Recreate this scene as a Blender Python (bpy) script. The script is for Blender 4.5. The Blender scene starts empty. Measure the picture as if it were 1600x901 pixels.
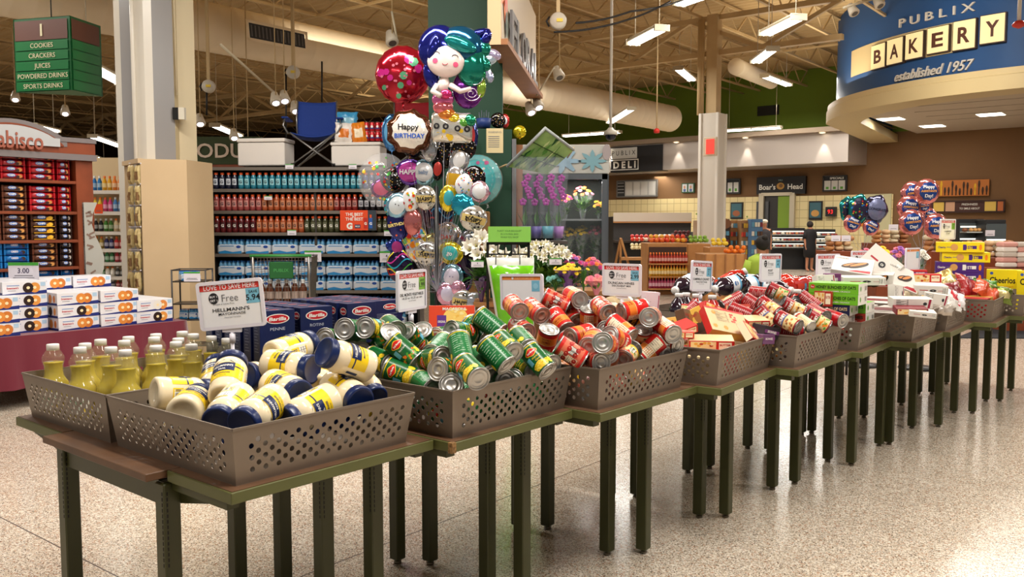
import bpy,math,random
import numpy as np
from mathutils import Matrix,Vector,Euler
random.seed(7)
SC=bpy.context.scene
COL=SC.collection
PI=math.pi
# camera, world, exposure
CAM_H=1.567
PITCH=math.radians(4.2024)
FPX=1359.9
cam=bpy.data.cameras.new('camera')
cam.sensor_width=36.0
cam.lens=FPX/1600*36.0
cam.clip_end=200
camo=bpy.data.objects.new('camera',cam)
COL.objects.link(camo)
camo.location=(0,0,CAM_H)
camo.rotation_euler=(PI/2-PITCH,0,0)
SC.camera=camo
SC.view_settings.view_transform='Standard'
SC.view_settings.look='None'
SC.view_settings.exposure=-0.08
SC.view_settings.gamma=1.0
SC.view_settings.use_curve_mapping=False
world=bpy.data.worlds.new('world')
SC.world=world
world.use_nodes=True
world.node_tree.nodes['Background'].inputs[0].default_value=(1.0,0.93,0.84,1)
world.node_tree.nodes['Background'].inputs[1].default_value=0.30
SC.cycles.max_bounces=8
SC.cycles.transparent_max_bounces=16
SC.cycles.caustics_reflective=False
SC.cycles.caustics_refractive=False
SC.cycles.use_denoising=True
SC.cycles.sample_clamp_indirect=4.0
YAW=math.radians(51.3)
UX=Vector((math.cos(YAW),math.sin(YAW),0))
VX=Vector((-math.sin(YAW),math.cos(YAW),0))
def uv(u,v,z=0.0):
 return UX*u+VX*v+Vector((0,0,z))
def ray(px,py):
 X=(px-800)/FPX
 Z=-(py-450.5)/FPX
 c,s=math.cos(PITCH),math.sin(PITCH)
 return Vector((X,c+Z*s,-s+Z*c))
def at(px,py,y):
 d=ray(px,py)
 return Vector((0,0,CAM_H))+d*(y/d.y)
def onz(px,py,z):
 d=ray(px,py)
 return Vector((0,0,CAM_H))+d*((z-CAM_H)/d.z)
def area(name,loc,sx,sy,power,col=(1,0.95,0.87),rotz=0.0,rot=None,spread=None):
 l=bpy.data.lights.new(name,'AREA')
 l.shape='RECTANGLE';l.size=sx;l.size_y=sy
 l.energy=power;l.color=col
 if spread:l.spread=spread
 o=bpy.data.objects.new(name,l)
 COL.objects.link(o)
 o.location=loc
 o.rotation_euler=rot if rot else(0,0,rotz)
 return o
def spot(name,loc,target,power,size=60,col=(1,0.92,0.8),rad=0.05,blend=0.6):
 l=bpy.data.lights.new(name,'SPOT')
 l.energy=power;l.color=col;l.spot_size=math.radians(size);l.spot_blend=blend
 l.shadow_soft_size=rad
 o=bpy.data.objects.new(name,l)
 COL.objects.link(o)
 o.location=loc
 o.rotation_euler=(Vector(target)-Vector(loc)).to_track_quat('-Z','Y').to_euler()
 return o
LAMP=[(2.0,0.5,3.0,300),(-1.5,3.5,3.0,120),(6.0,-1.5,3.0,210),(5.0,4.5,3.0,170),(9.5,1.5,3.0,210),(13.0,-3.5,3.0,240),(12.5,5.5,3.0,230),(17.5,2.0,3.0,260),(3.0,13.0,3.0,230),(6.5,22.0,3.0,230),(18.0,12.0,3.0,230),(26.0,9.0,3.0,300),(24.0,16.0,3.0,250),(22.0,-3.0,3.0,220),(16.0,28.0,3.0,240),(-3.0,24.0,3.0,240)]
for(a,b,ln,pw)in LAMP:
 area('hall_lamp',uv(a,b,5.3),0.35,ln,pw,rotz=YAW)
area('hall_lamp',(-2.8,7.4,5.2),3,.35,185)  # added fill without a fixture, brightens the drink shelving and foam coolers
area('hall_lamp',uv(28.3,15,3.5),.4,9,150)  # fill added in front of the deli wall to lift the tile
area('hall_lamp',uv(27,10,5.6),.4,6,160)  # second added fill, higher up, for the deli and green wall
for(a,b,pw)in[(3,4,40),(10,3,42),(12,14,90),(22,8,75),(4,24,110),(24,24,100)]:
 area('hall_uplight',uv(a,b,5.2),2.5,2.5,pw,col=(1,0.88,0.70),rot=(PI,0,YAW))  # unseen upward fill that brightens the roof deck, no fixture is built
 # helpers
def lin(c):
 return tuple(((x/255)/12.92 if x/255<=0.04045 else((x/255+0.055)/1.055)**2.4)for x in c)
_M={}
def M(name,rgb=(200,200,200),rough=0.5,metal=0.0,spec=0.5,emit=0,trans=0,ior=1.45,coat=0,bump=None,mix=None,alpha=1,sheen=0):
 """mix = (rgb2, scale, amount) : noise variation towards rgb2; bump = (scale, strength)"""
 if name in _M:return _M[name]
 m=bpy.data.materials.new(name)
 m.use_nodes=True
 nt=m.node_tree
 b=nt.nodes['Principled BSDF']
 b.inputs['Base Color'].default_value=(*lin(rgb),1)
 b.inputs['Roughness'].default_value=rough
 b.inputs['Metallic'].default_value=metal
 b.inputs['Specular IOR Level'].default_value=spec
 b.inputs['IOR'].default_value=ior
 b.inputs['Transmission Weight'].default_value=trans
 b.inputs['Coat Weight'].default_value=coat
 b.inputs['Alpha'].default_value=alpha
 if sheen:b.inputs['Sheen Weight'].default_value=sheen
 if emit:
  b.inputs['Emission Color'].default_value=(*lin(rgb),1)
  b.inputs['Emission Strength'].default_value=emit
 if mix or bump:
  tc=nt.nodes.new('ShaderNodeTexCoord')
 if mix:
  n=nt.nodes.new('ShaderNodeTexNoise');n.inputs['Scale'].default_value=mix[1]
  n.inputs['Detail'].default_value=4
  nt.links.new(tc.outputs['Object'],n.inputs['Vector'])
  r=nt.nodes.new('ShaderNodeValToRGB')
  r.color_ramp.elements[0].position=0.5-0.25*mix[2]-0.05
  r.color_ramp.elements[1].position=0.5+0.25/max(mix[2],.2)
  r.color_ramp.elements[0].color=(*lin(rgb),1)
  r.color_ramp.elements[1].color=(*lin(mix[0]),1)
  nt.links.new(n.outputs['Fac'],r.inputs[0])
  nt.links.new(r.outputs[0],b.inputs['Base Color'])
 if bump:
  n=nt.nodes.new('ShaderNodeTexNoise');n.inputs['Scale'].default_value=bump[0]
  n.inputs['Detail'].default_value=3
  nt.links.new(tc.outputs['Object'],n.inputs['Vector'])
  bp=nt.nodes.new('ShaderNodeBump');bp.inputs['Strength'].default_value=bump[1]
  bp.inputs['Distance'].default_value=0.01
  nt.links.new(n.outputs['Fac'],bp.inputs['Height'])
  nt.links.new(bp.outputs[0],b.inputs['Normal'])
 _M[name]=m
 return m
def C(r,g,b,rough=0.5,**k):
 return M('tone_%d_%d_%d_%d'%(r,g,b,int(rough*100))+''.join('_'+q for q in k),(r,g,b),rough,**k)
_T={}
def text_geo(s,bold=0.0,shear=0.0,space=1.0):
 key=(s,bold,shear,space)
 if key in _T:return _T[key]
 cu=bpy.data.curves.new('t','FONT')
 cu.body=s;cu.size=1.0;cu.offset=bold;cu.shear=shear;cu.space_character=space
 cu.resolution_u=3
 cu.align_x='LEFT'
 ob=bpy.data.objects.new('t',cu)
 me=bpy.data.meshes.new_from_object(ob)
 vs=[(v.co.x,v.co.y)for v in me.vertices]
 fs=[tuple(p.vertices)for p in me.polygons]
 bpy.data.meshes.remove(me);bpy.data.objects.remove(ob);bpy.data.curves.remove(cu)
 if vs:
  xs=[v[0]for v in vs]
  w0,w1=min(xs),max(xs)
  vs=[(v[0]-(w0+w1)/2,v[1])for v in vs]
  w=w1-w0
 else:w=1
 _T[key]=(vs,fs,w)
 return _T[key]
def flat(M4=Matrix()):
 return lambda x,y,h=0.0:M4@Vector((x,y,h))
def facing(origin,xdir,ydir):
 x=Vector(xdir).normalized();y=Vector(ydir).normalized();n=x.cross(y)
 o=Vector(origin)
 return lambda a,b,h=0.0:o+x*a+y*b+n*h
def cylmap(r,z0=0.0,th0=0.0):
 return lambda x,y,h=0.0:Vector(((r+h)*math.cos(th0+x/r),(r+h)*math.sin(th0+x/r),z0+y))
class MB:
 def __init__(s):
  s.v=[];s.f=[];s.m=[];s.sm=[];s.mats=[]
 def mi(s,m):
  if m not in s.mats:s.mats.append(m)
  return s.mats.index(m)
 def add(s,vs,fs,m,smooth=False,T=None):
  n=len(s.v);k=s.mi(m)
  s.v+=[tuple(T@Vector(v))for v in vs]if T is not None else[tuple(v)for v in vs]
  for f in fs:
   s.f.append(tuple(i+n for i in f));s.m.append(k);s.sm.append(smooth)
  return s
 def box(s,c,d,m,T=None,taper=1.0,bev=0.0):
  x,y,z=c;a,b,h=d[0]/2,d[1]/2,d[2]/2
  if bev>0:
   e=min(bev,a*.9,b*.9,h*.9)
   loops=[]
   for zz,ins in((-h,e),(-h+e,0),(h-e,0),(h,e)):
    A,B=a-ins,b-ins
    k=e if ins==0 else e*.5
    loops.append([(x+p,y+q,z+zz)for p,q in((-A+k,-B),(A-k,-B),(A,-B+k),(A,B-k),(A-k,B),(-A+k,B),(-A,B-k),(-A,-B+k))])
   vs=[p for l in loops for p in l]
   fs=[tuple(range(7,-1,-1)),tuple(range(24,32))]
   for l in range(3):
    for i in range(8):
     j=(i+1)%8
     fs.append((l*8+i,l*8+j,l*8+8+j,l*8+8+i))
   return s.add(vs,fs,m,False,T)
  t=taper
  vs=[(x-a,y-b,z-h),(x+a,y-b,z-h),(x+a,y+b,z-h),(x-a,y+b,z-h),(x-a*t,y-b*t,z+h),(x+a*t,y-b*t,z+h),(x+a*t,y+b*t,z+h),(x-a*t,y+b*t,z+h)]
  fs=[(0,3,2,1),(4,5,6,7),(0,1,5,4),(1,2,6,5),(2,3,7,6),(3,0,4,7)]
  return s.add(vs,fs,m,False,T)
 def lathe(s,prof,m,seg=24,T=None,smooth=True,fl=None):
  """prof [(r,z)]; fl(theta,z)->radius factor"""
  vs=[];fs=[];idx=[]
  for r,z in prof:
   if r<1e-6:
    idx.append([len(vs)]*seg);vs.append((0,0,z))
   else:
    row=[]
    for i in range(seg):
     t=2*PI*i/seg
     k=fl(t,z)if fl else 1
     row.append(len(vs));vs.append((r*k*math.cos(t),r*k*math.sin(t),z))
    idx.append(row)
  for a,b in zip(idx[:-1],idx[1:]):
   for i in range(seg):
    j=(i+1)%seg
    q=[a[i],a[j],b[j],b[i]]
    q2=[]
    for t in q:
     if t not in q2:q2.append(t)
    if len(q2)>2:fs.append(tuple(q2))
  return s.add(vs,fs,m,smooth,T)
 def tube(s,pts,r,m,seg=8,T=None,cap=True):
  pts=[Vector(p)for p in pts]
  n=len(pts);vs=[];fs=[]
  rr=r if isinstance(r,(list,tuple))else[r]*n
  up=None
  for i,p in enumerate(pts):
   d=(pts[min(i+1,n-1)]-pts[max(i-1,0)])
   if d.length<1e-9:d=Vector((0,0,1))
   d.normalize()
   if up is None:
    up=d.orthogonal().normalized()
   else:
    up=(up-d*up.dot(d))
    up=up.normalized()if up.length>1e-6 else d.orthogonal().normalized()
   w=d.cross(up)
   for k in range(seg):
    a=2*PI*k/seg+(PI/4 if seg==4 else 0)
    vs.append(p+(up*math.cos(a)+w*math.sin(a))*rr[i])
  for i in range(n-1):
   for k in range(seg):
    j=(k+1)%seg
    fs.append((i*seg+k,i*seg+j,(i+1)*seg+j,(i+1)*seg+k))
  if cap:
   fs.append(tuple(range(seg-1,-1,-1)));fs.append(tuple((n-1)*seg+k for k in range(seg)))
  return s.add(vs,fs,m,seg>4,T)
 def bar(s,a,b,w,m,h=None,T=None):
  a=Vector(a);b=Vector(b);d=b-a
  L=d.length;d.normalize()
  up=Vector((0,0,1))if abs(d.z)<.95 else Vector((1,0,0))
  x=d.cross(up).normalized();z=x.cross(d)
  h=h or w
  R=Matrix(((x.x,d.x,z.x,0),(x.y,d.y,z.y,0),(x.z,d.z,z.z,0),(0,0,0,1)))
  R=Matrix.Translation((a+b)/2)@R
  if T is not None:R=T@R
  return s.box((0,0,0),(w,L,h),m,T=R)
 def ell(s,c,r,m,seg=12,ring=8,T=None,fn=None):
  vs=[(c[0],c[1],c[2]-r[2])];fs=[]
  for i in range(1,ring):
   p=PI*i/ring
   for k in range(seg):
    t=2*PI*k/seg
    q=Vector((math.sin(p)*math.cos(t),math.sin(p)*math.sin(t),-math.cos(p)))
    if fn:q=fn(q)
    vs.append((c[0]+r[0]*q.x,c[1]+r[1]*q.y,c[2]+r[2]*q.z))
  vs.append((c[0],c[1],c[2]+r[2]));last=len(vs)-1
  for k in range(seg):
   j=(k+1)%seg
   fs.append((0,1+j,1+k))
   fs.append((last,1+(ring-2)*seg+k,1+(ring-2)*seg+j))
   for i in range(ring-2):
    fs.append((1+i*seg+k,1+i*seg+j,1+(i+1)*seg+j,1+(i+1)*seg+k))
  return s.add(vs,fs,m,True,T)
 def patch(s,x0,y0,x1,y1,m,mp,h=0.0006,nx=1,ny=1):
  vs=[];fs=[]
  for j in range(ny+1):
   for i in range(nx+1):
    vs.append(mp(x0+(x1-x0)*i/nx,y0+(y1-y0)*j/ny,h))
  for j in range(ny):
   for i in range(nx):
    a=j*(nx+1)+i
    fs.append((a,a+1,a+nx+2,a+nx+1))
  return s.add(vs,fs,m,nx>1)
 def disc(s,x,y,rx,ry,m,mp,h=0.0008,n=16,fn=None,rings=1):
  vs=[mp(x,y,h)];fs=[]
  for q in range(1,rings+1):
   for i in range(n):
    t=2*PI*i/n
    k=(fn(t)if fn else 1)*q/rings
    vs.append(mp(x+rx*k*math.cos(t),y+ry*k*math.sin(t),h))
  fs=[(0,1+i,1+(i+1)%n)for i in range(n)]
  for q in range(rings-1):
   a=1+q*n;b=a+n
   fs+=[(a+i,b+i,b+(i+1)%n,a+(i+1)%n)for i in range(n)]
  return s.add(vs,fs,m)
 def poly(s,pts,m,mp,h=0.0008):
  return s.add([mp(x,y,h)for x,y in pts],[tuple(range(len(pts)))],m)
 def text(s,t,size,x,y,m,mp,h=0.001,bold=0.0,width=None,rot=0.0,shear=0.0,space=1.0,depth=0.0):
  vs,fs,w=text_geo(t,bold,shear,space)
  if not vs:return s
  kx=width/w if width else size
  c,sn=math.cos(rot),math.sin(rot)
  P=[]
  for a,b in vs:
   a*=kx;b=(b-0.35)*size
   P.append((x+a*c-b*sn,y+a*sn+b*c))
  s.add([mp(a,b,h)for a,b in P],fs,m)
  if depth:
   edges={}
   for f in fs:
    for i in range(len(f)):
     e=(f[i],f[(i+1)%len(f)])
     edges[e]=1
   be=[e for e in edges if(e[1],e[0])not in edges]
   W=[];F=[]
   for a,b in be:
    n=len(W)
    W+=[mp(*P[a],h),mp(*P[b],h),mp(*P[b],h-depth),mp(*P[a],h-depth)]
    F.append((n+1,n,n+3,n+2))
   s.add(W,F,m)
  return s
 def mesh(s,name):
  me=bpy.data.meshes.new(name)
  me.from_pydata([tuple(v)for v in s.v],[],s.f)
  for m in s.mats:me.materials.append(m)
  me.polygons.foreach_set('material_index',s.m)
  me.polygons.foreach_set('use_smooth',s.sm)
  me.update()
  return me
 def build(s,name,parent=None,label=None,mod=None):
  o=bpy.data.objects.new(name,s.mesh(name))
  COL.objects.link(o)
  if parent is not None:o.parent=parent
  if label:o['label']=label
  return o
def tag(o,label=None,cat=None,group=None,kind=None):
 if label:o['label']=label
 if cat:o['category']=cat
 if group:o['group']=group
 if kind:o['kind']=kind
 return o
def thing(name,label,cat,loc=(0,0,0),rotz=0.0,group=None,T=None):
 o=bpy.data.objects.new(name,None)
 o.empty_display_size=0.05
 COL.objects.link(o)
 if T is not None:o.matrix_world=T;o.matrix_basis=T
 else:
  o.location=loc;o.rotation_euler=(0,0,rotz)
 return tag(o,label,cat,group)
KIDS={}
def children_of(r):
 if r.name not in KIDS:KIDS[r.name]=list(r.children)
 return KIDS[r.name]
def dup(root,T,label,group=None,scale=None):
 r=root.copy();COL.objects.link(r);r.matrix_basis=T
 r['label']=label
 if group:r['group']=group
 for ch in children_of(root):
  c=ch.copy();COL.objects.link(c);c.parent=r
  for g in children_of(ch):
   d=g.copy();COL.objects.link(d);d.parent=c
 return r
_FIRST=set()
def use(root,T,label,group=None):
 """the first call places the prototype itself, later calls place copies"""
 children_of(root)
 for ch in children_of(root):children_of(ch)
 if root.name not in _FIRST:
  _FIRST.add(root.name)
  root.matrix_basis=T;root['label']=label
  if group:root['group']=group
  return root
 return dup(root,T,label,group)
def struct(mb,name,label=None):
 o=mb.build(name);o['kind']='structure'
 if label:o['label']=label
 return o
def TR(loc,rotz=0.0,rx=0.0,ry=0.0,sc=None):
 T=Matrix.Translation(Vector(loc))@Euler((rx,ry,rotz),'XYZ').to_matrix().to_4x4()
 if sc:T=T@Matrix.Diagonal((sc[0],sc[1],sc[2],1))
 return T
ORD=['first','second','third','fourth','fifth','sixth','seventh','eighth','ninth','tenth','eleventh','twelfth','thirteenth','fourteenth','fifteenth','sixteenth','seventeenth','eighteenth','nineteenth','twentieth','twenty-first','twenty-second','twenty-third','twenty-fourth','twenty-fifth','twenty-sixth','twenty-seventh','twenty-eighth','twenty-ninth','thirtieth']
def axis_T(p0,d,roll=0.0):
 """matrix with local z along d, origin at p0"""
 d=Vector(d).normalized()
 q=Vector((0,0,1)).rotation_difference(d).to_matrix().to_4x4()
 return Matrix.Translation(Vector(p0))@q@Matrix.Rotation(roll,4,'Z')
 # floor
def terrazzo():
 m=bpy.data.materials.new('terrazzo');m.use_nodes=True
 nt=m.node_tree;N=nt.nodes;L=nt.links
 b=N['Principled BSDF']
 tc=N.new('ShaderNodeTexCoord')
 def vor(scale,seed):
  mp=N.new('ShaderNodeMapping');mp.inputs['Location'].default_value=(seed,seed*2,0)
  mp.inputs['Rotation'].default_value=(0,0,seed)
  L.new(tc.outputs['Object'],mp.inputs['Vector'])
  v=N.new('ShaderNodeTexVoronoi');v.inputs['Scale'].default_value=scale
  v.voronoi_dimensions='2D'
  v.inputs['Randomness'].default_value=1
  L.new(mp.outputs[0],v.inputs['Vector'])
  return v
 base=lin((196,180,160))
 cur=None
 prev=N.new('ShaderNodeRGB');prev.outputs[0].default_value=(*base,1);cur=prev.outputs[0]
 specs=[(85,1.3,(225,214,198),.55,0.60),(120,4.1,(120,96,76),.40,0.80),(105,2.2,(58,52,50),.34,0.80),(170,7.7,(90,74,62),.36,0.74),(60,9.1,(168,128,100),.34,0.82),(180,5.5,(236,228,214),.35,0.62)]
 for sc,sd,colr,rad,pick in specs:
  v=vor(sc,sd)
  lt=N.new('ShaderNodeMath');lt.operation='LESS_THAN';lt.inputs[1].default_value=rad
  L.new(v.outputs['Distance'],lt.inputs[0])
  sp=N.new('ShaderNodeSeparateColor');L.new(v.outputs['Color'],sp.inputs[0])
  gt=N.new('ShaderNodeMath');gt.operation='GREATER_THAN';gt.inputs[1].default_value=pick
  L.new(sp.outputs[0],gt.inputs[0])
  mu=N.new('ShaderNodeMath');mu.operation='MULTIPLY'
  L.new(lt.outputs[0],mu.inputs[0]);L.new(gt.outputs[0],mu.inputs[1])
  mx=N.new('ShaderNodeMix');mx.data_type='RGBA'
  mx.inputs['B'].default_value=(*lin(colr),1)
  L.new(mu.outputs[0],mx.inputs['Factor']);L.new(cur,mx.inputs['A'])
  cur=mx.outputs['Result']
 sx=N.new('ShaderNodeSeparateXYZ');L.new(tc.outputs['Object'],sx.inputs[0])
 for k,off in(('X',1.85),('Y',3.1)):
  a=N.new('ShaderNodeMath');a.operation='SUBTRACT';a.inputs[1].default_value=off
  L.new(sx.outputs[k],a.inputs[0])
  w=N.new('ShaderNodeMath');w.operation='PINGPONG';w.inputs[1].default_value=5.81/2
  L.new(a.outputs[0],w.inputs[0])
  lt=N.new('ShaderNodeMath');lt.operation='LESS_THAN';lt.inputs[1].default_value=0.004
  L.new(w.outputs[0],lt.inputs[0])
  mx=N.new('ShaderNodeMix');mx.data_type='RGBA';mx.inputs['B'].default_value=(*lin((96,86,80)),1)
  L.new(lt.outputs[0],mx.inputs['Factor']);L.new(cur,mx.inputs['A']);cur=mx.outputs['Result']
 L.new(cur,b.inputs['Base Color'])
 nz=N.new('ShaderNodeTexNoise');nz.inputs['Scale'].default_value=1.3
 L.new(tc.outputs['Object'],nz.inputs['Vector'])
 mr=N.new('ShaderNodeMapRange');mr.inputs['To Min'].default_value=0.14;mr.inputs['To Max'].default_value=0.24
 L.new(nz.outputs['Fac'],mr.inputs['Value']);L.new(mr.outputs[0],b.inputs['Roughness'])
 b.inputs['Specular IOR Level'].default_value=0.6
 return m
ROOM=Matrix.Rotation(YAW,4,'Z')
fl=MB();fl.box((16,20,-0.05),(80,90,0.1),terrazzo())
o=struct(fl,'floor');o.matrix_basis=ROOM
# ceiling deck, joists, girders
STEEL=M('cream_steel',(196,170,126),0.55,mix=((176,148,104),2.0,.6))
DECK=M('cream_deck',(186,158,112),0.6)
def ribbed_deck():
 mb=MB();vs=[];fs=[]
 x=-8.0;i=0
 prof=[]
 while x<46:
  prof+=[(x,7.16),(x+.07,7.12),(x+.14,7.12),(x+.21,7.16)]
  x+=.28
 for k,(a,z)in enumerate(prof):
  vs+=[(a,-18,z),(a,62,z)]
  if k:fs.append((2*k-2,2*k,2*k+1,2*k-1))
 mb.add(vs,fs,DECK)
 mb.box((19,22,7.26),(54,80,.1),DECK)
 return mb
o=struct(ribbed_deck(),'ceiling');o.matrix_basis=ROOM
def truss(a,b,zt,zb,chord,web,pitch,name):
 a=Vector(a);b=Vector(b);mb=MB()
 L=(b-a).length;d=(b-a).normalized()
 for z in(zt,zb):
  mb.bar(a+Vector((0,0,z)),b+Vector((0,0,z)),chord,STEEL,chord*.8)
 n=max(2,int(L/pitch));s=L/n
 for i in range(n):
  p=a+d*(i*s);q=a+d*((i+.5)*s);r=a+d*((i+1)*s)
  mb.bar(p+Vector((0,0,zt)),q+Vector((0,0,zb)),web,STEEL)
  mb.bar(q+Vector((0,0,zb)),r+Vector((0,0,zt)),web,STEEL)
 o=struct(mb,name);return o
def vpx(px,u):
 d=ray(px,350);k=u/(d.x*UX.x+d.y*UX.y)
 return k*(d.x*VX.x+d.y*VX.y)
v=-13.0
while v<52:
 if v<26 or int(v/1.75)%2==0:
  truss(uv(-4,v),uv(31.2,v),7.05,6.5,.07,.03,1.3,'roof_joist')
 v+=1.75
for u,va in((5.5,-14),(19.45,vpx(1309,19.45))):
 truss(uv(u,va),uv(u,50),6.44,5.62,.15,.09,3.4,'roof_girder')
for v in(4.2,13.8,21.0):
 mb=MB();mb.tube([uv(-4,v,6.42),uv(31,v,6.42)],.035,STEEL,6);struct(mb,'trim_pipe')
for u in(2.0,9.0,13.5,24.5):
 mb=MB();mb.bar(uv(u,-14,6.48),uv(u,50,6.48),.05,STEEL,.05);struct(mb,'trim_bridging')
 # walls
GREEN=M('olive_green_paint',(112,138,34),0.7,mix=((102,126,30),.6,.6))
BROWN=M('warm_brown_paint',(128,94,60),0.75,mix=((118,86,54),.7,.6))
DARKB=M('dark_brown_paint',(66,46,32),0.8,mix=((54,38,28),.7,.6))
WU=31.4
def uvbox(mb,u0,u1,v0,v1,z0,z1,m):
 return mb.box(((u0+u1)/2,(v0+v1)/2,(z0+z1)/2),(u1-u0,v1-v0,z1-z0),m,T=ROOM)
mb=MB()
uvbox(mb,WU,WU+.3,-16,26,0,4.7,BROWN)
uvbox(mb,WU,WU+.3,5.9,26,4.7,7.12,GREEN)
uvbox(mb,WU,WU+.3,-16,5.9,4.7,7.12,DARKB)
struct(mb,'wall_back')
mb=MB();uvbox(mb,WU,WU+.3,26,56,0,7.12,DARKB);struct(mb,'wall_back_produce')
mb=MB();uvbox(mb,-8,WU+.3,56,56.3,0,7.12,DARKB);struct(mb,'wall_left')
mb=MB();uvbox(mb,14,WU,-16.3,-16,0,7.12,BROWN);struct(mb,'wall_right')
BRUSH=M('brushed_metal',(190,180,172),0.42,metal=0.45)
CREAMT=M('cream_trim',(206,186,142),0.55)
mb=MB()
SV0=vpx(1322,WU-2)
uvbox(mb,WU-2.0,WU,SV0,24.5,3.62,4.62,BRUSH)
struct(mb,'trim_soffit')
mb=MB();uvbox(mb,WU-2.35,WU,SV0-.08,24.5,4.62,4.78,M('soffit_cap',(150,132,112),.6));struct(mb,'trim_soffit_cap')
DOWN=M('lamp_glow',(255,240,215),emit=9)
for v in(10.2,12.9,15.6,18.6,21.5):
 t=thing('recessed_downlight','small round recessed downlight in the ledge above the brushed metal band, %s from the right'%ORD[int((v-9)/2.7)],'light',uv(WU-2.2,v,4.61),YAW,'downlights above the metal band')
 m_=MB();m_.lathe([(0,-.012),(.10,-.012)],DOWN,16);m_.build('lens',t)
 spot('downlight_beam',uv(WU-2.2,v,4.57),uv(WU-2.02,v,3.4),110,46,rad=.04)
 m_=MB();m_.lathe([(.10,-.02),(.13,-.02),(.13,.0),(.10,0),(.10,-.02)],CREAMT,16);m_.build('ring',t)
TILE=bpy.data.materials.new('cream_wall_tile');TILE.use_nodes=True
nt=TILE.node_tree;bk=nt.nodes.new('ShaderNodeTexBrick');tc=nt.nodes.new('ShaderNodeTexCoord')
bk.offset=0;bk.inputs['Scale'].default_value=1;bk.inputs['Brick Width'].default_value=.3;bk.inputs['Row Height'].default_value=.3
bk.inputs['Mortar Size'].default_value=.012
for i,c in enumerate([(232,214,160),(226,206,150),(190,168,118)]):bk.inputs[i+1].default_value=(*lin(c),1)
mp=nt.nodes.new('ShaderNodeMapping');mp.inputs['Rotation'].default_value=(PI/2,0,PI/2)
sx=nt.nodes.new('ShaderNodeSeparateXYZ');cb=nt.nodes.new('ShaderNodeCombineXYZ')
nt.links.new(tc.outputs['Object'],sx.inputs[0]);nt.links.new(sx.outputs['Y'],cb.inputs[0]);nt.links.new(sx.outputs['Z'],cb.inputs[1])
nt.links.new(cb.outputs[0],bk.inputs['Vector']);nt.links.new(bk.outputs[0],nt.nodes['Principled BSDF'].inputs['Base Color'])
nt.nodes['Principled BSDF'].inputs['Roughness'].default_value=.3
TV0=vpx(1395,WU)
mb=MB();mb.box((WU-.04,(TV0+24.4)/2,1.35),(.08,24.4-TV0,2.5),TILE)
ACC=[C(130,150,40,.4),C(210,120,30,.4),C(150,60,30,.4),C(60,90,40,.4)]
mpw=lambda y,z,h=0.0:Vector((WU-.085-h,y,z))
for i in range(0,62):
 yy=5.3+i*.3
 if yy<TV0+.2:continue
 if i%3:mb.disc(yy,1.86+(i%2)*.12,.035,.035,C(110,140,40,.4),lambda x,y,h:mpw(-x,y,h)if False else mpw(x,y,h),.002,8)
 if i%9==4:
  for a in(0,1):
   for b in(0,1):
    mb.patch(yy+a*.17,1.5+b*.17,yy+a*.17+.15,1.65+b*.17,ACC[(a+2*b)%4],mpw,.003)
o=mb.build('wall_tile_deli');o['kind']='structure';o.matrix_basis=ROOM
def wallmap(u,v,z):
 return facing(uv(u,v,z),-VX,(0,0,1))
def zpx(px,py,u=WU):
 d=ray(px,py);k=u/(d.x*UX.x+d.y*UX.y)
 return CAM_H+d.z*k
mb=MB()
v0,v1=vpx(1240,WU),vpx(1192,WU)
zt=zpx(1215,306)
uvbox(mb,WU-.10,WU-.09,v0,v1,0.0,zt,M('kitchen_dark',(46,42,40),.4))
uvbox(mb,WU-.14,WU-.06,v0,v0+.55,1.1,zt-.02,C(120,150,40,.5))
for w in(v0+.9,v0+1.25):uvbox(mb,WU-.17,WU-.11,w,w+.12,0.6,zt-.2,C(90,90,92,.3,metal=.6))
struct(mb,'door_1')
mb=MB()
for w in(v0,v1):uvbox(mb,WU-.22,WU-.05,w-.09,w+.09,0,zt+.1,C(196,184,160,.4,metal=.4))
uvbox(mb,WU-.22,WU-.05,v0,v1,zt,zt+.12,C(196,184,160,.4,metal=.4))
struct(mb,'trim_1')
mb=MB();w0,w1=vpx(1393,WU),vpx(1352,WU);uvbox(mb,WU-.12,WU-.02,w0,w1,0,zpx(1375,303),C(196,190,150,.5));struct(mb,'door_2')
# columns
def column(u,v,w,zclad,label):
 mb=MB()
 uvbox(mb,u-w/2,u+w/2,v-w/2,v+w/2,0,zclad,M('white_cladding',(214,208,198),.4))
 for a,b in((-1,-1),(1,-1),(-1,1),(1,1)):
  uvbox(mb,u+a*w/2-.03,u+a*w/2+.03,v+b*w/2-.03,v+b*w/2+.03,0,zclad,M('white_edge',(232,228,220),.35))
 uvbox(mb,u-w*.3,u+w*.3,v-w*.3,v+w*.3,zclad,6.5,STEEL)
 for k in(-.5,-.36):
  mb.tube([uv(u-w*.38,v-k*w+.05,zclad-.02),uv(u-w*.38,v-k*w+.05,6.4)],.07 if k==-.5 else .04,STEEL,8)
 struct(mb,'column_clad',label)
cp=at(1114,200,21.0)
column(cp.dot(UX),cp.dot(VX),.44,zpx(1114,178,cp.dot(UX)),'white clad column with exit box')
mb=MB()
cc=at(252,200,10.9);cc.z=0
GW=M('white_gloss_panel',(222,216,204),.25);GG=M('grey_gloss_panel',(150,148,148),.25)
pts=[(187,10.55),(196,10.45),(216,10.35),(232,10.3),(245,10.35),(277,10.5),(283,10.6),(310,10.75)]
fm=[GW,GG,GW,GW,GG,M('cream_paint',(206,190,152),.5),M('cream_paint2',(212,198,166),.5)]
P=[at(px+1,350,d)for px,d in pts]
back=[at(307,350,11.5),at(195,350,11.3)]
ring_=P+back
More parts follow.
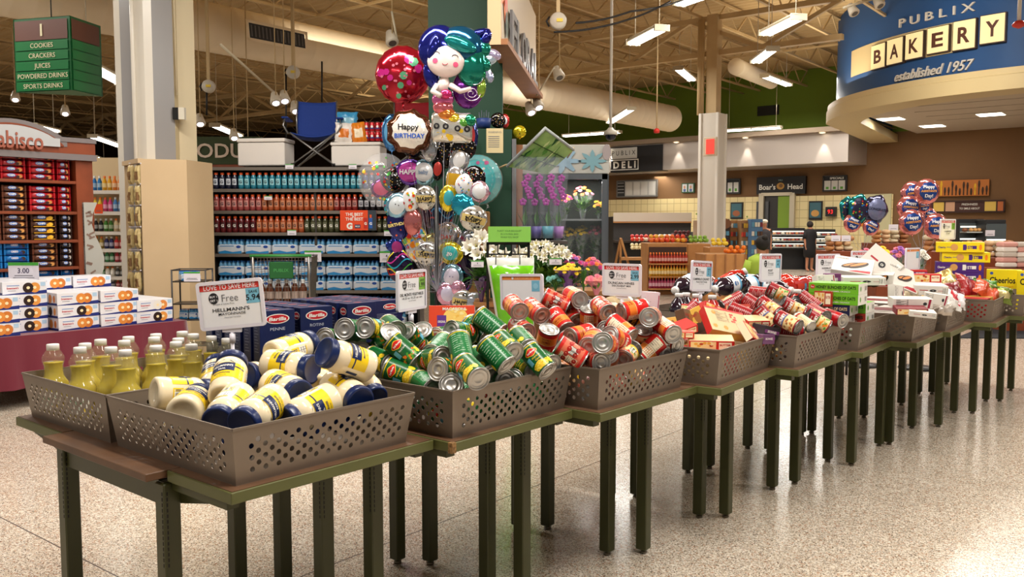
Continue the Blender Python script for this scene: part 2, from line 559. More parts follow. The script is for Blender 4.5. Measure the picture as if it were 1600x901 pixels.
for i in range(len(ring_)):
 a,b=ring_[i],ring_[(i+1)%len(ring_)]
 m=fm[i]if i<len(fm)else fm[-1]
 mb.add([(a.x,a.y,0),(b.x,b.y,0),(b.x,b.y,7.1),(a.x,a.y,7.1)],[(0,1,2,3)],m)
e0=P[0]
mb.tube([(P[2].x,P[2].y-.02,0),(P[2].x,P[2].y-.02,7)],.025,GW,8)
mb.tube([(P[5].x+.04,P[5].y-.02,3.1),(P[5].x+.02,P[5].y-.02,7)],.012,fm[-1],6)
struct(mb,'column_large','large white and grey clad column behind the plywood end panel')
t=thing('junction_box','small black and white box fixed on the face of the large left column','box',at(281,178,10.5))
m_=MB();m_.box((-.03,-.03,0),(.07,.06,.14),C(30,30,30,.4));m_.build('dark_cover',t)
m_=MB();m_.box((.04,-.03,0),(.07,.06,.14),C(220,215,200,.5));m_.build('housing',t)
# air ducts
DUCTM=M('cream_duct',(232,216,188),0.6)
def duct(a,b,r,label,endcap=True):
 a=Vector(a);b=Vector(b);n=int((b-a).length/.35)
 mb=MB();pts=[];rr=[]
 for i in range(n+1):
  p=a+(b-a)*(i/n)
  dd=(b-a).normalized()
  pts+=[p-dd*.02,p,p+dd*.02];rr+=[r,r*1.012,r]
 mb.tube(pts,rr,DUCTM,28)
 o=mb.build('air_duct');return tag(o,label,'air duct')
da=at(1047,180,30.0);db=at(230,12,15.3);
dvec=(da-db).normalized();db=db-dvec*9
db.z=da.z=(da.z+at(594,87,18.3).z)/2
duct(db,da,.44,'long round cream air duct hanging below the roof joists')
g=thing('duct_grille','dark rectangular air grille set in the side of the round duct','grille',(0,0,0))
gp=at(434,56,16.3);mp_=facing(gp,dvec,(0,-.25,.97))
m_=MB();m_.patch(-.62,-.13,.62,.13,C(44,42,44,.5),mp_,.0)
for i in range(15):m_.patch(-.58+i*.08,-.10,-.55+i*.08,.10,C(96,92,90,.4),mp_,.01)
m_.build('louvre',g)
m_=MB()
for x0,y0,x1,y1 in((-.68,-.18,.68,-.13),(-.68,.13,.68,.18),(-.68,-.18,-.62,.18),(.62,-.18,.68,.18)):
 m_.patch(x0,y0,x1,y1,DUCTM,mp_,.015)
m_.build('frame',g)
d2a=at(1205,128,28.5);d2b=at(1150,104,23.5)
duct(d2b,d2a,.22,'short thin cream duct behind the upper end of the white column')
t=thing('wall_vent','black rectangular vent high on the green wall','vent',(0,0,0))
w_=wallmap(WU-.03,vpx(1197,WU),zpx(1197,173));m_=MB()
m_.patch(-.42,-.18,.42,.18,C(26,28,22,.6),w_,.0)
for i in range(6):m_.patch(-.4,-.15+i*.055,.4,-.13+i*.055,C(48,50,40,.5),w_,.01)
m_.build('slats',t)
# hanging lamp fixtures
GLOW=M('tube_glow',(255,250,240),emit=7)
HOUS=M('lamp_housing',(176,164,140),.5)
def fixture(x0,y0,x1,y1,z,label,double=False):
 """a linear lamp between two points of the photograph, hanging on height z"""
 a,b=onz(x0,y0,z),onz(x1,y1,z);p=(a+b)/2;plen=(b-a).length;ang=math.atan2(b.y-a.y,b.x-a.x)
 t=thing('linear_lamp',label,'ceiling lamp',p,ang,'hanging linear ceiling lamps')
 m=MB();m.box((0,0,.06),(plen,.24,.05),HOUS,bev=.02)
 m.box((plen/2-.02,0,.03),(.04,.26,.1),HOUS);m.box((-plen/2+.02,0,.03),(.04,.26,.1),HOUS)
 if double:m.box((0,0,.02),(.04,.26,.08),HOUS)
 m.build('housing',t)
 for s in((-1,1)):
  m=MB();m.tube([(-plen/2+.05,s*.055,.02),(plen/2-.05,s*.055,.02)],.045,GLOW,8);m.build('tube',t)
 for s in(-1,1):
  m=MB();m.tube([(s*plen*.4,0,.08),(s*plen*.4,0,7.12-p.z)],.008,C(190,180,160,.5),5);m.build('hanger',t)
 return t
FX=[(988,70,1035,46,4.6,'bright hanging strip lamp right of the floral sign board'),(1196,55,1249,29,4.7,'bright hanging strip lamp above the white column, upper right'),(1181,98,1208,78,4.9,'short strip lamp below the larger lamp left of the blue fascia'),(1059,108,1081,126,5.4,'short strip lamp hanging left of the white column top'),(1194,120,1232,134,5.6,'double strip lamp hanging in front of the thin duct'),(953,192,987,171,4.7,'strip lamp hanging below the round duct above the deli sign'),(1060,9,1104,-6,5.2,'strip lamp cut off by the top edge of the picture'),(880,213,970,207,4.75,'long double strip lamp in front of the green wall, left of the column'),(1130,205,1222,200,4.8,'long double strip lamp in front of the green wall, right of the column'),(130,99,192,132,3.9,'long lit strip lamp between the aisle sign and the large column'),(335,197,373,213,3.9,'small strip lamp over the produce sign'),(144,214,187,229,3.9,'small strip lamp just above the arched cookie stand corner'),(147,246,164,252,4.0,'smallest strip lamp low in the dark gap left of the column'),(50,197,88,206,3.9,'strip lamp partly hidden above the arched stand')]
for(x0,y0,x1,y1,z,lb)in FX:
 fixture(x0,y0,x1,y1,z,lb,'double' in lb)
def spothead(px,py,y,label,on=True,aim=(0.25,-.5,-.8)):
 p=at(px,py,y)
 t=thing('track_spotlight',label,'spotlight',T=axis_T(p,-Vector(aim)),group='track spotlights under the ceiling')
 m=MB();m.lathe([(.05,-.02),(.075,-.02),(.085,0),(.05,.17),(.02,.19),(0,.19)],M('spot_shell',(200,190,172),.4),14);m.build('shell',t)
 iv=t.matrix_basis.inverted();m=MB();m.tube([iv@p,iv@Vector((p.x,p.y,7.12))],.008,STEEL,5);m.build('stem',t)
 m=MB();m.lathe([(0,-.015),(.068,-.015)],M('spot_glow',(235,230,255),emit=8)if on else C(90,85,80,.3),14);m.build('lens',t)
 return t
for(px,py,y,on,lb)in[(431,160,13,1,'lit spotlight head left of the blue folding chair'),(462,173,13.5,1,'lit spotlight head touching the blue folding chair outline'),(445,157,13.2,1,'second lit spotlight head above the blue folding chair'),(102,177,16,1,'lit spotlight head beneath the green aisle sign'),(24,155,16,1,'lit spotlight head left beneath the green aisle sign'),(313,193,14,1,'lit spotlight head beside the large column'),(366,215,15,1,'lit spotlight head over the produce sign'),(830,175,13,1,'left one of two lit spotlight heads under the floral sign'),(842,167,13,1,'right one of two lit spotlight heads under the floral sign'),(874,120,12.5,0,'white unlit spotlight head right of the floral sign board'),(1335,20,14,0,'white spotlight head left on the rail before the blue fascia'),(1375,8,14,0,'white spotlight head right on the rail before the blue fascia'),(613,66,11,0,'white unlit spotlight head above the red round balloon')]:
 spothead(px,py,y,lb,on)
def rail(a,b,r,label,name='track_rail',cat='rail',m=None,seg=6):
 mb=MB();mb.tube([a,b],r,m or M('rail_paint',(196,184,158),.5),seg)
 return tag(mb.build(name),label,cat)
rail(at(345,70,11),at(440,155,14),.018,'thin pale track rail sloping above the blue folding chair')
rail(at(1318,12,13.7),at(1372,-4,14.2),.02,'pale rail holding white spotlights before the blue fascia')
rail(at(612,18,11),at(620,60,11),.015,'short pale rod above the red round balloon')
rail(at(866,105,12.5),at(838,150,12.6),.012,'pale slanted rod right below the floral sign board')
for(px,y0,y,lb)in[(1000+26,205,16,'thin cord with red fire strobe at its end'),]:
 a=at(px,205,y);
 t=thing('hanging_strobe','small red strobe hanging on a thin white rod near the duct end','strobe',a)
 m=MB();m.tube([(0,0,0),(0,0,6.4-a.z)],.012,STEEL,6);m.build('rod',t)
 m=MB();m.lathe([(0,-.04),(.05,-.03),(.06,.02),(.03,.05),(0,.05)],C(190,40,30,.4),10);m.build('strobe_head',t)
a=at(954,213,12.0)
t=thing('dome_camera','security dome camera on a long white pole from the ceiling','camera',a)
m=MB();m.tube([(0,0,.08),(0,0,6.5-a.z)],.02,M('pole_white',(206,200,188),.4),8);m.build('pole',t)
m=MB();m.lathe([(.03,.12),(.05,.09),(.09,.07),(.10,.02),(.0,.02)],M('pole_white'),18);m.build('housing',t)
m=MB();m.lathe([(.075,.02),(.07,-.02),(.045,-.05),(0,-.06)],C(20,24,40,.1),18);m.build('dome',t)
def reel(px,py,y,label,s=1.0):
 p=at(px,py,y)
 t=thing('cord_reel',label,'cord reel',p,group='white cord reels hung from the joists')
 T=Matrix.Rotation(PI/2,4,'X')@Matrix.Diagonal((s,s,s,1))
 m=MB();m.lathe([(0,-.1),(.16,-.1),(.19,-.06),(.19,.06),(.16,.1),(0,.1)],M('reel_white',(190,182,168),.45),20,T=T);m.build('drum',t)
 m=MB();m.box((.03*s,-.11*s,0),(.14*s,.02,.07*s),C(220,190,60,.5));m.build('warning_tag',t)
 m=MB();m.tube([(-.19*s,0,.1*s),(-.26*s,0,0),(-.2*s,0,-.12*s)],.012,C(20,20,20,.5),6);m.build('cord',t)
 m=MB();m.bar((0,0,.15*s),(0,0,6.4-p.z),.04,STEEL);m.build('bracket',t)
reel(872,33,10,'white cord reel right of the floral sign board',.5)
reel(326,135,13,'white cord reel near the large column',.5)
reel(458,113,14,'white cord reel above the blue folding chair',.55)
def cable(pts,label,r=.012):
 P=[at(*p)for p in pts];Q=[]
 for i in range(len(P)-1):
  for k in range(6):
   s=k/6;q=P[i].lerp(P[i+1],s);q.z-=.1*math.sin(PI*s)*(P[i+1]-P[i]).length*.25;Q.append(q)
 Q.append(P[-1]);mb=MB();mb.tube(Q,r,C(18,18,20,.5),6)
 tag(mb.build('black_cable'),label,'cable')
cable([(866,50,10),(960,37,10.5),(1048,2,11)],'black cable running from the cord reel to the upper right')
cable([(900,36,10),(985,18,10.6),(1100,-14,12)],'thinner black cable above the other from the cord reel')
for px,y0,y1,d in[(447,232,116,14.0),(503,160,96,14.0),(323,180,140,13)]:
 mb=MB();a=at(px,y0,d);mb.tube([a,at(px,y1,d)],.015,C(14,14,14,.5),6)
 tag(mb.build('drop_cord'),'black drop cord hanging straight down, %s'%('behind the chair arm' if px==447 else 'above the chair back' if px==503 else 'beside the large column'),'cord')
cd=cp.y-.45
t=thing('exit_sign','small red glowing exit box on the white column','sign',at(1110,229,cp.y-.42),YAW-PI/2)
m=MB();m.box((0,0,0),(.34,.06,.44),C(214,200,176,.5),bev=.01);m.build('box',t)
m=MB();m.box((.01,-.035,0),(.2,.02,.34),M('exit_red',(235,60,50),emit=1.2));m.build('face',t)
mb=MB();q=[onz(1493,528,.004),onz(1545,508,.004),onz(1700,520,.004),onz(1700,529,.004)]
mb.add([(*p.xy,.001)for p in q]+[(*p.xy,.012)for p in q],[(3,2,1,0),(4,5,6,7),(0,1,5,4),(1,2,6,5),(2,3,7,6),(3,0,4,7)],M('mat_black',(30,32,38),.9,bump=(200,.5)))
tag(mb.build('floor_mat'),'dark rubber floor mat on the terrazzo beyond the far tables','mat')
# tables and perforated bins
S=0.83
TZ=0.831
BL,BW,BH,BI=0.694,0.750,0.166,0.0227
CN={2:(-.93523,2.86601,49.905),3:(-.24408,3.52997,50.333),4:(.41341,4.08112,49.366),5:(1.13344,4.70980,53.284),6:(1.75125,5.30949,50.970),7:(2.44,6.045,52.75),8:(3.04,6.53,51.7),9:(3.62,7.18,51.87),10:(4.365,7.84,53.27),11:(4.99,8.42,52.5),12:(5.60,9.02,52.5)}
CK={k:(Vector((a*S,b*S,0)),math.radians(c))for k,(a,b,c)in CN.items()}
def frame(k):
 c,a=CK[k]
 return Matrix.Translation(c)@Matrix.Rotation(a,4,'Z')
def inbin(k,x,y,z=0.0):
 return frame(k)@Vector((x,y,z))
OLIVE=M('olive_enamel',(62,64,30),.38,mix=((52,54,25),3,.6))
OLIVE2=M('olive_edge',(92,94,52),.42,mix=((80,82,44),6,.6))
WOODT=M('brown_laminate',(104,74,52),.45,mix=((76,54,40),9,.7))
SLOT=C(12,12,8,.6)
def leg_mb(slots=True):
 m=MB();w=.055
 m.box((0,0,.405),(w,w,.77),OLIVE,bev=.004)
 if slots:
  for i in range(14):
   z=.76-i*.017
   for sx in(-.017,):
    m.box((sx,-w/2,z),(.004,.002,.011),SLOT)
    m.box((w/2,sx,z),(.002,.004,.011),SLOT)
    m.box((-w/2,sx,z),(.002,.004,.011),SLOT)
 return m
_leg=leg_mb().mesh('leg');
_lv=MB();_lv.lathe([(0,.0),(.018,0),(.018,.012),(.008,.014),(.008,.03),(0,.03)],C(120,112,96,.3,metal=.8),12);_lv=_lv.mesh('leveller')
def legs_of(t,pts):
 for(x,y)in pts:
  o=bpy.data.objects.new('leg',_leg);COL.objects.link(o);o.parent=t;o.location=(x,y,0)
  f=bpy.data.objects.new('levelling_foot',_lv);COL.objects.link(f);f.parent=o
TNAME={2:'mayonnaise jars',3:'green vegetable cans',4:'red tomato cans',5:'the red and beige food boxes',6:'dark red soup cans',7:'the green cereal boxes',8:'white cookie boxes',9:'white candy bags',10:'red and gold candy bags',11:'the tall flat cereal box stack',12:'the large yellow cereal boxes'}
def table(k):
 c,a=CK[k]
 t=thing('display_table','olive green metal display table with brown top under '+TNAME[k],'table',c,a,'olive display tables in a zigzag row')
 if k+1 in CK:
  d=CK[k+1][0]-c
  L=d.x*math.cos(a)+d.y*math.sin(a)-.008
 else:L=.78
 x0,x1=-.02,max(L-.02,.6)
 if k==2:legs=[(-.01,.345),(.57,.345),(-.01,1.04),(.57,.90)];vb0,vb1=.33,1.06
 else:legs=[(-.06,.345),(.57,.345),(-.06,.90),(.57,.90)];vb0,vb1=.36,.90
 legs_of(t,legs)
 def slab(ya,yb,nm):
  m=MB();m.box(((x0+x1)/2,(ya+yb)/2,TZ-.020),(x1-x0,yb-ya,.034),OLIVE2,bev=.002)
  m.box(((x0+x1)/2,(ya+yb)/2,TZ-.0025),(x1-x0-.012,yb-ya-.012,.003),WOODT)
  m.build(nm,t)
  m=MB()
  for(lx,ly)in legs[:2]if ya<.3 else legs[2:]:
   for gx in(lx+.028,lx-.028):
    if gx<x0 or gx>x1:continue
    s=1 if ya<.3 else-1
    e=ya+.06 if s==1 else yb-.06
    q=[(gx,ly-.027*s,TZ-.11),(gx,ly-.027*s,TZ-.038),(gx,e,TZ-.038),(gx,e,TZ-.055)]
    m.add([(x-.003,y,z)for x,y,z in q]+[(x+.003,y,z)for x,y,z in q],[(0,1,2,3),(7,6,5,4),(0,4,5,1),(1,5,6,2),(2,6,7,3),(3,7,4,0)],OLIVE)
  if m.v:m.build('bracket',t)
 slab(-.02,vb0-.002,'front_shelf')
 slab(vb1+.002,1.47,'rear_shelf')
 m=MB();xb0=-.085 if k==2 else x0
 m.box(((xb0+x1)/2,(vb0+vb1)/2,TZ-.013),(x1-xb0,vb1-vb0,.024),WOODT,bev=.002)
 m.build('centre_board',t)
 m=MB()
 for y in(legs[0][1],legs[2][1]):
  m.box((.255,y,TZ-.075),(.57,.03,.075),OLIVE)
 for x,ya,yb in((legs[0][0],legs[0][1],legs[2][1]),(.57,.345,.90)):
  m.box((x,(ya+yb)/2,TZ-.075),(.03,yb-ya-.05,.075),OLIVE)
 m.box((x0+.03,.17,TZ-.05),(.04,.3,.024),OLIVE);m.box((x1-.03,.17,TZ-.05),(.04,.3,.024),OLIVE)
 m.build('apron',t)
 if k==3:
  m=MB();m.box((x0-.002,-.018,TZ-.018),(.02,.02,.036),C(170,130,80,.9,mix=((60,40,25),120,.8)));m.build('chipped_corner',t,'splintered bare wood corner')
 return t
for k in range(2,13):table(k)
BINM=M('bin_bronze',(134,121,108),.42,metal=.5,mix=((120,109,98),3,.5))
def bin_mesh():
 m=MB();n=12
 def panel(L,W,mp):
  H=math.hypot(BH,BI)
  px,py=.0472,.0178
  rows=6;r=.0086
  x0=.035;ncol=int((L-2*x0)/px)
  y0=.028
  def q(a,b,c,d):m.add([mp(a,b),mp(c,b),mp(c,d),mp(a,d)],[(0,1,2,3)],BINM)
  q(0,0,L,y0);q(0,y0+rows*py,L,H)
  for i in range(rows):
   yy=y0+i*py;off=x0+(px/2 if i%2 else 0)
   cols=ncol
   q(0,yy,off,yy+py)
   for j in range(cols):
    cx0=off+j*px;cx1=min(cx0+px,L-.005)if j==cols-1 and i%2 else cx0+px
    cx=cx0+px/2;cy=yy+py/2
    vs=[];
    for a in range(n):
     t=2*PI*(a+.5)/n
     c,s_=math.cos(t),math.sin(t)
     k=1/max(abs(c),abs(s_));
     vs.append(mp(cx+c*k*px/2,cy+s_*k*py/2))
    for a in range(n):
     t=2*PI*(a+.5)/n
     vs.append(mp(cx+r*math.cos(t),cy+r*math.sin(t)))
    m.add(vs,[(a,(a+1)%n,n+(a+1)%n,n+a)for a in range(n)],BINM)
   q(off+cols*px,yy,L,yy+py)
 H=math.hypot(BH,BI)
 def side(p0,p1,b0,b1):
  p0,p1,b0,b1=map(Vector,(p0,p1,b0,b1))
  L=(p1-p0).length
  def mp(s,t):
   a=b0.lerp(b1,s/L);b=p0.lerp(p1,s/L);return a.lerp(b,t/H)
  panel(L,0,mp)
 R=[(0,0),(BL,0),(BL,BW),(0,BW)];I=BI
 Bt=[(I,I),(BL-I,I),(BL-I,BW-I),(I,BW-I)]
 for i in range(4):
  j=(i+1)%4
  side((*R[i],BH),(*R[j],BH),(*Bt[i],0),(*Bt[j],0))
 m.add([(*p,0)for p in Bt],[(0,1,2,3)],BINM)
 for i in range(4):
  j=(i+1)%4
  m.bar((*R[i],BH),(*R[j],BH),.005,BINM,.007)
 return m.mesh('bin')
_bin=bin_mesh()
for p_ in _bin.polygons:p_.use_smooth=False
def binobj(T,label,group=None):
 o=bpy.data.objects.new('display_bin',_bin);COL.objects.link(o)
 o.matrix_basis=T
 md=o.modifiers.new('thickness','SOLIDIFY');md.thickness=.0022;md.offset=-1
 return tag(o,label,'bin',group)
BN={2:'perforated bronze bin holding mayonnaise jars, nearest to the viewer',3:'perforated bronze bin heaped with green vegetable cans',4:'perforated bronze bin heaped with red tomato cans',5:'perforated bronze bin filled with red and beige food boxes',6:'perforated bronze bin of dark red soup cans',7:'perforated bronze bin under the stacked green cereal boxes',8:'perforated bronze bin of white cookie boxes',9:'narrow looking bronze bin of white wrapped candy bags',10:'bronze bin of red and gold candy bags',11:'bronze bin around the tall flat cereal box stack',12:'farthest bronze bin around the large yellow cereal boxes'}
for k in range(2,13):
 sx=.93 if k in(7,8,9)else 1
 binobj(frame(k)@Matrix.Translation((0,0,TZ+.001))@Matrix.Diagonal((sx,1,1,1)),BN[k])
binobj(frame(2)@Matrix.Translation((.0,.757,TZ+.001))@Matrix.Diagonal((1.0,.92,1,1)),'perforated bronze bin crowded with clear oil bottles, behind the mayonnaise bin')
REARB=M('bin_grey',(150,150,146),.4,metal=.4)
for k,lb in((6,'grey rear bin seen in the gap left of the lying soup cans'),(7,'rear bin of purple juice bottles behind the soup cans'),(8,'rear bin of red juice bottles behind the cereal boxes')):
 o=binobj(frame(k)@Matrix.Translation((.02,.775,TZ+.001))@Matrix.Diagonal((.95,.9,1,1)),lb)
 # sign holders on the bins
WPL=M('white_plastic',(226,222,232),.35)
PAPER=M('paper_white',(238,238,242),.5)
INK=C(26,26,30,.6);INKG=C(110,110,116,.6)
SRED=C(214,58,52,.5);SBLU=C(120,186,214,.5);SGRN=C(128,180,72,.5);SORA=C(236,140,66,.5)
def sign(px,py,wpx,hpx,y,sgn,base_z,l1,l2,save,label,colr=SBLU,style='b',tilt=0.0,plain=False):
 p=at(px,py,y);s=y/FPX
 w=wpx*s;h=hpx*s
 w=h/.745;yaw=sgn*math.acos(min(1,wpx/(hpx/.745)))-math.atan2(p.x,p.y)
 t=thing('sign_holder',label,'sign',(p.x,p.y,base_z),yaw,'white framed price signs standing in the bins')
 zc=p.z-base_z
 mp=facing((0,-.006,zc),(math.cos(tilt),0,math.sin(tilt)),(-math.sin(tilt),0,math.cos(tilt)))
 m=MB();r=h*.06
 def rr(a,b,k):
  P=[]
  for cx,cy,s0 in((a-k,b-k,0),(-a+k,b-k,1),(-a+k,-b+k,2),(a-k,-b+k,3)):
   for q in range(4):
    t_=PI/2*(s0+q/3);P.append((cx+k*math.cos(t_),cy+k*math.sin(t_)))
  return P
 O=rr(w/2,h/2,h*.07);I=rr(w/2-h*.07,h/2-h*.07,h*.02)
 n=len(O);vs=[mp(x,y_,.004)for x,y_ in O]+[mp(x,y_,.004)for x,y_ in I]+[mp(x,y_,-.008)for x,y_ in O]
 fs=[(i,(i+1)%n,n+(i+1)%n,n+i)for i in range(n)]+[((i+1)%n,i,2*n+i,2*n+(i+1)%n)for i in range(n)]+[tuple(range(3*n-1,2*n-1,-1))]
 m.add(vs,fs,WPL);m.build('frame',t)
 a,b=w/2-h*.06,h/2-h*.06
 m=MB();m.patch(-a,-b,a,b,PAPER,mp,.0)
 if style=='b':
  m.patch(-a,b*.70,a,b,SRED,mp,.0006)
  m.text('LOVE TO SAVE HERE.',h*.14,a*.02,b*.85,PAPER,mp,.0012,.01,a*1.75)
  m.patch(a*.52,b*(-.02),a,b*.69,colr,mp,.0006)
  m.text('SAVE',h*.08,a*.76,b*.52,INK,mp,.0012,.01)
  m.text(save,h*.17,a*.74,b*.26,INK,mp,.0012,.012)
  m.disc(-a*.56,b*.34,h*.10,h*.115,INK,mp,.0009,20)
  m.text('BUY 1',h*.06,-a*.56,b*.42,PAPER,mp,.0014,.02);m.text('GET 1',h*.06,-a*.56,b*.24,PAPER,mp,.0014,.02)
  m.text('Free',h*.21,-a*.02,b*.33,INKG,mp,.0012,-.005,h*.33 if w>h*.8 else a*.55)
  m.text('of Equal or Lesser Price',h*.045,-a*.25,b*.06,INK,mp,.0012)
  m.text(l1,h*.10,-a*.02,-b*.22,INK,mp,.0012,.012,min(a*1.75,h*.075*len(l1)))
  m.text(l2,h*.075,0,-b*.42,INK,mp,.0012,.008,min(a*1.5,h*.055*len(l2)))
  m.text('Assorted Varieties',h*.045,0,-b*.58,INKG,mp,.0012);
 elif style=='o':
  m.patch(-a,b*.76,a,b*.98,SORA,mp,.0006)
  m.disc(-a*.45,b*.87,h*.035,h*.035,PAPER,mp,.0012,12)
  m.text('PUBLIX CUSTOMER CARE',h*.06,a*.15,b*.87,C(250,200,150,.5),mp,.0012,.01,a*.95)
  m.patch(a*.52,b*.05,a*.92,b*.72,SBLU,mp,.0006)
  m.disc(a*.72,b*.38,a*.13,a*.13,C(150,204,228,.5),mp,.0012,16)
 m.build('printed_card',t)
 m=MB();zb=zc-h/2
 m.box((0,0,zb-.006),(min(.07,w*.3),.014,.016),WPL)
 m.tube([(0,0,0),(0,0,zb)],.007,WPL,10)
 m.tube([(0,0,zb-.055),(0,0,zb-.02)],.011,WPL,10)
 m.build('stem',t)
 return t
 # goods in the bins
SILV=M('tin_silver',(186,184,180),.34,metal=.9)
SILVD=M('tin_dark',(120,118,118),.3,metal=1.0)
def can_body(r,h,seg=28,mat=None):
 m=MB();mt=mat or SILV
 e=.0045
 bot=[(0,e),(r*.35,e),(r*.38,e-.0012),(r*.5,e-.0012),(r*.54,e),(r*.70,e),(r*.74,e-.0018),(r*.82,e-.0018),(r*.86,e+.0005),(r*.93,e+.0005),(r*.95,0),(r*1.0,-.0003),(r*1.03,.0015),(r*1.0,.0045),(r*.975,.006)]
 top=[(a,h-b)for a,b in reversed(bot)]
 m.lathe(bot+top,mt,seg)
 return m
def wrap(m,r,z0,z1,mt,seg=28):
 m.lathe([(r,z0),(r,z1)],mt,seg)
DG=M('label_green',(18,92,44),.28);DGL=M('label_green2',(22,110,56),.28);YEL=C(240,206,40,.3);RED=C(206,30,28,.3)
WHT=C(240,238,230,.35);LBL=C(110,190,220,.35);ORG=C(240,136,30,.35);LG=C(90,160,50,.35);BLK=C(22,20,20,.4)
def logo_shape(t):
 return 1+.10*math.cos(4*t)+.05*math.cos(2*t)
def nutrition(m,mp,x0,x1,z0,z1,ink,r,bg=None,frame_=True):
 if bg:m.patch(x0,z0,x1,z1,bg,mp,.0005,5)
 n=9
 for i in range(n):
  z=z1-(z1-z0)*(i+.8)/(n+.6);k=.35+.6*((i*37%10)/10)
  th=.0016 if i%3 else .0028
  m.patch(x0+(x1-x0)*.06,z,x0+(x1-x0)*k,z+th,ink,mp,.0009,3)
  m.patch(x1-(x1-x0)*.18,z,x1-(x1-x0)*.06,z+th,ink,mp,.0009,1)
def barcode(m,mp,x0,x1,z0,z1,vertical=False):
 m.patch(x0,z0,x1,z1,WHT,mp,.0008,3)
 n=13;w=(x1-x0)/n
 for i in range(n):
  if i%2==0 or i==5:
   m.patch(x0+w*(i+.15),z0+(z1-z0)*.15,x0+w*(i+.15)+w*(.45+.4*(i%3==0)),z1-.1*(z1-z0),BLK,mp,.0012)
def can_label(kind,r,h,var=0):
 m=MB();rl=r*.985+.0006;z0,z1=.0065,h-.0065
 mp=cylmap(rl,0,-PI/2)
 P=rl*PI
 if kind=='veg':
  wrap(m,rl,z0,z1,DG)
  m.patch(-P*.3,h*.35,-P*.15,h*.6,LBL,mp,.0005,3)
  m.disc(0,h*.70,.025,.0165,YEL,mp,.0006,24,logo_shape,3);m.disc(0,h*.70,.0225,.014,RED,mp,.0010,24,logo_shape,3)
  m.text('Del Monte',.0095,0,h*.70,WHT,mp,.0014,.03,.034)
  m.text(['Peas & Carrots','Whole Kernel','Cut','French Style'][var],.010,.004,h*.50,WHT if var==0 else YEL,mp,.0014,.01,.036,shear=.2)
  m.text(['','Corn','Green Beans','Beans'][var],.010,.004,h*.40,YEL,mp,.0014,.02,shear=.2)
  rnd=random.Random(var)
  if var==0:
   for i in range(34):
    m.disc(rnd.uniform(-.036,.036),rnd.uniform(h*.08,h*.30),.0045,.0045,[ORG,LG,C(230,110,30,.3),C(70,150,50,.3)][i%4],mp,.0007+i*.00002,8)
  elif var==1:
   m.disc(.0,h*.2,.036,h*.13,C(230,190,40,.3),mp,.0006,20,lambda t:1+.1*math.sin(5*t),3)
   for i in range(26):m.disc(rnd.uniform(-.03,.03),rnd.uniform(h*.10,h*.30),.004,.003,[YEL,C(250,226,90,.3)][i%2],mp,.0009+i*.00002,7)
  else:
   for i in range(14):
    x=rnd.uniform(-.034,.034);z=rnd.uniform(h*.08,h*.28);a=rnd.uniform(-.6,.6)
    d=Vector((math.cos(a),math.sin(a)))*.014;q=Vector((-d.y,d.x))*.17
    m.poly([(x-d.x-q.x,z-d.y-q.y),(x+d.x-q.x,z+d.y-q.y),(x+d.x+q.x,z+d.y+q.y),(x-d.x+q.x,z-d.y+q.y)],[LG,C(60,130,40,.3),C(120,180,60,.3)][i%3],mp,.0007+i*.00002)
  m.patch(-P,h-.012,P,h-.009,YEL,mp,.0005,28)
  m.patch(P*.45,z0+.004,P*.99,z1-.006,DGL,mp,.0004,8)
  nutrition(m,mp,P*.48,P*.96,h*.12,h*.9,C(190,220,190,.4),rl)
  barcode(m,mp,-P*.62,-P*.42,h*.3,h*.62)
  m.patch(-P*.9,h*.1,-P*.66,h*.85,DGL,mp,.0005,5)
  m.disc(P*.32,h*.2,.01,.014,YEL,mp,.0006,12)
 elif kind=='tom':
  wrap(m,rl,z0,z1,C(200,30,26,.3))
  m.patch(-P,h*.18,P,h*.46,C(228,132,48,.3),mp,.0004,30)
  m.patch(-P,h*.46,P,h*.475,C(240,214,160,.3),mp,.0005,30)
  m.text("Hunt's",.030,0,h*.68,WHT,mp,.001,.03,.052)
  m.text('DICED' if var==0 else 'TOMATO',.014,0,h*.34,C(150,30,20,.3),mp,.001,.03,.036)
  m.text('TOMATOES',.008,0,h*.24,C(150,30,20,.3),mp,.001,.02,.04)
  nutrition(m,mp,P*.5,P*.85,h*.12,h*.88,C(120,100,90,.5),rl,C(238,226,196,.4))
  barcode(m,mp,-P*.75,-P*.5,h*.12,h*.4)
 elif kind=='tom2':
  wrap(m,rl,z0,z1,C(216,110,82,.3))
  m.patch(-P,h*.84,P,z1,C(204,36,30,.3),mp,.0004,30)
  m.patch(-P,z0,P,h*.14,C(204,36,30,.3),mp,.0004,30)
  rnd=random.Random(3)
  for i in range(22):
   x=-P+2*P*(i+.5)/22;z=h*(.32 if i%2 else .62)+rnd.uniform(-.006,.006)
   m.disc(x,z,.0115,.010,C(172,24,20,.3),mp,.0006+i*.00003,12);m.disc(x+.002,z+.002,.003,.003,C(236,150,120,.3),mp,.001,8)
  m.patch(-P*.2,h*.3,P*.2,h*.7,C(236,150,60,.3),mp,.0012,5)
  m.text('Tomatoes',.014,0,h*.5,C(150,24,20,.3),mp,.0016,.02,.036)
  barcode(m,mp,P*.55,P*.8,h*.3,h*.6);barcode(m,mp,-P*.8,-P*.55,h*.3,h*.6)
  nutrition(m,mp,P*.25,P*.5,h*.2,h*.8,C(120,90,80,.5),rl,C(240,224,200,.4))
 elif kind=='rot':
  wrap(m,rl,z0,z1,C(240,214,160,.3))
  m.patch(-P,h*.60,P,z1,C(40,36,30,.3),mp,.0004,30)
  m.patch(-P,h*.54,P,h*.62,C(236,190,30,.3),mp,.0006,30)
  m.text('RO-TEL',.020,0,h*.76,C(240,200,40,.3),mp,.001,.04,.052)
  m.text('RO-TEL',.020,P,h*.76,C(240,200,40,.3),mp,.001,.04,.052)
  rnd=random.Random(5)
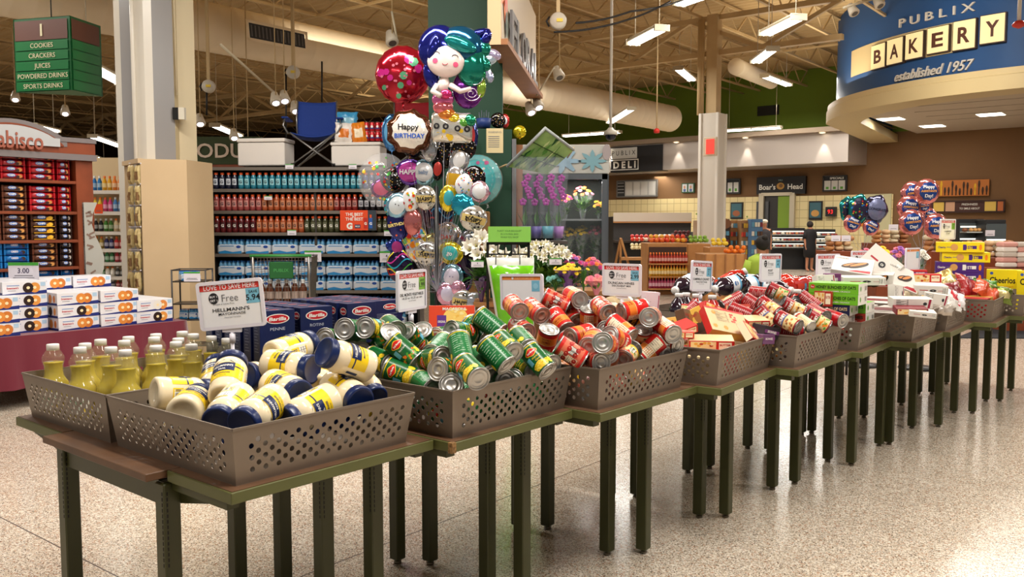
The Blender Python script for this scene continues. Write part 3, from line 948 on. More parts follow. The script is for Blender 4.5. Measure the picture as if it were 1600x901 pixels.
  for i in range(40):
   m.disc(rnd.uniform(-P,P),rnd.uniform(h*.12,h*.48),.006,.005,[C(206,50,24,.3),C(226,90,40,.3),C(90,140,50,.3),C(240,180,60,.3)][i%4],mp,.0006+i*.00002,8)
  m.patch(-P,z0,P,h*.10,C(200,40,26,.3),mp,.0005,30)
  barcode(m,mp,P*.4,P*.6,h*.16,h*.5)
 elif kind=='soup':
  wrap(m,rl,z0,z1,C(150,22,30,.3))
  m.patch(-P*.45,h*.10,P*.45,h*.55,C(232,206,150,.35),mp,.0004,12)
  rnd=random.Random(var+9)
  pal=[[C(206,120,50,.3),C(236,220,160,.3),C(150,90,50,.3)],[LG,ORG,C(226,206,150,.3)],[C(120,70,40,.3),C(230,170,80,.3),C(245,236,210,.3)]][var%3]
  for i in range(24):m.disc(rnd.uniform(-P*.4,P*.4),rnd.uniform(h*.15,h*.48),.008,.006,pal[i%3],mp,.0006+i*.00003,8)
  m.text('Campbell\'s',.010,0,h*.86,WHT,mp,.001,.01,.034,shear=.3)
  m.text('CHUNKY',.024,0,h*.68,WHT,mp,.001,.045,.064)
  m.patch(-P*.3,h*.57,P*.3,h*.61,[C(60,110,170,.3),C(60,130,60,.3),C(226,150,40,.3)][var%3],mp,.0008,6)
  nutrition(m,mp,P*.5,P*.92,h*.12,h*.88,C(220,190,180,.5),rl)
  nutrition(m,mp,-P*.92,-P*.55,h*.12,h*.88,C(210,170,160,.5),rl)
 elif kind=='pie':
  wrap(m,rl,z0,z1,C(150,20,30,.3))
  m.text('Comstock',.014,0,h*.78,WHT,mp,.001,.02,.045,shear=.3)
  m.text('CHERRY',.016,0,h*.5,WHT,mp,.001,.04,.046)
  for i in range(16):m.disc(-.04+.0055*i,h*(.2+.06*(i%3)),.007,.007,C(190,20,30,.2),mp,.0006,10)
 elif kind=='beige':
  wrap(m,rl,z0,z1,C(226,206,160,.35))
  nutrition(m,mp,-P*.3,P*.3,h*.12,h*.88,C(130,110,90,.5),rl)
  m.patch(-P,h*.8,P,h*.9,C(170,40,40,.35),mp,.0005,28)
 return m
def make_can(kind,r,h,var=0,name='food_can',body=None):
 t=thing(name,'can','can')
 can_body(r,h,mat=body).build('can_body',t)
 can_label(kind,r,h,var).build('paper_label',t)
 return t
 # placing: every can is laid from its near end to its far end, on the heap surface of its bin
def heap(k,top=.14,base=.0,cx=.5,cy=.5):
 Fi=frame(k).inverted()
 def h(p):
  q=Fi@Vector((p.x,p.y,0))
  a=max(0,1-abs(q.x/BL-cx)/.62);b=max(0,1-abs(q.y/BW-cy)/.62)
  return TZ+BH+base+top*min(1,1.9*a)*min(1,1.9*b)-(.0 if 0<=q.x<=BL and 0<=q.y<=BW else .25)
 return h
def hit(px,py,h,d0,d1):
 best=None
 n=160
 for i in range(n+1):
  y=d0+(d1-d0)*i/n
  p=at(px,py,y);g=p.z-h(p)
  if best is None or g<best[0]:best=(g,p)
  if g<=0:return p
 return best[1]
class Pile:
 def __init__(s):s.it=[]
 def add(s,k,px1,py1,px2,py2,kind,L,r,sgn=1,roll=0.0,h=None,rng=(1,9),dz=0.0,label=None,near=1):
  """px1,py1: nearer end. The far end lies deeper by what the length leaves over (sgn = 0: ends at the same depth)"""
  c=hit((px1+px2)/2,(py1+py2)/2,lambda p:h(p)+dz,*rng)
  sc=c.y/FPX
  ax=Vector(((px2-px1)*sc,0,-(py2-py1)*sc))
  l=ax.length
  if l>L*.98:ax*=L*.98/l;l=L*.98
  ax.y=math.sqrt(max(0,L*L-l*l))*sgn
  ax.normalize()
  s.it.append(dict(c=c,ax=ax,L=L,r=r,kind=kind,roll=roll,label=label,k=k,ray=(c-Vector((0,0,CAM_H))).normalized()))
 def relax(s,it=60,bounds=True):
  for A in s.it:
   if any(w in(A['label']or '')for w in('buried','deep','hidden','sunk')):A['s']=1
  I=s.it;n=len(I)
  for _ in range(it):
   for i in range(n):
    for j in range(i+1,n):
     A,B=I[i],I[j]
     if(A['c']-B['c']).length>(A['L']+B['L'])*.5+.09:continue
     ha=max(0,A['L']/2-A['r']*.75);hb=max(0,B['L']/2-B['r']*.75)
     p,q=segseg(A['c'],A['ax'],ha,B['c'],B['ax'],hb)
     fa,fb='g' in A or 's' in A,'g' in B or 's' in B
     d=p-q;l=d.length;mn=(A['r']+B['r'])*(.9 if(fa or fb)else .93)
     if l<mn:
      if l<1e-5:d=Vector((0,.1,1));l=d.length
      push=d/l*(mn-l)*.25
      if fa==fb:A['c']+=push;B['c']-=push
      elif fa:A['c']+=push*2
      else:B['c']-=push*2
   for A in I:
    if 'ray' in A:
     o=Vector((0,0,CAM_H));t=(A['c']-o).dot(A['ray'])
     A['c']=A['c'].lerp(o+A['ray']*t,.08 if 's' in A else .34)
   if bounds:
    for A in I:
     if A['k']is None:continue
     F=frame(A['k']);q=F.inverted()@A['c']
     low=min(TZ+.006+A['r'],9)
     e=abs(A['ax'].z)*A['L']/2
     zf=TZ+.004+A['r']*math.sqrt(max(0,1-A['ax'].z**2))+e
     if q.z<zf:q.z=zf
     a2=F.to_3x3().inverted()@A['ax']
     ex=abs(a2.x)*A['L']/2+A['r']*math.sqrt(max(0,1-a2.x**2))
     ey=abs(a2.y)*A['L']/2+A['r']*math.sqrt(max(0,1-a2.y**2))
     if q.z-A['r']<TZ+BH:
      t=.014
      q.x=min(max(q.x,ex+t),BL-ex-t);q.y=min(max(q.y,ey+t),BW-ey-t)
     A['c']=F@q
 def place(s,protos,fallback):
  for i,A in enumerate(s.it):
   pr=protos[A['kind']]
   T=axis_T(A['c']-A['ax']*A['L']/2,A['ax'],A['roll'])
   v=(Vector((0,0,CAM_H))-A['c']).normalized()
   inv=T.to_3x3().inverted()@v
   a=math.atan2(inv.y,inv.x)
   T=T@Matrix.Rotation(a+PI/2-A['roll'],4,'Z')
   use(pr,T,A['label']or fallback(i,A),A.get('g'))
def segseg(c1,a1,h1,c2,a2,h2):
 r=c1-c2;b=a1.dot(a2);d=a1.dot(r);e=a2.dot(r);den=1-b*b
 s_=(b*e-d)/den if den>1e-6 else 0
 s_=max(-h1,min(h1,s_));t=b*s_+e
 t=max(-h2,min(h2,t));s_=max(-h1,min(h1,b*t-d))
 return c1+a1*s_,c2+a2*t
 # mayonnaise jars
CREAM=M('mayo_cream',(240,224,190),.16,coat=.5)
NAVY=M('navy_lid',(16,36,84),.3)
def make_jar():
 t=thing('mayonnaise_jar','jar','jar')
 R=.052
 prof=[(0,.006),(.030,.006),(.033,.002),(.044,.0),(.0505,.004),(R,.012),(R,.035),(R*.985,.040),(R*.985,.112),(R,.118),(R,.126),(.0485,.138),(.042,.147),(.0385,.151),(.0385,.156)]
 m=MB();m.lathe(prof,CREAM,36);m.build('jar_body',t)
 m=MB();rl=R*.99;mp=cylmap(rl,0,-PI/2);P=rl*PI
 YL=C(244,208,30,.3);NB=C(24,40,84,.3)
 m.patch(-P*.42,.042,P*.42,.108,YL,mp,.0006,16)
 m.patch(-P*.42,.088,P*.42,.093,NB,mp,.0010,16)
 m.patch(-.036,.070,.036,.106,NB,mp,.0013,8)
 m.poly([(-.036,.106),(.036,.106),(.022,.115),(0,.120),(-.022,.115)],NB,mp,.0013)
 m.text("HELLMANN'S",.012,0,.092,WHT,mp,.0020,.02,.06)
 m.text('REAL',.009,0,.078,WHT,mp,.0020,.02,.022)
 m.text('MAYONNAISE',.009,0,.060,NB,mp,.0014,.02,.05)
 m.text('NET 30 FL OZ',.005,0,.049,NB,mp,.0014,.01)
 m.patch(P*.5,.042,P*.96,.108,YL,mp,.0006,8)
 m.patch(P*.5,.074,P*.75,.104,WHT,mp,.0009,5);nutrition(m,mp,P*.5,P*.75,.072,.104,C(90,90,110,.5),rl)
 nutrition(m,mp,P*.77,P*.95,.05,.10,C(90,100,90,.5),rl)
 barcode(m,mp,P*.53,P*.74,.046,.068)
 m.patch(-P*.56,.06,-P*.5,.10,NB,mp,.0008,2)
 m.disc(-P*.7,.095,.011,.011,NB,mp,.0006,16)
 m.build('paper_label',t)
 m=MB();L=[]
 for i in range(2):pass
 m.lathe([(.040,.150),(.0475,.151),(.048,.154),(.048,.172),(.0465,.176),(.041,.178),(.039,.1765),(0,.1765)],NAVY,60,fl=lambda th,z:1+(.008*math.cos(30*th)if .152<z<.174 else 0))
 m.build('screw_lid',t)
 return t
JAR=make_jar()
for c_ in JAR.children:c_.data.transform(Matrix.Scale(1.06,4))
jars=Pile()
hj=heap(2,.075,-.035,.45,.5)
def J(l,b,sgn,label,roll=0.0,dz=0.0,lidnear=True):
 f=lambda q:(220+q[0]/3.464,520+q[1]/3.464)
 L_,B_=f(l),f(b)
 if lidnear:jars.add(2,*B_,*L_,'jar',.189,.055,-sgn,roll,hj,(2.2,3.6),dz,label)
 else:jars.add(2,*B_,*L_,'jar',.189,.055,sgn,roll,hj,(2.2,3.6),dz,label)
J((945,188),(672,180),1,'mayonnaise jar lying on its side on top of the heap, blue lid pointing right',.9,.04)
J((1010,85),(1215,200),1,'mayonnaise jar leaning on the green cans, blue lid up to the left',-.9,.05)
J((455,165),(500,330),-1,'mayonnaise jar standing tilted at the left of the heap, blue lid up',.5,.04)
J((350,350),(100,305),-1,'mayonnaise jar lying at the left corner, barcode towards the viewer',1.9,.02)
J((255,378),(282,405),-1,'mayonnaise jar with its round pale base facing the viewer',.3,.01)
J((470,455),(488,372),1,'mayonnaise jar with its blue lid facing down to the viewer, left one of two',1.0,.0)
J((603,468),(700,390),1,'mayonnaise jar with its blue lid facing the front corner, right one of two',.3,.0)
J((805,452),(1000,370),1,'mayonnaise jar lying along the front rim, blue lid low at left',.5,.0)
J((895,318),(680,300),1,'mayonnaise jar under the topmost jar, blue lid small at right',.0,.0)
J((1215,352),(1010,300),1,'mayonnaise jar at the right with its blue lid facing the right rim',1.4,.0)
J((1285,345),(1110,215),1,'mayonnaise jar behind the right front jar, lid touching the rim',.0,.02)
J((900,70),(740,110),-1,'mayonnaise jar lying behind the topmost one, yellow label up',1.6,.02)
J((610,205),(700,270),1,'mayonnaise jar half hidden, dark blue lid pointing left in the middle',.6,.01)
J((330,200),(400,300),-1,'mayonnaise jar mostly hidden behind the tilted left jar',.5,.0)
J((985,130),(985,280),-1,'mayonnaise jar mostly hidden below the one leaning on green cans',.4,-.02)
J((640,380),(850,360),1,'mayonnaise jar buried in the middle of the heap, yellow label showing',1.2,-.02)
J((300,470),(200,380),1,'mayonnaise jar buried below the round base jar',1.0,-.06)
J((900,450),(760,430),1,'mayonnaise jar buried behind the front rim, seen through the holes',1.0,-.07)
J((1100,400),(1200,420),1,'mayonnaise jar deep in the right of the bin seen through the holes',1.0,-.07)
J((560,520),(430,500),1,'mayonnaise jar deep in the front corner seen through the holes',1.0,-.07)
jars.relax(80)
jars.place({'jar':JAR},lambda i,A:'mayonnaise jar')
# oil bottles
PETC=M('clear_plastic',(206,196,160),.03,alpha=.13,spec=1.0,coat=1)
OILM=M('golden_oil',(206,184,40),.08,alpha=.7,spec=.6)
WCAP=M('white_cap',(232,230,226),.4)
def make_oil():
 t=thing('oil_bottle','bottle','bottle')
 outer=[(0,.004),(.035,.002),(.050,0),(.054,.006),(.055,.03),(.0545,.09),(.056,.112),(.053,.126),(.043,.140),(.036,.152),(.0335,.170),(.034,.190),(.0375,.203),(.040,.208),(.0385,.213),(.041,.219),(.0385,.226),(.031,.240),(.022,.252),(.0165,.258),(.0165,.268)]
 fl=lambda th,z:1+(.025*math.cos(12*th)if .142<z<.204 else(.008*math.cos(12*th)if .02<z<.1 else 0))
 m=MB();m.lathe(outer,PETC,36,fl=fl);m.build('clear_shell',t)
 inner=[(0,.006)]+[(max(r-.0025,.0),max(z,.005))for r,z in outer[2:13]]+[(.0355,.205),(0,.2055)]
 m=MB();m.lathe(inner,OILM,36,fl=fl);m.build('oil',t)
 m=MB();mp=cylmap(.0555,0,-PI/2)
 m.patch(-.05,.03,.05,.095,C(240,240,230,.4),mp,.0006,10);m.text('Wesson',.022,0,.075,C(40,130,50,.4),mp,.0012,.03,.07,shear=.2)
 m.text('Vegetable Oil',.010,0,.05,C(40,130,50,.4),mp,.0012,.02,.05)
 m.disc(.03,.042,.012,.008,YEL,mp,.001,12);m.build('paper_label',t)
 m=MB();m.lathe([(.0175,.250),(.0225,.251),(.0225,.270),(.0215,.2735),(0,.2735)],WCAP,40,fl=lambda th,z:1+.012*math.cos(20*th));m.build('screw_cap',t)
 return t
OIL=make_oil()
OC=[(69,531,'alone at the far left of the bin'),(131,526,'third cap from the left, standing behind'),(114,533,'second from the left, cap slightly lower'),(129,541,'front one of three at the left'),(178,525,'behind the middle left pair'),(184,531,'in the middle left group, behind its front bottle'),(171,542,'in the middle left group, at its left'),(194,546,'front and centre of the bin'),(212,517,'tall looking, before the maroon cloth, in the middle'),(246,539,'front one of the middle right group'),(257,516,'with cap before the cloth, right of the middle'),(251,527,'behind the middle right group front bottle'),(274,533,'between the two front right bottles'),(269,511,'rear right before the maroon cloth corner'),(296,537,'front right, left of the white framed sign'),(311,517,'rear right, left of the sign stem'),(371,521,'left one right of the sign stem'),(392,523,'right one right of the sign stem')]
oil_pts=[]
for px,py,lb in OC:
 p=onz(px,py,TZ+.004+.2735);oil_pts.append([Vector((p.x,p.y,0)),lb])
Fi=frame(2).inverted()
for it in range(60):
 for i in range(len(oil_pts)):
  for j in range(i+1,len(oil_pts)):
   d=oil_pts[i][0]-oil_pts[j][0]
   if d.length<.1145:
    d=d.normalized()*(.1145-d.length)/2;oil_pts[i][0]+=d;oil_pts[j][0]-=d
 for q in oil_pts:
  l=Fi@q[0]
  l.y=min(max(l.y,.757+.085),.757+.69-.08);l.x=min(max(l.x,.085),BL-.08+(0 if True else 0));q[0]=frame(2)@l
for i,(p,lb)in enumerate(oil_pts):
 use(OIL,TR((p.x,p.y,TZ+.004),2.1*i),'bottle of yellow oil with white cap, '+lb,'oil bottles in the rear bin')
 # green vegetable cans
CR,CH=.0425,.127
PV={('veg',i):make_can('veg',CR,CH,i)for i in range(3)}
veg=Pile();hv=heap(3,.115,-.025,.5,.45)
def crop(ox,oy,sc):return lambda q:(ox+q[0]/sc,oy+q[1]/sc)
f3=crop(460,460,3.636)
def V(n,f,var,roll,label,dz=0.0,sgn=1):
 a,b=f3(n),f3(f)
 veg.add(3,*a,*b,('veg',var),CH,CR,sgn,roll,hv,(2.4,4.2),dz,label)
V((372,278),(240,235),1,.8,'green vegetable can pointing its dull end right, at the left of the heap',.03)
V((418,180),(470,215),1,.3,'can with bright silver end and yellow label, topmost at the left',.05)
V((95,290),(200,320),0,2.4,'plain green can behind the leaning mayonnaise jar',.03)
V((300,185),(340,215),0,2.6,'small showing green can behind the left silver end',.0)
V((190,240),(250,270),2,1.0,'vegetable can showing only a silver edge behind the mayonnaise lid',.0)
V((555,205),(465,320),0,-.2,'green can standing tilted with silver top and red emblem, left of centre',.03)
V((700,385),(535,255),0,.0,'green can of peas and carrots lying across, emblem facing the viewer',.04)
V((640,195),(700,305),0,.3,'tilted green can behind the peas and carrots can',.02)
V((730,190),(748,310),1,PI*.7,'upright green can with white printed back, before the macaroni box',.0)
V((893,197),(1000,232),2,.5,'green can with dark silver end pointing left, top centre',.04)
V((1100,240),(985,165),1,PI*.75,'green can with printed back lying top right, behind',.03)
V((1172,215),(1040,115),0,PI*.7,'topmost green can leaning towards the red cans',.06)
V((790,330),(850,275),0,2.3,'green can with silver band between the upright and emblem cans',.01)
V((855,345),(745,390),1,.2,'green can with blue square on its label, in the centre',.01)
V((968,378),(925,255),0,PI*.7,'upright green can with white back print in the middle right',.05)
V((1210,398),(1080,280),2,PI*.72,'large showing green can with white back print, right of centre',.05)
V((820,408),(915,440),0,.2,'can with large bright silver end facing the viewer, low centre',.02)
V((697,480),(500,410),1,.1,'corn can lying behind the front rim, red emblem showing',.01)
V((560,390),(430,360),1,.6,'green can lying behind the corn can at the left rim',.0)
V((520,465),(420,420),0,2.0,'green can with barcode at the left end of the bin',-.01)
V((895,490),(898,580),0,.0,'green can standing upright at the front corner, lid up',.0)
V((1052,465),(955,405),1,.4,'can with stamped silver end facing the viewer behind the front rim',.02)
V((800,530),(700,505),2,1.5,'green can sunk behind the rim left of the front corner',-.01)
V((1205,478),(1105,462),0,2.2,'green can lying low along the front rim, silver edge right',-.01)
V((1240,462),(1262,520),2,1.0,'can with silver lid tilted up behind the front rim, right',-.01)
V((1358,435),(1255,392),1,.2,'yellow and green can with silver end near the right rim',.01)
V((1247,320),(1160,262),1,.2,'green can with dark end below the leaning top can',.03)
V((1440,430),(1325,315),1,.0,'corn can standing tilted with red emblem by the right rim',.02)
V((1515,390),(1415,365),0,2.2,'green can at the far right corner of its bin',.0)
V((400,330),(460,370),0,1.0,'dark green can mostly hidden below the left cans',-.03)
V((800,235),(860,245),0,2.4,'green can mostly hidden behind the upright one at the back',-.01)
V((590,200),(520,180),2,1.0,'can showing only a silver edge behind the left emblem can',-.02)
V((640,430),(560,330),0,1.2,'green can buried under the peas and carrots can',-.03)
V((1120,440),(1010,350),1,1.0,'green can buried below the large back printed can',-.04)
V((1000,330),(1080,250),0,.5,'green can filling the gap behind the upright middle can',-.02)
V((1330,300),(1260,240),1,.9,'green can buried beside the red cans at the right',-.01)
for i in range(12):
 x=.1+.16*(i%4);y=.12+.2*(i//4)
 p=inbin(3,x,y,TZ+.06);a=random.Random(i).uniform(0,PI)
 veg.it.append(dict(c=p,ax=Vector((math.cos(a),math.sin(a),0)),L=CH,r=CR,kind=('veg',i%3),roll=i*1.3,k=3,label='green vegetable can at the bottom of its bin, glimpsed through the holes',g='green vegetable cans at the bottom of the bin'))
veg.relax(120)
veg.place(PV,lambda i,A:'green vegetable can')
# red tomato cans
PT={('tom',0):make_can('tom',CR,CH,0),('tom',1):make_can('tom',CR,CH,1),('tom2',0):make_can('tom2',CR,CH),('rot',0):make_can('rot',.0415,.12),('beige',0):make_can('beige',.034,.11)}
tom=Pile();ht=heap(4,.115,-.035,.45,.45)
f4=crop(820,440,3.753)
def H(n,f,kind,roll,label,dz=0.0,sgn=1):
 a,b=f4(n),f4(f)
 tom.add(4,*a,*b,kind,CH,CR,sgn,roll,ht,(2.8,4.8),dz,label)
T2,T0,T1,RT=('tom2',0),('tom',0),('tom',1),('rot',0)
H((250,148),(115,85),T2,1.9,'red tomato can with barcode, topmost at the left of the red heap',.05,.3)
H((100,195),(25,145),T2,.4,'tomato can with silver end at the left of the heap',.04)
H((242,275),(170,190),T0,.1,'red and orange can with dark silver end facing the viewer',.05)
H((300,225),(240,150),T2,1.9,'pale red can with barcode behind the dark ended can',.03)
H((375,165),(376,285),T0,PI*.68,'upright red can with cream printed back in the centre',.04,.5)
H((483,178),(440,140),T2,1.0,'can with bright silver end facing the viewer, upper middle',.06)
H((565,190),(520,180),T1,1.0,'can with silver end turned right, next to the bright upper end',.05)
H((715,200),(760,212),T2,1.0,'can with silver end facing the viewer at the back right',.04)
H((755,288),(615,225),RT,.3,'yellow and black tomato can lying across near the back right',.04)
H((620,320),(510,235),T0,PI*.7,'red can with cream back print slanting down to the right',.03)
H((465,275),(520,300),T0,1.0,'can with silver end between the upright can and the slanting one',.02)
H((490,312),(590,370),T1,.0,'red can with dark silver end pointing up left, white name showing',.02)
H((690,297),(686,390),RT,.1,'yellow and black can standing upright at the right',.01,.4)
H((260,320),(385,305),T1,.0,'red can lying behind the dark ended can with white name',.01)
H((445,345),(500,380),T0,1.0,'can with silver end facing left of the middle',.02)
H((368,375),(420,340),T2,.6,'can with broad bright silver end, low centre left',.03)
H((140,282),(112,415),T1,.0,'red can standing tilted at the left with white name to the front',.03,.6)
H((355,470),(185,360),T2,1.9,'long showing tomato can with barcode slanting along the left rim',.02,.4)
H((562,437),(645,395),RT,1.5,'yellow can with dark ribbed end facing left by the front rim',.01)
H((443,460),(365,485),T2,1.9,'can with silver end facing right at the front corner',.01)
H((480,408),(500,480),T0,.8,'red can with lid tilted up behind the front corner',.01)
H((690,440),(800,350),T0,PI*.66,'red can with cream back print leaning on the right front rim',.02,.3)
H((925,375),(820,335),RT,.2,'yellow and white can with ribbed end at the right corner',.02)
H((12,290),(-50,260),T2,1.0,'can with silver end at the far left, touching the green cans',.03)
H((-30,170),(-80,130),T2,.5,'red can with silver end above the green cans, back left',.02)
H((60,390),(0,330),T1,1.0,'red can mostly hidden beside the green corn can',-.02)
H((835,400),(760,420),T1,1.2,'red and purple can low at the right corner',-.02)
H((300,130),(250,110),T1,1.0,'red can mostly hidden at the back of the heap, left',.0)
H((600,170),(670,160),T1,1.0,'red can lying at the back of the heap, right',.0,.2)
H((420,130),(430,230),T1,1.0,'red can hidden behind the upright can',-.02)
H((640,350),(560,300),T0,1.4,'red can buried below the slanting back printed can',-.02)
H((300,400),(250,330),T0,1.4,'red can buried between the barcode can and the bright end',-.03)
H((860,300),(800,260),T0,1.4,'red can at the right edge behind the ribbed end can',.0)
for i in range(12):
 x=.1+.16*(i%4);y=.12+.2*(i//4)
 p=inbin(4,x,y,TZ+.06);a=random.Random(i+50).uniform(0,PI)
 tom.it.append(dict(c=p,ax=Vector((math.cos(a),math.sin(a),0)),L=CH,r=CR,kind=[T0,T2,RT][i%3],roll=i*1.3,k=4,label='tomato can at the bottom of its bin, glimpsed through the holes',g='tomato cans at the bottom of the bin'))
tom.relax(120)
tom.place(PT,lambda i,A:'tomato can')
# soup cans
SR,SH=.041,.130
PS={('soup',i):make_can('soup',SR,SH,i,body=SILVD)for i in range(3)}
PS[('pie',0)]=make_can('pie',SR,SH);PS[('beige',0)]=PT[('beige',0)]
soup=Pile();hs=heap(6,.13,-.03,.45,.5)
f5=crop(1040,390,3.918)
def Sx(n,f,kind,roll,label,dz=0.0,sgn=1):
 a,b=f5(n),f5(f)
 soup.add(6,*a,*b,kind,SH,SR,sgn,roll,hs,(4.2,6.2),dz,label)
S0,S1,S2,PI0=('soup',0),('soup',1),('soup',2),('pie',0)
Sx((635,272),(530,265),S0,2.0,'dark red soup can with ringed dark end, topmost of its heap',.05)
Sx((350,350),(470,290),S0,PI*.7,'dark red soup can with printed back leaning to the upper right, left end',.04,.3)
Sx((520,410),(395,360),S1,PI*.7,'dark red soup can with printed back slanting down, left',.02)
Sx((590,372),(490,300),S2,PI*.7,'dark red soup can with printed back, second from the top',.03)
Sx((655,465),(570,365),S0,.0,'soup can with creamy picture standing tilted at the front left',.03,.6)
Sx((855,497),(690,480),S1,PI*.7,'soup can lying flat along the front rim, printed back',.01,.2)
Sx((800,470),(700,415),S0,.0,'soup can with creamy picture lying above the front rim can',.03)
Sx((840,392),(710,320),S2,.0,'soup can with blue band lying in the middle',.04,.4)
Sx((925,360),(830,280),S1,PI*.6,'dark red soup can with black end facing down right',.05)
Sx((990,472),(870,400),S1,.2,'soup can with green picture at the right front rim',.02,.4)
Sx((1065,430),(1000,405),PI0,.0,'dark red cherry can at the right corner',.02)
Sx((680,390),(590,320),S2,.3,'soup can with orange picture in the centre left',.03)
Sx((960,410),(900,370),S0,1.0,'soup can behind the green picture can, right',.02)
Sx((870,470),(800,410),('beige',0),.3,'beige labelled can between the right front soup cans',.02)
Sx((730,280),(650,240),S1,.6,'soup can at the back of its heap with yellow picture',.03,.3)
Sx((940,500),(880,480),S2,.6,'soup can sunk behind the front rim, right of the lying one',.0)
Sx((780,300),(730,350),S1,.9,'soup can mostly hidden behind the black ended can',.0)
Sx((620,440),(700,380),S1,.9,'soup can buried behind the creamy picture can',-.02)
for i in range(6):
 p=inbin(6,.12+.2*(i%3),.14+.3*(i//3),TZ+.06);a=i*.9
 soup.it.append(dict(c=p,ax=Vector((math.cos(a),math.sin(a),0)),L=SH,r=SR,kind=('soup',i%3),roll=i*1.3,k=6,label='soup can at the bottom of its bin, glimpsed through the holes',g='soup cans at the bottom of the bin'))
soup.relax(100)
soup.place(PS,lambda i,A:'soup can')
# generic printed cartons
def carton(name,label,T,dims,base,deco=None,cat='box',group=None,side=None,top=None,top_deco=None,side_deco=None,back=None):
 """box of dims (x,y,z) with origin at its bottom centre; deco(m, mp, w, h) paints the -y face, top_deco the top, side_deco the -x face"""
 x,y,z=dims
 m=MB();m.box((0,0,z/2),(x,y,z),base,bev=.0015)
 if side:
  m.patch(-y/2+.001,.001,y/2-.001,z-.001,side,facing((x/2,0,0),(0,1,0),(0,0,1)),.0004)
  m.patch(-y/2+.001,.001,y/2-.001,z-.001,side,facing((-x/2,0,0),(0,-1,0),(0,0,1)),.0004)
 if top:m.patch(-x/2+.001,-y/2+.001,x/2-.001,y/2-.001,top,facing((0,0,z),(1,0,0),(0,1,0)),.0004)
 if deco:deco(m,facing((0,-y/2,z/2),(1,0,0),(0,0,1)),x,z)
 if top_deco:top_deco(m,facing((0,0,z),(1,0,0),(0,1,0)),x,y)
 if side_deco:
  side_deco(m,facing((-x/2,0,z/2),(0,-1,0),(0,0,1)),y,z)
  side_deco(m,facing((x/2,0,z/2),(0,1,0),(0,0,1)),y,z)
 o=m.build(name);tag(o,label,cat,group)
 o.matrix_basis=T
 return o
def cp1(o,T,label,group=None):
 c=o.copy();COL.objects.link(c);c.matrix_basis=T;c['label']=label
 if group:c['group']=group
 return c
 # signs in the bins
sign(362,475,99,76,3.25,-1,TZ,"HELLMANN'S",'MAYONNAISE','5.94','white framed sign for mayonnaise above the nearest bins',tilt=.09)
sign(642,453,45,63,3.75,1,TZ,'DEL MONTE VEGETABLES','14.25 to 15.25 oz can','1.99','narrow looking white framed sign with green corner in front of the balloons',SGRN)
sign(816,456,67,57,4.25,-1,TZ,'','','','nearly blank white framed sign with orange top stripe',style='o',tilt=.03)
sign(972,437,60,51,4.75,-1,TZ,'DUNCAN HINES','DECADENT MIX','2.99','white framed sign for cake mix above the tomato cans')
sign(1095,431,31,48,5.3,1,TZ,"CAMPBELL'S CHUNKY",'Assorted Soup','2','tilted white framed sign left above the soup cans',tilt=-.06)
sign(1203,418,31,44,5.7,1,TZ,'POST','Cereal','4','white framed sign right above the soup cans',tilt=-.02)
sign(1293,415,34,37,6.4,1,TZ,"KEEBLER'S",'Cookies','2','white framed sign left of the tilted white boxes')
sign(1346,408,31,33,6.9,1,TZ,'NABISCO','Cookies','2','white framed sign partly behind the tilted white boxes')
sign(1425,404,20,34,6.9,1,TZ,'','','','narrow looking framed sign with orange top before the bouquets',style='o')
sign(1480,358,21,32,7.5,1,TZ,'CHEERIOS','Cereal','3','white framed sign standing above the yellow cereal stack',SGRN)
# blue pasta boxes on the rear of table 3
NAVB=M('pasta_navy',(20,32,78),.35)
def pasta_deco(title,col):
 def f(m,mp,w,h):
  m.disc(-.0,h*.33,w*.34,h*.10,WHT,mp,.0006,24);m.disc(0,h*.33,w*.31,h*.082,C(190,26,40,.35),mp,.001,24)
  m.text('Barilla',h*.10,0,h*.33,WHT,mp,.0015,.03,w*.5,shear=.15)
  if title:m.text(title,h*.085,0,h*.13,C(190,196,214,.4),mp,.001,.0,w*.42)
  r=random.Random(title)
  for i in range(14):
   x=r.uniform(-.22,.12)*w;y=-h*.20+r.uniform(-.08,.08)*h;a=r.uniform(-.6,.9)
   c,s=math.cos(a)*w*.09,math.sin(a)*w*.09
   m.poly([(x-c,y-s-.004),(x+c,y+s-.004),(x+c,y+s+.004),(x-c,y-s+.004)],[C(236,190,70,.4),C(226,160,50,.4),C(206,90,40,.4)][i%3],mp,.0007+i*.00003)
  m.disc(w*.2,-h*.14,w*.06,h*.05,C(120,140,180,.3),mp,.0006,12)
  m.patch(w*.22,-h*.1,w*.25,h*.0,C(120,140,180,.3),mp,.0006)
  m.patch(-w*.4,-h*.46,w*.4,-h*.43,col,mp,.0006)
 return f
def pasta_side(m,mp,w,h):
 m.disc(0,h*.33,w*.4,h*.085,WHT,mp,.0006,18);m.disc(0,h*.33,w*.36,h*.07,C(190,26,40,.35),mp,.001,18)
 m.text('Barilla',h*.06,0,h*.33,WHT,mp,.0014,.03,w*.55)
 for i in range(9):m.patch(-w*.3,h*(.16-i*.06),w*(.1+.2*(i%3)/2),h*(.17-i*.06),C(130,136,160,.4),mp,.0006)
def pasta_back(m,mp,w,h):
 m.disc(w*.05,h*.36,w*.24,h*.07,WHT,mp,.0006,18);m.disc(w*.05,h*.36,w*.22,h*.058,C(190,26,40,.35),mp,.001,18)
 m.text('Barilla',h*.055,w*.05,h*.36,WHT,mp,.0014,.03,w*.34)
 for i in range(7):m.patch(-w*.42,h*(.2-i*.035),w*(.3-.1*(i%2)),h*(.207-i*.035),C(150,156,180,.4),mp,.0006)
 m.poly([(w*.1,-h*.3),(w*.25,-h*.1),(w*.33,-h*.3)],LG,mp,.0007);m.disc(-w*.2,-h*.25,w*.1,h*.06,C(200,60,40,.4),mp,.0007,10)
PW,PD,PH=.153,.056,.198
PB={}
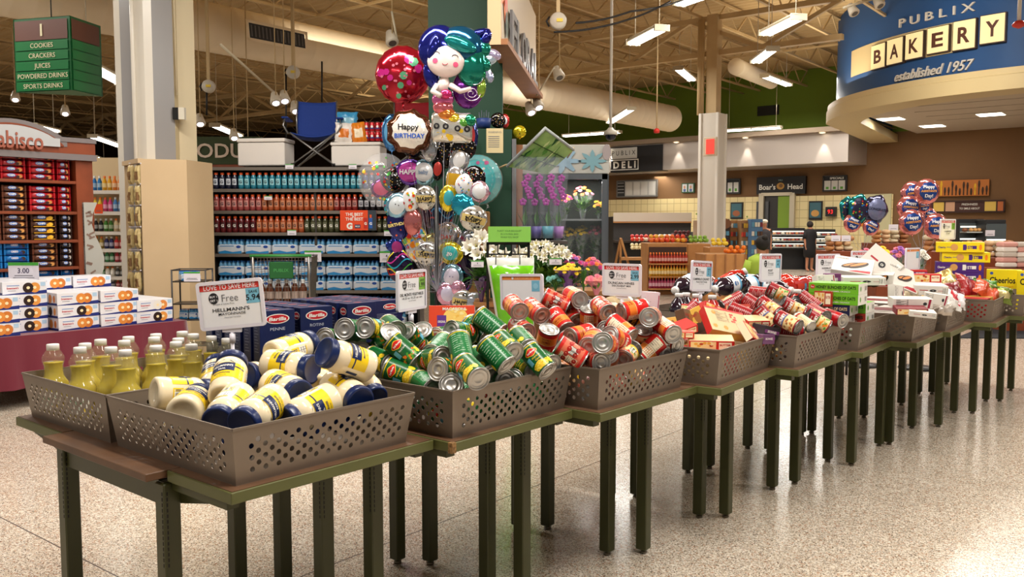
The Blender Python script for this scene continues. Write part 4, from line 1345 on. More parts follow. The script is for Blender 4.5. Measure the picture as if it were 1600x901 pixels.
for key,deco in(('ROTINI',pasta_deco('ROTINI',YEL)),('FARFALLE',pasta_deco('FARFALLE',YEL)),('PENNE',pasta_deco('PENNE',YEL)),('',pasta_back)):
 m=MB();m.box((0,0,PH/2),(PW,PD,PH),NAVB,bev=.001)
 deco(m,facing((0,-PD/2,PH/2),(1,0,0),(0,0,1)),PW,PH)
 pasta_side(m,facing((-PD*0-PW/2,0,PH/2),(0,-1,0),(0,0,1)),PD,PH)
 tp=facing((0,0,PH),(1,0,0),(0,1,0))
 m.disc(0,0,.022,.010,WHT,tp,.0005,14);m.disc(0,0,.020,.008,C(190,26,40,.35),tp,.001,14)
 PB[key]=m.mesh('pasta_box')
F3=frame(3)
cols=['PENNE','ROTINI','FARFALLE','']
cn={'PENNE':'penne','ROTINI':'rotini','FARFALLE':'farfalle','':'back printed'}
for c in range(4):
 for r in range(6):
  for lay in range(2):
   key=cols[c]
   x=(-.14,.05,.29,.447)[c];y=.90+r*(PD+.012)
   o=bpy.data.objects.new('pasta_box',PB[key]);COL.objects.link(o)
   o.matrix_basis=F3@TR((x+.06,y,TZ+.001+lay*(PH+.001)),math.radians(-7+(c*37+r*13+lay*5)%5))
   tag(o,'navy %s pasta box in the %s layer, %s from the front'%(cn[key],('lower','upper')[lay],ORD[r]),'box','navy pasta boxes behind the green cans')
def mac_deco(m,mp,w,h):
 m.disc(w*.08,0,w*.27,h*.42,C(246,208,110,.4),mp,.0006,18)
 r=random.Random(2)
 for i in range(30):m.disc(w*.08+r.uniform(-.24,.24)*w,r.uniform(-.36,.36)*h,.008,.006,[C(250,220,120,.4),C(240,190,80,.4),C(252,232,160,.4)][i%3],mp,.0008+i*.00003,8)
 m.patch(-w*.32,-h*.42,-w*.12,h*.1,C(96,50,140,.4),mp,.0012)
 m.text('ORIGINAL',h*.13,-w*.22,-h*.16,WHT,mp,.002,.02,w*.17)
 m.text('MACARONI',h*.16,w*.05,h*.36,WHT,mp,.002,.02,w*.5)
mac_p=at(706,500,4.55)
zb=mac_p.z-.055
ORB=C(222,70,36,.4)
carton('macaroni_box','orange macaroni box with yellow noodle picture behind the green cans',TR((mac_p.x,mac_p.y,zb),.05,-.25),(.24,.05,.13),ORB,mac_deco)
for i,(dx,hh,zz)in enumerate([(0,zb-TZ-.005,TZ+.001)]):
 carton('stock_carton','brown stock carton under the macaroni box on the rear shelf',TR((mac_p.x,mac_p.y+.02,zz),.3),(.26,.2,hh),C(166,130,90,.7),None)
 # boxed food in bin 5
def food(kind,seed=0):
 def f(m,mp,w,h):
  r=random.Random(seed*7+len(kind))
  if kind=='red':
   m.patch(-w*.46,-h*.4,w*.1,h*.4,C(236,206,150,.4),mp,.0005)
   for i in range(10):m.disc(r.uniform(-.42,.06)*w,r.uniform(-.34,.34)*h,w*.045,h*.12,[C(226,160,60,.4),C(180,60,30,.4),C(240,220,170,.4)][i%3],mp,.0007+i*.00004,10)
   m.patch(w*.16,-h*.35,w*.44,h*.35,C(246,232,200,.4),mp,.0006)
   m.text('BUTTER',h*.24,w*.3,h*.1,C(180,20,20,.4),mp,.001,.03,w*.24)
  elif kind=='beige':
   nutrition(m,mp,-w*.3,w*.05,-h*.1,h*.36,C(90,80,70,.5),1)
   barcode(m,mp,w*.3,w*.46,-h*.45,-h*.1)
   for x,y in((-.38,-.3),(-.12,-.32),(-.3,.28)):m.disc(x*w,y*h,w*.06,h*.09,C(206,140,40,.4),mp,.0007,6)
   for i in range(9):m.disc(w*(.12+.05*(i%3))+r.uniform(-.01,.01)*w,h*(.3-.1*(i//2)),w*.028,h*.045,C(196,36,24,.3),mp,.0008+i*.00003,10)
   m.patch(-w*.5,h*.42,w*.5,h*.5,C(196,30,26,.4),mp,.0006)
  elif kind=='dark':
   m.patch(-w*.5,-h*.1,w*.5,h*.2,C(120,60,120,.4),mp,.0006)
   m.text('BROWNIES',h*.3,0,h*.05,WHT,mp,.001,.02,w*.6)
  elif kind=='gold':
   m.patch(-w*.5,-h*.5,w*.5,-h*.1,C(60,40,30,.4),mp,.0006)
   m.disc(w*.1,h*.1,w*.2,h*.25,C(150,90,40,.4),mp,.0008,12)
   m.text('Golden',h*.2,-w*.25,h*.25,C(150,30,30,.4),mp,.001,.02)
  elif kind=='choc':
   for x,y,a in((-.02,-.02,.5),(.13,.02,.62)):
    c,s=math.cos(a),math.sin(a)
    def E(rx,ry,col,hh,dx=0,dy=0):
     P=[]
     for i in range(20):
      t=2*PI*i/20;X=rx*math.cos(t)*w;Y=ry*math.sin(t)*w
      P.append((x*w+dx*w+X*c-Y*s,y*h+dy*w+X*s+Y*c))
     m.poly(P,col,mp,hh)
    E(.29,.115,C(36,20,14,.3),.0006+abs(x)*.01,.0,-.02);E(.24,.05,C(206,130,66,.4),.0012+abs(x)*.01,-.0,.012)
   m.poly([(-w*.1,-h*.46),(w*.46,-h*.46),(w*.46,-h*.3),(w*.1,-h*.34)],C(170,30,44,.4),mp,.0005)
   m.text('COOKIES',h*.10,-w*.3,h*.34,C(60,50,50,.4),mp,.001,.01)
  elif kind=='white':
   m.disc(w*.05,0,w*.1,h*.13,C(40,40,44,.4),mp,.0006,16);m.text('Ol',h*.12,w*.05,0,WHT,mp,.001,.02)
   m.patch(-w*.35,-h*.02,-w*.1,h*.05,C(170,30,44,.4),mp,.0006);m.patch(w*.2,-h*.03,w*.44,h*.01,C(170,30,44,.4),mp,.0006)
   barcode(m,mp,w*.34,w*.47,-h*.4,h*.4)
  elif kind=='nut':
   nutrition(m,mp,-w*.45,-w*.1,-h*.4,h*.4,C(80,80,84,.5),1)
   m.disc(w*.3,0,w*.05,h*.16,C(40,40,44,.4),mp,.0006,14)
   m.poly([(w*.36,-h*.45),(w*.42,-h*.45),(w*.46,h*.45),(w*.40,h*.45)],C(150,24,60,.4),mp,.0006)
 return f
def put_box(px,py,y,dims,yaw,rx,ry,base,kind,label,side=None,top=None,name='food_box',tk=None,face='front',sd=None):
 p=at(px,py,y)
 T=TR(p,math.radians(yaw),math.radians(rx),math.radians(ry))@Matrix.Translation((0,0,-dims[2]/2))
 return carton(name,label,T,dims,base,food(kind,int(px))if face in('front','both')else None,side=side,top_deco=food(tk or kind,int(py))if face in('top','both')else None,top=top,side_deco=food(sd,3)if sd else None)
g5=lambda x,y:(1040+x/3.918,390+y/3.918)
CB=C(206,182,136,.45);CR_=C(196,36,30,.4);CG=C(214,170,70,.4)
BX5=[((365,455),4.42,(.24,.05,.165),20,-48,12,CB,'beige','large beige box back with printed tomatoes, tilted in the middle of its bin',CR_,None),((275,568),4.22,(.215,.12,.05),-8,8,0,CR_,'red','long flat red box with food pictures lying on the front rim',C(240,225,190,.4),CB),((520,520),4.35,(.15,.04,.11),50,-40,20,CR_,'red','red box edge leaning right of the large beige box',C(240,225,190,.4),None),((75,490),4.3,(.17,.10,.04),20,15,-15,CR_,'red','red box lying in the left corner of its bin',None,CR_),((95,515),4.22,(.12,.06,.03),-5,5,0,C(214,60,30,.4),'red','small orange red box before the left corner red box',None,None),((125,440),4.5,(.14,.05,.12),60,-20,10,C(96,70,50,.4),'gold','brown and gold box standing behind the left red box',None,None),((185,435),4.55,(.11,.03,.13),30,-20,-20,CG,'gold','yellow gold box leaning left of the large beige box',None,None),((330,395),4.62,(.24,.05,.06),20,-20,22,CR_,'red','narrow red box sloping above the large beige box',None,None),((545,445),4.5,(.12,.10,.05),10,12,0,CR_,'red','red box lying level right above the beige box',None,CB),((610,500),4.45,(.13,.08,.06),40,5,12,C(40,34,44,.4),'dark','dark brownie mix box at the right end of its bin',None,C(50,44,54,.4)),((600,545),4.4,(.12,.06,.05),45,0,5,C(110,70,110,.4),'dark','purple box low at the right front rim',None,None),((165,395),4.7,(.12,.05,.10),-20,-25,0,CB,'beige','cream box under the can with tilted silver lid',None,None),((20,480),4.35,(.10,.05,.10),45,-20,0,CG,'gold','gold box in the far left corner of its bin',None,None),((440,395),4.7,(.13,.06,.10),-10,-20,0,C(190,60,40,.4),'red','red box at the back between beige box and soup cans',None,None)]
for q,y,dm,yw,rx,ry,bs,kd,lb,sd,tp in BX5:
 put_box(*g5(*q),y,dm,yw,rx,ry,bs,kd,lb,side=sd,top=tp)
for i in range(8):
 p=inbin(5,.1+.165*(i%4),.2+.35*(i//4),TZ+.006)
 carton('food_box','food box at the bottom of the bin, glimpsed through the holes',TR(p,CK[5][1]),(.15,.3,.12),[CB,CR_,CG][i%3],None,group='hidden boxes at the bottom of the bin')
q=g5(205,335);q2=g5(95,430);
def free_can(pr,q1,q2,y1,y2,label,roll=0.0,zoff=0.0):
 a=at(*q1,y1);b=at(*q2,y2);T=axis_T(a,b-a)
 v=(Vector((0,0,CAM_H))-a).normalized();inv=T.to_3x3().inverted()@v
 use(pr,T@Matrix.Rotation(math.atan2(inv.y,inv.x)+PI/2-roll,4,'Z'),label)
free_can(PS[('soup',1)],q2,q,4.62,4.68,'dark red can with shiny tilted lid at the left of the box bin',PI*.7)
free_can(PT[('rot',0)],(900,462),(921,480),4.55,4.45,'glass sauce jar like can lying dark end first behind the red heap',.4)
def jar_sauce():
 t=thing('sauce_jar','jar','jar')
 m=MB();m.lathe([(0,0),(.036,0),(.04,.006),(.04,.11),(.03,.13),(.03,.14)],C(150,50,24,.1),24);m.build('glass_body',t)
 m=MB();m.lathe([(.0405,.03),(.0405,.09)],C(214,190,120,.4),24);m.build('paper_label',t)
 m=MB();m.lathe([(.031,.135),(.034,.136),(.034,.15),(0,.151)],C(60,66,90,.25,metal=.8),24);m.build('metal_lid',t)
 return t
SJ=jar_sauce()
free_can(SJ,(884,462),(918,478),4.5,4.42,'glass jar of red sauce with dark metal lid above the tomato cans',0)
def applesauce():
 t=thing('applesauce_bottle','bottle','bottle')
 m=MB();m.lathe([(0,0),(.045,0),(.05,.01),(.05,.12),(.046,.15),(.035,.18),(.03,.19)],C(214,192,150,.3),24);m.build('body',t)
 m=MB();m.lathe([(.031,.185),(.034,.187),(.034,.205),(0,.206)],WCAP,24);m.build('screw_cap',t)
 return t
AS=applesauce()
free_can(AS,(952,478),(980,472),4.75,4.9,'cream coloured bottle lying behind the tomato cans')
carton('tall_pack','tall pale pink pack standing behind the tomato cans',TR((at(1010,490,5.0).x,5.0,TZ+.01),.3,0,.08),(.09,.06,.34),C(226,206,214,.4),food('nut',2))
# juice bottles on the rear shelves
def juice(col,lab,nm):
 t=thing('juice_bottle','bottle','bottle')
 fl=lambda th,z:1+.03*math.cos(4*th)+(.012*math.cos(16*th)if .03<z<.2 else 0)
 m=MB();m.lathe([(0,.004),(.05,0),(.063,.008),(.064,.05),(.060,.06),(.060,.15),(.064,.16),(.062,.185),(.045,.225),(.024,.25),(.02,.262),(.02,.27)],M('juice_'+nm,col,.12,spec=.8,coat=.6),32,fl=fl);m.build('bottle_body',t)
 m=MB();mp=cylmap(.0625,0,-PI/2)
 m.patch(-.15,.065,.15,.145,C(*lab,.4),mp,.001,20);m.patch(-.15,.065,.15,.082,C(90,160,200,.4),mp,.0016,20)
 m.disc(0,.115,.018,.018,C(60,110,170,.4),mp,.0018,14);m.text('Juice',.02,0,.115,WHT,mp,.0026,.02)
 m.build('paper_label',t)
 m=MB();m.lathe([(.022,.255),(.027,.256),(.027,.276),(.025,.28),(0,.28)],WCAP,30);m.build('screw_cap',t)
 return t
JP=juice((30,16,34),(226,230,234),'purple');JR=juice((176,30,22),(200,60,40),'red')
def stand(pr,capx,capy,label,hgt=.28,z=TZ+.006,roll=0.0):
 p=onz(capx,capy,z+hgt);use(pr,TR((p.x,p.y,z),roll),label)
for i,(x,y,lb)in enumerate([(1061,458,'first'),(1072,457,'second'),(1088,459,'third'),(1113,461,'fourth')]):
 stand(JP if i<2 else JR,x,y,'%s juice bottle standing behind the soup cans, %s from the left'%('purple' if i<2 else 'dark red',lb),roll=i)
for i,(x,y,lb)in enumerate([(1246,452,'left'),(1271,450,'right')]):
 stand(JR,x,y,'dark red juice bottle standing before the lying red ones, %s'%lb,roll=i)
def lay(pr,a,b,y1,y2,label,roll=0.0):
 A,B=at(*a,y1),at(*b,y2);m_=(A+B)/2;d_=(B-A).normalized()
 T=axis_T(m_-d_*.14,d_);v=(Vector((0,0,CAM_H))-m_).normalized();inv=T.to_3x3().inverted()@v
 use(pr,T@Matrix.Rotation(math.atan2(inv.y,inv.x)+PI/2-roll,4,'Z'),label)
lay(JP,(1080,441),(1062,450),6.0,5.9,'purple juice bottle lying with white label, top left of the juice heap',0)
lay(JP,(1104,444),(1085,453),6.25,6.05,'purple juice bottle lying behind the tilted framed sign',.4)
lay(JP,(1152,442),(1122,450),6.1,6.0,'purple juice bottle lying with blue and white label in the middle',0)
lay(JP,(1180,443),(1150,452),6.3,6.2,'purple juice bottle lying behind the middle one',.5)
lay(JP,(1195,447),(1225,452),6.3,6.2,'purple juice bottle lying under the right framed sign',.9)
lay(JP,(1160,440),(1196,443),6.6,6.6,'purple juice bottle lying at the back of the juice heap',0)
lay(JR,(1128,446),(1154,430),6.5,6.5,'red juice bottle tilted with white cap pointing up right',2.4)
lay(JR,(1105,444),(1078,447),6.8,6.7,'red juice bottle lying behind the tilted framed sign',2.4)
JG=juice((186,36,24),(196,60,44),'red_large')
for c_ in JG.children:c_.data.transform(Matrix.Diagonal((1.25,1.25,1.05,1)))
lay(JG,(1240,452),(1226,440),6.9,7.0,'big red juice jug standing left of the lying big one',2.4)
lay(JG,(1266,446),(1232,447),6.6,6.75,'big red juice jug lying on its side, largest of the red ones',2.4)
lay(JR,(1262,445),(1215,447),6.5,6.4,'red juice jug below the big lying red jug',2.2)
# cereal boxes in bin 7, cookie cartons in bins 7 and 8
def hb(title,sub,base):
 def f(m,mp,w,h):
  m.disc(-w*.42,h*.12,w*.05,h*.2,C(206,40,40,.4),mp,.0006,16);m.text('Post',h*.2,-w*.42,h*.12,WHT,mp,.001,.02,w*.06)
  m.text(title,h*.40,w*.05,h*.12,C(30,50,20,.4)if base=='g' else C(214,190,140,.4),mp,.0012,.03,w*.80)
  m.text(sub,h*.17,w*.06,-h*.26,WHT,mp,.001,.01,w*.55)
 return f
def hside(m,mp,w,h):
 m.patch(-w*.5,-h*.5,w*.5,h*.5,C(232,230,222,.4),mp,.0004)
 m.disc(-w*.25,0,w*.07,h*.25,LG,mp,.0008,12);barcode(m,mp,w*.2,w*.44,-h*.3,h*.3)
def corner_box(px,py,z,yaw,dims):
 """box whose right-hand front bottom corner is at (px,py) on height z; yaw = direction of its front edge"""
 p=onz(px,py,z);a=math.radians(yaw)
 return TR((p.x,p.y,z),a)@Matrix.Translation((-dims[0]/2,dims[1]/2,0))
hd=(.29,.19,.063);z0=TZ+.006
GB=C(110,184,40,.4);NB_=C(30,34,70,.4);RB=C(216,170,60,.4)
y7=math.degrees(CK[7][1])-90
base=frame(7)@Vector((.045,.035,0))
spec=[(0,.10,'n',C(170,40,40,.4),'HONEY BUNCHES OF OATS','lowest but hidden red cereal box in the left bin stack'),(1,.05,'r',C(170,40,40,.4),'HONEY BUNCHES OF OATS','red cereal box second from the bottom of the left stack'),(2,.07,'r',RB,'HONEY BUNCHES OF OATS','yellow and red cereal box below the navy one'),(3,.05,'n',NB_,'HONEY BUNCHES OF OATS','navy cereal box under the two green ones'),(4,.0,'g',GB,'HONEY BUNCHES OF OATS','lower one of two bright green cereal boxes'),(5,.0,'g',GB,'HONEY BUNCHES OF OATS','upper one of two bright green cereal boxes')]
for i,off,k_,col,tt,lb in spec:
 zz=z0+i*(hd[2]+.0008)
 T=TR((base.x,base.y,zz),math.radians(y7))@Matrix.Translation((-hd[0]/2-off,hd[1]/2,0))@Matrix.Rotation(math.radians([0,1,-2,2,0,.6][i]),4,'Z')
 c=carton('cereal_box',lb,T,hd,col,hb(tt,'APPLE CARAMEL CRUNCH',k_),side_deco=hside,group='cereal boxes lying flat in a stack')
for i,(off,lb)in enumerate([(0,'lowest cereal box of the hidden right stack'),(1,'second cereal box of the hidden right stack'),(1,'red cereal box low at the right below the green pair'),(1,'green cereal box at the right just below the green pair')]):
 T=TR((base.x,base.y,z0+(2+i)*.064),math.radians(y7))@Matrix.Translation((-.02,hd[1]*1.56,0))
 T=frame(7)@TR((.345,.19,z0+i*.064),math.radians(-90))
 carton('cereal_box',lb,T,hd,[GB,C(190,60,50,.4),C(190,60,50,.4),GB][i],hb('HONEY BUNCHES','OF OATS','g'),side_deco=hside)
g6=lambda x,y:(1280+x/4.506,360+y/4.506)
WB=C(216,211,204,.4);MAR=C(120,30,40,.4)
BX7=[((235,265),5.75,(.25,.19,.055),-25,28,8,WB,'choc','white cookie box with dark dipped biscuits lying tilted, topmost at the left','top'),((435,240),5.85,(.24,.06,.17),-42,-20,38,WB,'white','plain white cookie box standing steeply tilted, topmost of all','front'),((575,345),5.75,(.19,.05,.20),10,-40,22,WB,'choc','white cookie box with dipped biscuits leaning at the right','front'),((300,350),5.55,(.26,.12,.05),-5,4,0,WB,'white','white cookie box just above the green cereal boxes','front'),((765,410),5.75,(.21,.14,.065),-8,6,2,WB,'white','white box with small black seal and barcode lying level in the right part','front'),((640,505),5.35,(.23,.12,.06),-8,4,0,WB,'nut','white box with printed facts lying behind the front rim','front'),((820,480),5.55,(.14,.08,.07),-25,0,8,WB,'nut','white box with maroon stripe at the right of the printed facts box','front'),((640,560),5.25,(.18,.10,.04),-10,8,0,MAR,'red','maroon box at the front rim under the white boxes','front'),((720,580),5.2,(.15,.10,.035),-14,8,5,WB,'white','flat white box on the front rim at the near corner','front'),((540,440),5.6,(.10,.05,.10),30,-10,10,WB,'nut','small white box squeezed right of the green cereal boxes','front'),((740,335),6.05,(.20,.08,.06),-5,0,0,C(206,40,36,.4),'red','red and white box at the back behind the leaning white one','front'),((700,300),6.3,(.10,.06,.05),-5,0,0,C(190,40,40,.4),'dark','small red box at the very back of the white boxes','front'),((400,340),5.75,(.22,.1,.08),-30,10,0,WB,'choc','white cookie box wedged between the two topmost ones','front'),((35,370),5.5,(.14,.05,.10),20,-15,0,WB,'nut','white box left of the green cereal boxes, standing','front'),((90,345),5.6,(.10,.06,.08),-10,0,0,C(110,50,100,.4),'dark','purple box left behind the green cereal boxes','front'),((30,480),5.15,(.10,.05,.09),-30,-5,0,C(170,40,30,.4),'red','red box left of the navy cereal box','front')]
for q,y,dm,yw,rx,ry,bs,kd,lb,fc in BX7:
 put_box(*g6(*q),y,dm,yw,rx,ry,bs,kd,lb,name='cookie_box',face=fc)
for k in(8,9):
 for i in range(6):
  p=inbin(k,.12+.2*(i%3),.2+.34*(i//3),TZ+.006)
  carton('cookie_box','box at the bottom of the bin of white boxes, glimpsed through the holes',TR(p,CK[k][1]),(.17,.3,.165),[WB,MAR,WB][i%3],None,group='hidden boxes in the far bins')
  # foil bags in bins 9 and 10
def foil_bag(name,label,px,py,y,w,h,d,yaw,rx,ry,col,col2=None,seed=1,metal=.0,rough=.3,txt=None,group=None):
 r=random.Random(seed);n=12;k=9
 p=at(px,py,y);m=MB();vs=[];fs=[]
 mt=M('foil_%d_%d_%d'%tuple(col),col,rough,metal=metal,coat=.3,bump=(22,1.0))
 m2=M('foil_%d_%d_%d'%tuple(col2),col2,rough,metal=metal,coat=.3,bump=(22,1.0))if col2 else mt
 ph=[r.uniform(0,6.28)for _ in range(6)]
 for s_ in(1,-1):
  base_=len(vs)
  for j in range(k+1):
   for i in range(n+1):
    a=i/n*2-1;b=j/k*2-1
    t=max(0,(1-abs(a)**4)*(1-abs(b)**3))**.6
    cr=.16*math.sin(7*a+ph[0]+5*b)+.14*math.sin(11*b+ph[1]-6*a)+r.uniform(-.16,.16)
    x=a*w/2*(1-.06*(1-abs(b)));z=b*h/2
    vs.append((x+(.03*w*math.sin(9*b+ph[2]))*abs(a),-s_*d/2*t*(1+cr)+.01*math.sin(6*a+ph[3]),z))
  for j in range(k):
   for i in range(n):
    q=base_+j*(n+1)+i
    f=(q,q+1,q+n+2,q+n+1)
    fs.append((f if s_==1 else f[::-1],2 if(col2 and 2<=j<=k-4 and s_==1 and 3<=i<=n-3)else 1))
 nv=len(m.v);m.v+=vs
 i1,i2=m.mi(mt),m.mi(m2)
 for f,q in fs:m.f.append(f);m.m.append(i2 if q==2 else i1);m.sm.append(True)
 if txt:
  m.text(txt,h*.2,0,0,WHT,lambda x,z,hh=0:Vector((x,-d*.56-hh,z)),.003,.03,w*.6)
 o=m.build(name);tag(o,label,'bag',group)
 o.matrix_basis=TR(p,math.radians(yaw),math.radians(rx),math.radians(ry))
 return o
fb=[((1055,425),7.0,.24,.26,.07,10,-35,25,(150,26,30),None,0,'dark red bag leaning large at the front of the candy bags'),((1180,435),6.9,.22,.2,.07,-10,-50,40,(190,70,30),None,0,'orange brown bag right of the dark red one'),((865,365),7.0,.24,.18,.08,0,-25,-20,(206,180,110),(226,206,150),.8,'crumpled gold bag at the top left of the candy bags'),((965,380),7.2,.14,.10,.06,20,-10,10,(40,120,180),None,.7,'blue foil bag between the gold and dark red bags'),((890,345),7.3,.10,.12,.05,20,-10,30,(40,130,90),None,.6,'green foil bag tip behind the crumpled gold one'),((1170,395),7.2,.22,.13,.07,10,-20,10,(70,130,40),(236,220,200),.3,'green and white bag right of the dark red one'),((1250,445),6.95,.26,.14,.08,-5,-20,12,(110,130,50),(230,214,150),.7,'gold and green foil bag at the right front rim'),((1300,455),7.1,.12,.12,.06,15,-20,0,(200,170,90),None,.8,'small gold bag at the right end of its bin'),((905,430),6.6,.20,.14,.07,0,-30,-10,(120,20,30),None,0,'dark maroon bag left of the large red one'),((925,480),6.2,.20,.16,.07,30,-40,35,(226,224,220),(190,40,50),0,'white bag with red and green print in the narrow bin'),((890,500),6.05,.14,.12,.06,10,-30,-10,(232,230,226),None,0,'white bag at the left of the narrow bin'),((980,490),6.3,.14,.12,.05,20,-30,20,(222,220,222),None,0,'white bag at the right end of the narrow bin'),((870,545),5.95,.16,.10,.06,20,-20,10,(200,190,180),None,.3,'pale crinkled bag low behind the narrow bin rim'),((640,420),5.9,.16,.13,.06,10,-20,10,(190,184,170),(150,120,70),.3,'clear bag of nuts between the white cookie boxes'),((620,460),5.7,.16,.08,.05,10,-20,0,(196,180,150),None,.3,'clear bag edge below the bag of nuts')]
for i,(q,y,w,h,d,yw,rx,ry,c1,c2,mt_,lb)in enumerate(fb):
 foil_bag('snack_bag',lb,*g6(*q),y,w,h,d,yw,rx,ry,c1,c2,seed=i,metal=mt_,txt=None)
for i in range(6):
 p=inbin(10,.15+.2*(i%3),.2+.33*(i//3),TZ+.006)
 carton('candy_box','box at the bottom of the candy bin, glimpsed through the holes',TR(p,CK[10][1]),(.17,.28,.165),[C(170,30,30,.4),C(190,150,60,.4)][i%2],None,group='hidden boxes in the candy bin')
 # stack of cereal boxes and the large yellow boxes
def ch_deco(txtcol,acc):
 def f(m,mp,w,h):
  m.text('Cheerios',h*.3,-w*.38,0,txtcol,mp,.001,.02,w*.16)
  m.disc(-w*.12,0,w*.08,h*.34,C(214,160,90,.4),mp,.0006,16);m.patch(-w*.28,-h*.03,-w*.18,h*.03,C(120,120,130,.3),mp,.0006)
  m.patch(w*.06,-h*.28,w*.13,h*.28,txtcol,mp,.0006);m.text('1ST',h*.4,w*.19,0,txtcol,mp,.001,.03)
  m.patch(w*.25,-h*.16,w*.34,h*.16,txtcol,mp,.0005);m.disc(w*.42,0,w*.03,h*.3,acc,mp,.0007,12)
 return f
YB=C(240,216,20,.4);PUR=C(76,40,120,.4)
cd=(.36,.24,.083)
c0=at(1500,440,7.35)
for i in range(7):
 col=PUR if i<5 else YB
 lb=['lowest purple cereal box of the tall stack','purple cereal box second from the bottom of the tall stack','third purple cereal box from the bottom of the tall stack, half hidden','purple cereal box second from the top purple','topmost purple cereal box of the tall stack','lower one of the two yellow cereal boxes on the purple stack','topmost yellow cereal box of the tall stack'][i]
 dx=[.02,.0,.03,.0,.0,.045,.0][i]
 x=c0.x+dx;zz=TZ+.002+i*.0838
 carton('cereal_box',lb,TR((x,7.38,zz),math.radians([-24,-22,-26,-24,-24,-22,-25][i])),cd,col,ch_deco(WHT if col is PUR else PUR,ORG),group='cereal boxes in the tall flat stack')
def ch_front(m,mp,w,h):
 m.text('Cheerios',h*.22,-w*.04,h*.22,BLK,mp,.001,.025,w*.74)
 m.text('WHOLE GRAIN OATS',h*.05,w*.02,h*.05,C(220,110,30,.4),mp,.001,.01,w*.5)
 m.disc(0,-h*.2,w*.3,h*.14,C(214,160,90,.4),mp,.0006,20);m.disc(-w*.36,h*.4,w*.05,h*.04,C(60,90,170,.4),mp,.0006,10)
for i,(px,y,lb)in enumerate([(1568,7.75,'large yellow cereal box standing with its black name in front, left one'),(1617,7.5,'large yellow cereal box cut off by the right edge of the picture')]):
 p=at(px,440,y)
 carton('cereal_box',lb,TR((p.x,p.y,TZ+.002),math.radians(-26-i*4)),(.27,.08,.335),YB,ch_front)
 # left side: helpers for planes V = const
def upx(px,V):
 d=ray(px,350);k=V/(d.x*VX.x+d.y*VX.y);return k*(d.x*UX.x+d.y*UX.y)
def zv(px,py,V):
 d=ray(px,py);return CAM_H+d.z*V/(d.x*VX.x+d.y*VX.y)
def rbox(m,u0,u1,v0,v1,z0,z1,mt,bev=0):m.box(((u0+u1)/2,(v0+v1)/2,(z0+z1)/2),(u1-u0,v1-v0,z1-z0),mt,bev=bev)
CHERRY=M('cherry_laminate',(136,66,36),.45,mix=((112,52,28),6,.7));SHB=C(16,12,12,.6)
# arched cookie stand
NV=8.98
un,u1=upx(-95,NV),upx(146,NV)
up=upx(120,NV)
t=thing('cookie_stand','tall cherry wood cookie stand with arched header and four visible shelves','display stand',ROOM@Vector((un,NV,0)),YAW)
L=u1-un;
m=MB();rbox(m,0,L,.55,.6,0,zv(60,240,NV)+.1,SHB);m.build('back_panel',t)
zh0,zh1=zv(70,240,NV),zv(100,222,NV)
m=MB();rbox(m,up-un,L,-.02,.6,0,zh0+.02,CHERRY);m.build('side_panel',t)
m=MB();px0=upx(128,NV)-un;GREYP=C(170,168,160,.5);P=[]
z_t,z_b=zv(128,316,NV),.2
N_=14
for i in range(N_+1):
 z=z_b+(z_t-z_b)*i/N_;P.append((L+.02+.06*math.sin(i*.9),z))
for i in range(N_):
 (a,z),(b,w)=P[i],P[i+1]
 m.add([(px0,-.05,z),(a,-.05,z),(b,-.05,w),(px0,-.05,w),(px0,-.02,z),(a,-.02,z),(b,-.02,w),(px0,-.02,w)],[(0,1,2,3),(1,5,6,2),(7,6,5,4)],GREYP)
r=random.Random(4)
mp=facing((0,-.052,0),(1,0,0),(0,0,1))
for i in range(34):
 x,z,a=px0+r.uniform(.03,L-px0-.04),r.uniform(z_b,z_t-.05),r.uniform(-.7,.7);c,s=math.cos(a)*.03,math.sin(a)*.03
 m.poly([(x-c+s*.3,z-s-c*.3),(x+c+s*.3,z+s-c*.3),(x+c-s*.3,z+s+c*.3),(x-c-s*.3,z-s+c*.3)],C(128,104,92,.5),mp,.001)
m.build('printed_board',t)
m=MB();rbox(m,0,L+.02,-.05,.6,zh0,zh1+.02,CHERRY)
GRY=C(116,108,108,.5)
rbox(m,0,L+.03,-.06,.6,zh0-.05,zh0+.01,GRY);rbox(m,0,L+.03,-.06,.6,zh1,zh1+.045,GRY)
cx=upx(20,NV)-un;ztop=zv(20,186,NV);W_=upx(95,NV)-upx(20,NV)
vs=[];K=18
for i in range(K+1):
 a=-1+2*i/K;vs.append((cx+a*W_*1.15,zh1+(ztop-zh1)*max(0,math.cos(a*PI/2))**.7))
for yy,(sc,mt,off)in((-.055,(1,GRY,0)),(-.062,(.93,CHERRY,-.04))):
 top=[(cx+(x-cx)*sc,yy,z+off)for x,z in vs];bot=[(x,yy,zh1-.05)for x,_,_ in top]
 m.add(top+bot,[(K+1+i,K+2+i,i+1,i)for i in range(K)],mt)
 if yy==-.055:
  m.add(top+[(x,.1,z)for x,_,z in top],[(i,i+1,K+2+i,K+1+i)for i in range(K)],mt)
  m.add([(x,.1,z)for x,_,z in top]+[(x,.1,zh1-.05)for x,_,z in top],[(i,i+1,K+2+i,K+1+i)for i in range(K)],mt)
m.build('header',t)
m=MB();mp=facing((0,-.07,0),(1,0,0),(0,0,1));SILVP=C(176,178,180,.35)
pl=[(cx+a*W_*.98,zh0+.07+(ztop-zh0-.13)*max(.45,math.cos(a*PI/2)**.5))for a in[(-1+2*i/16)for i in range(17)]]
m.poly([(cx-W_*.98,zh0+.07)]+pl+[(cx+W_*.98,zh0+.07)],SILVP,mp,.004)
m.text('Nabisco',.23,upx(22,NV)-un,zv(30,219,NV),C(150,84,66,.4),mp,.012,.012,upx(68,NV)-upx(-24,NV),depth=.01)
m.build('name_plate',t)
shz=[zv(60,y,NV)for y in(281,330,375,418,462)]
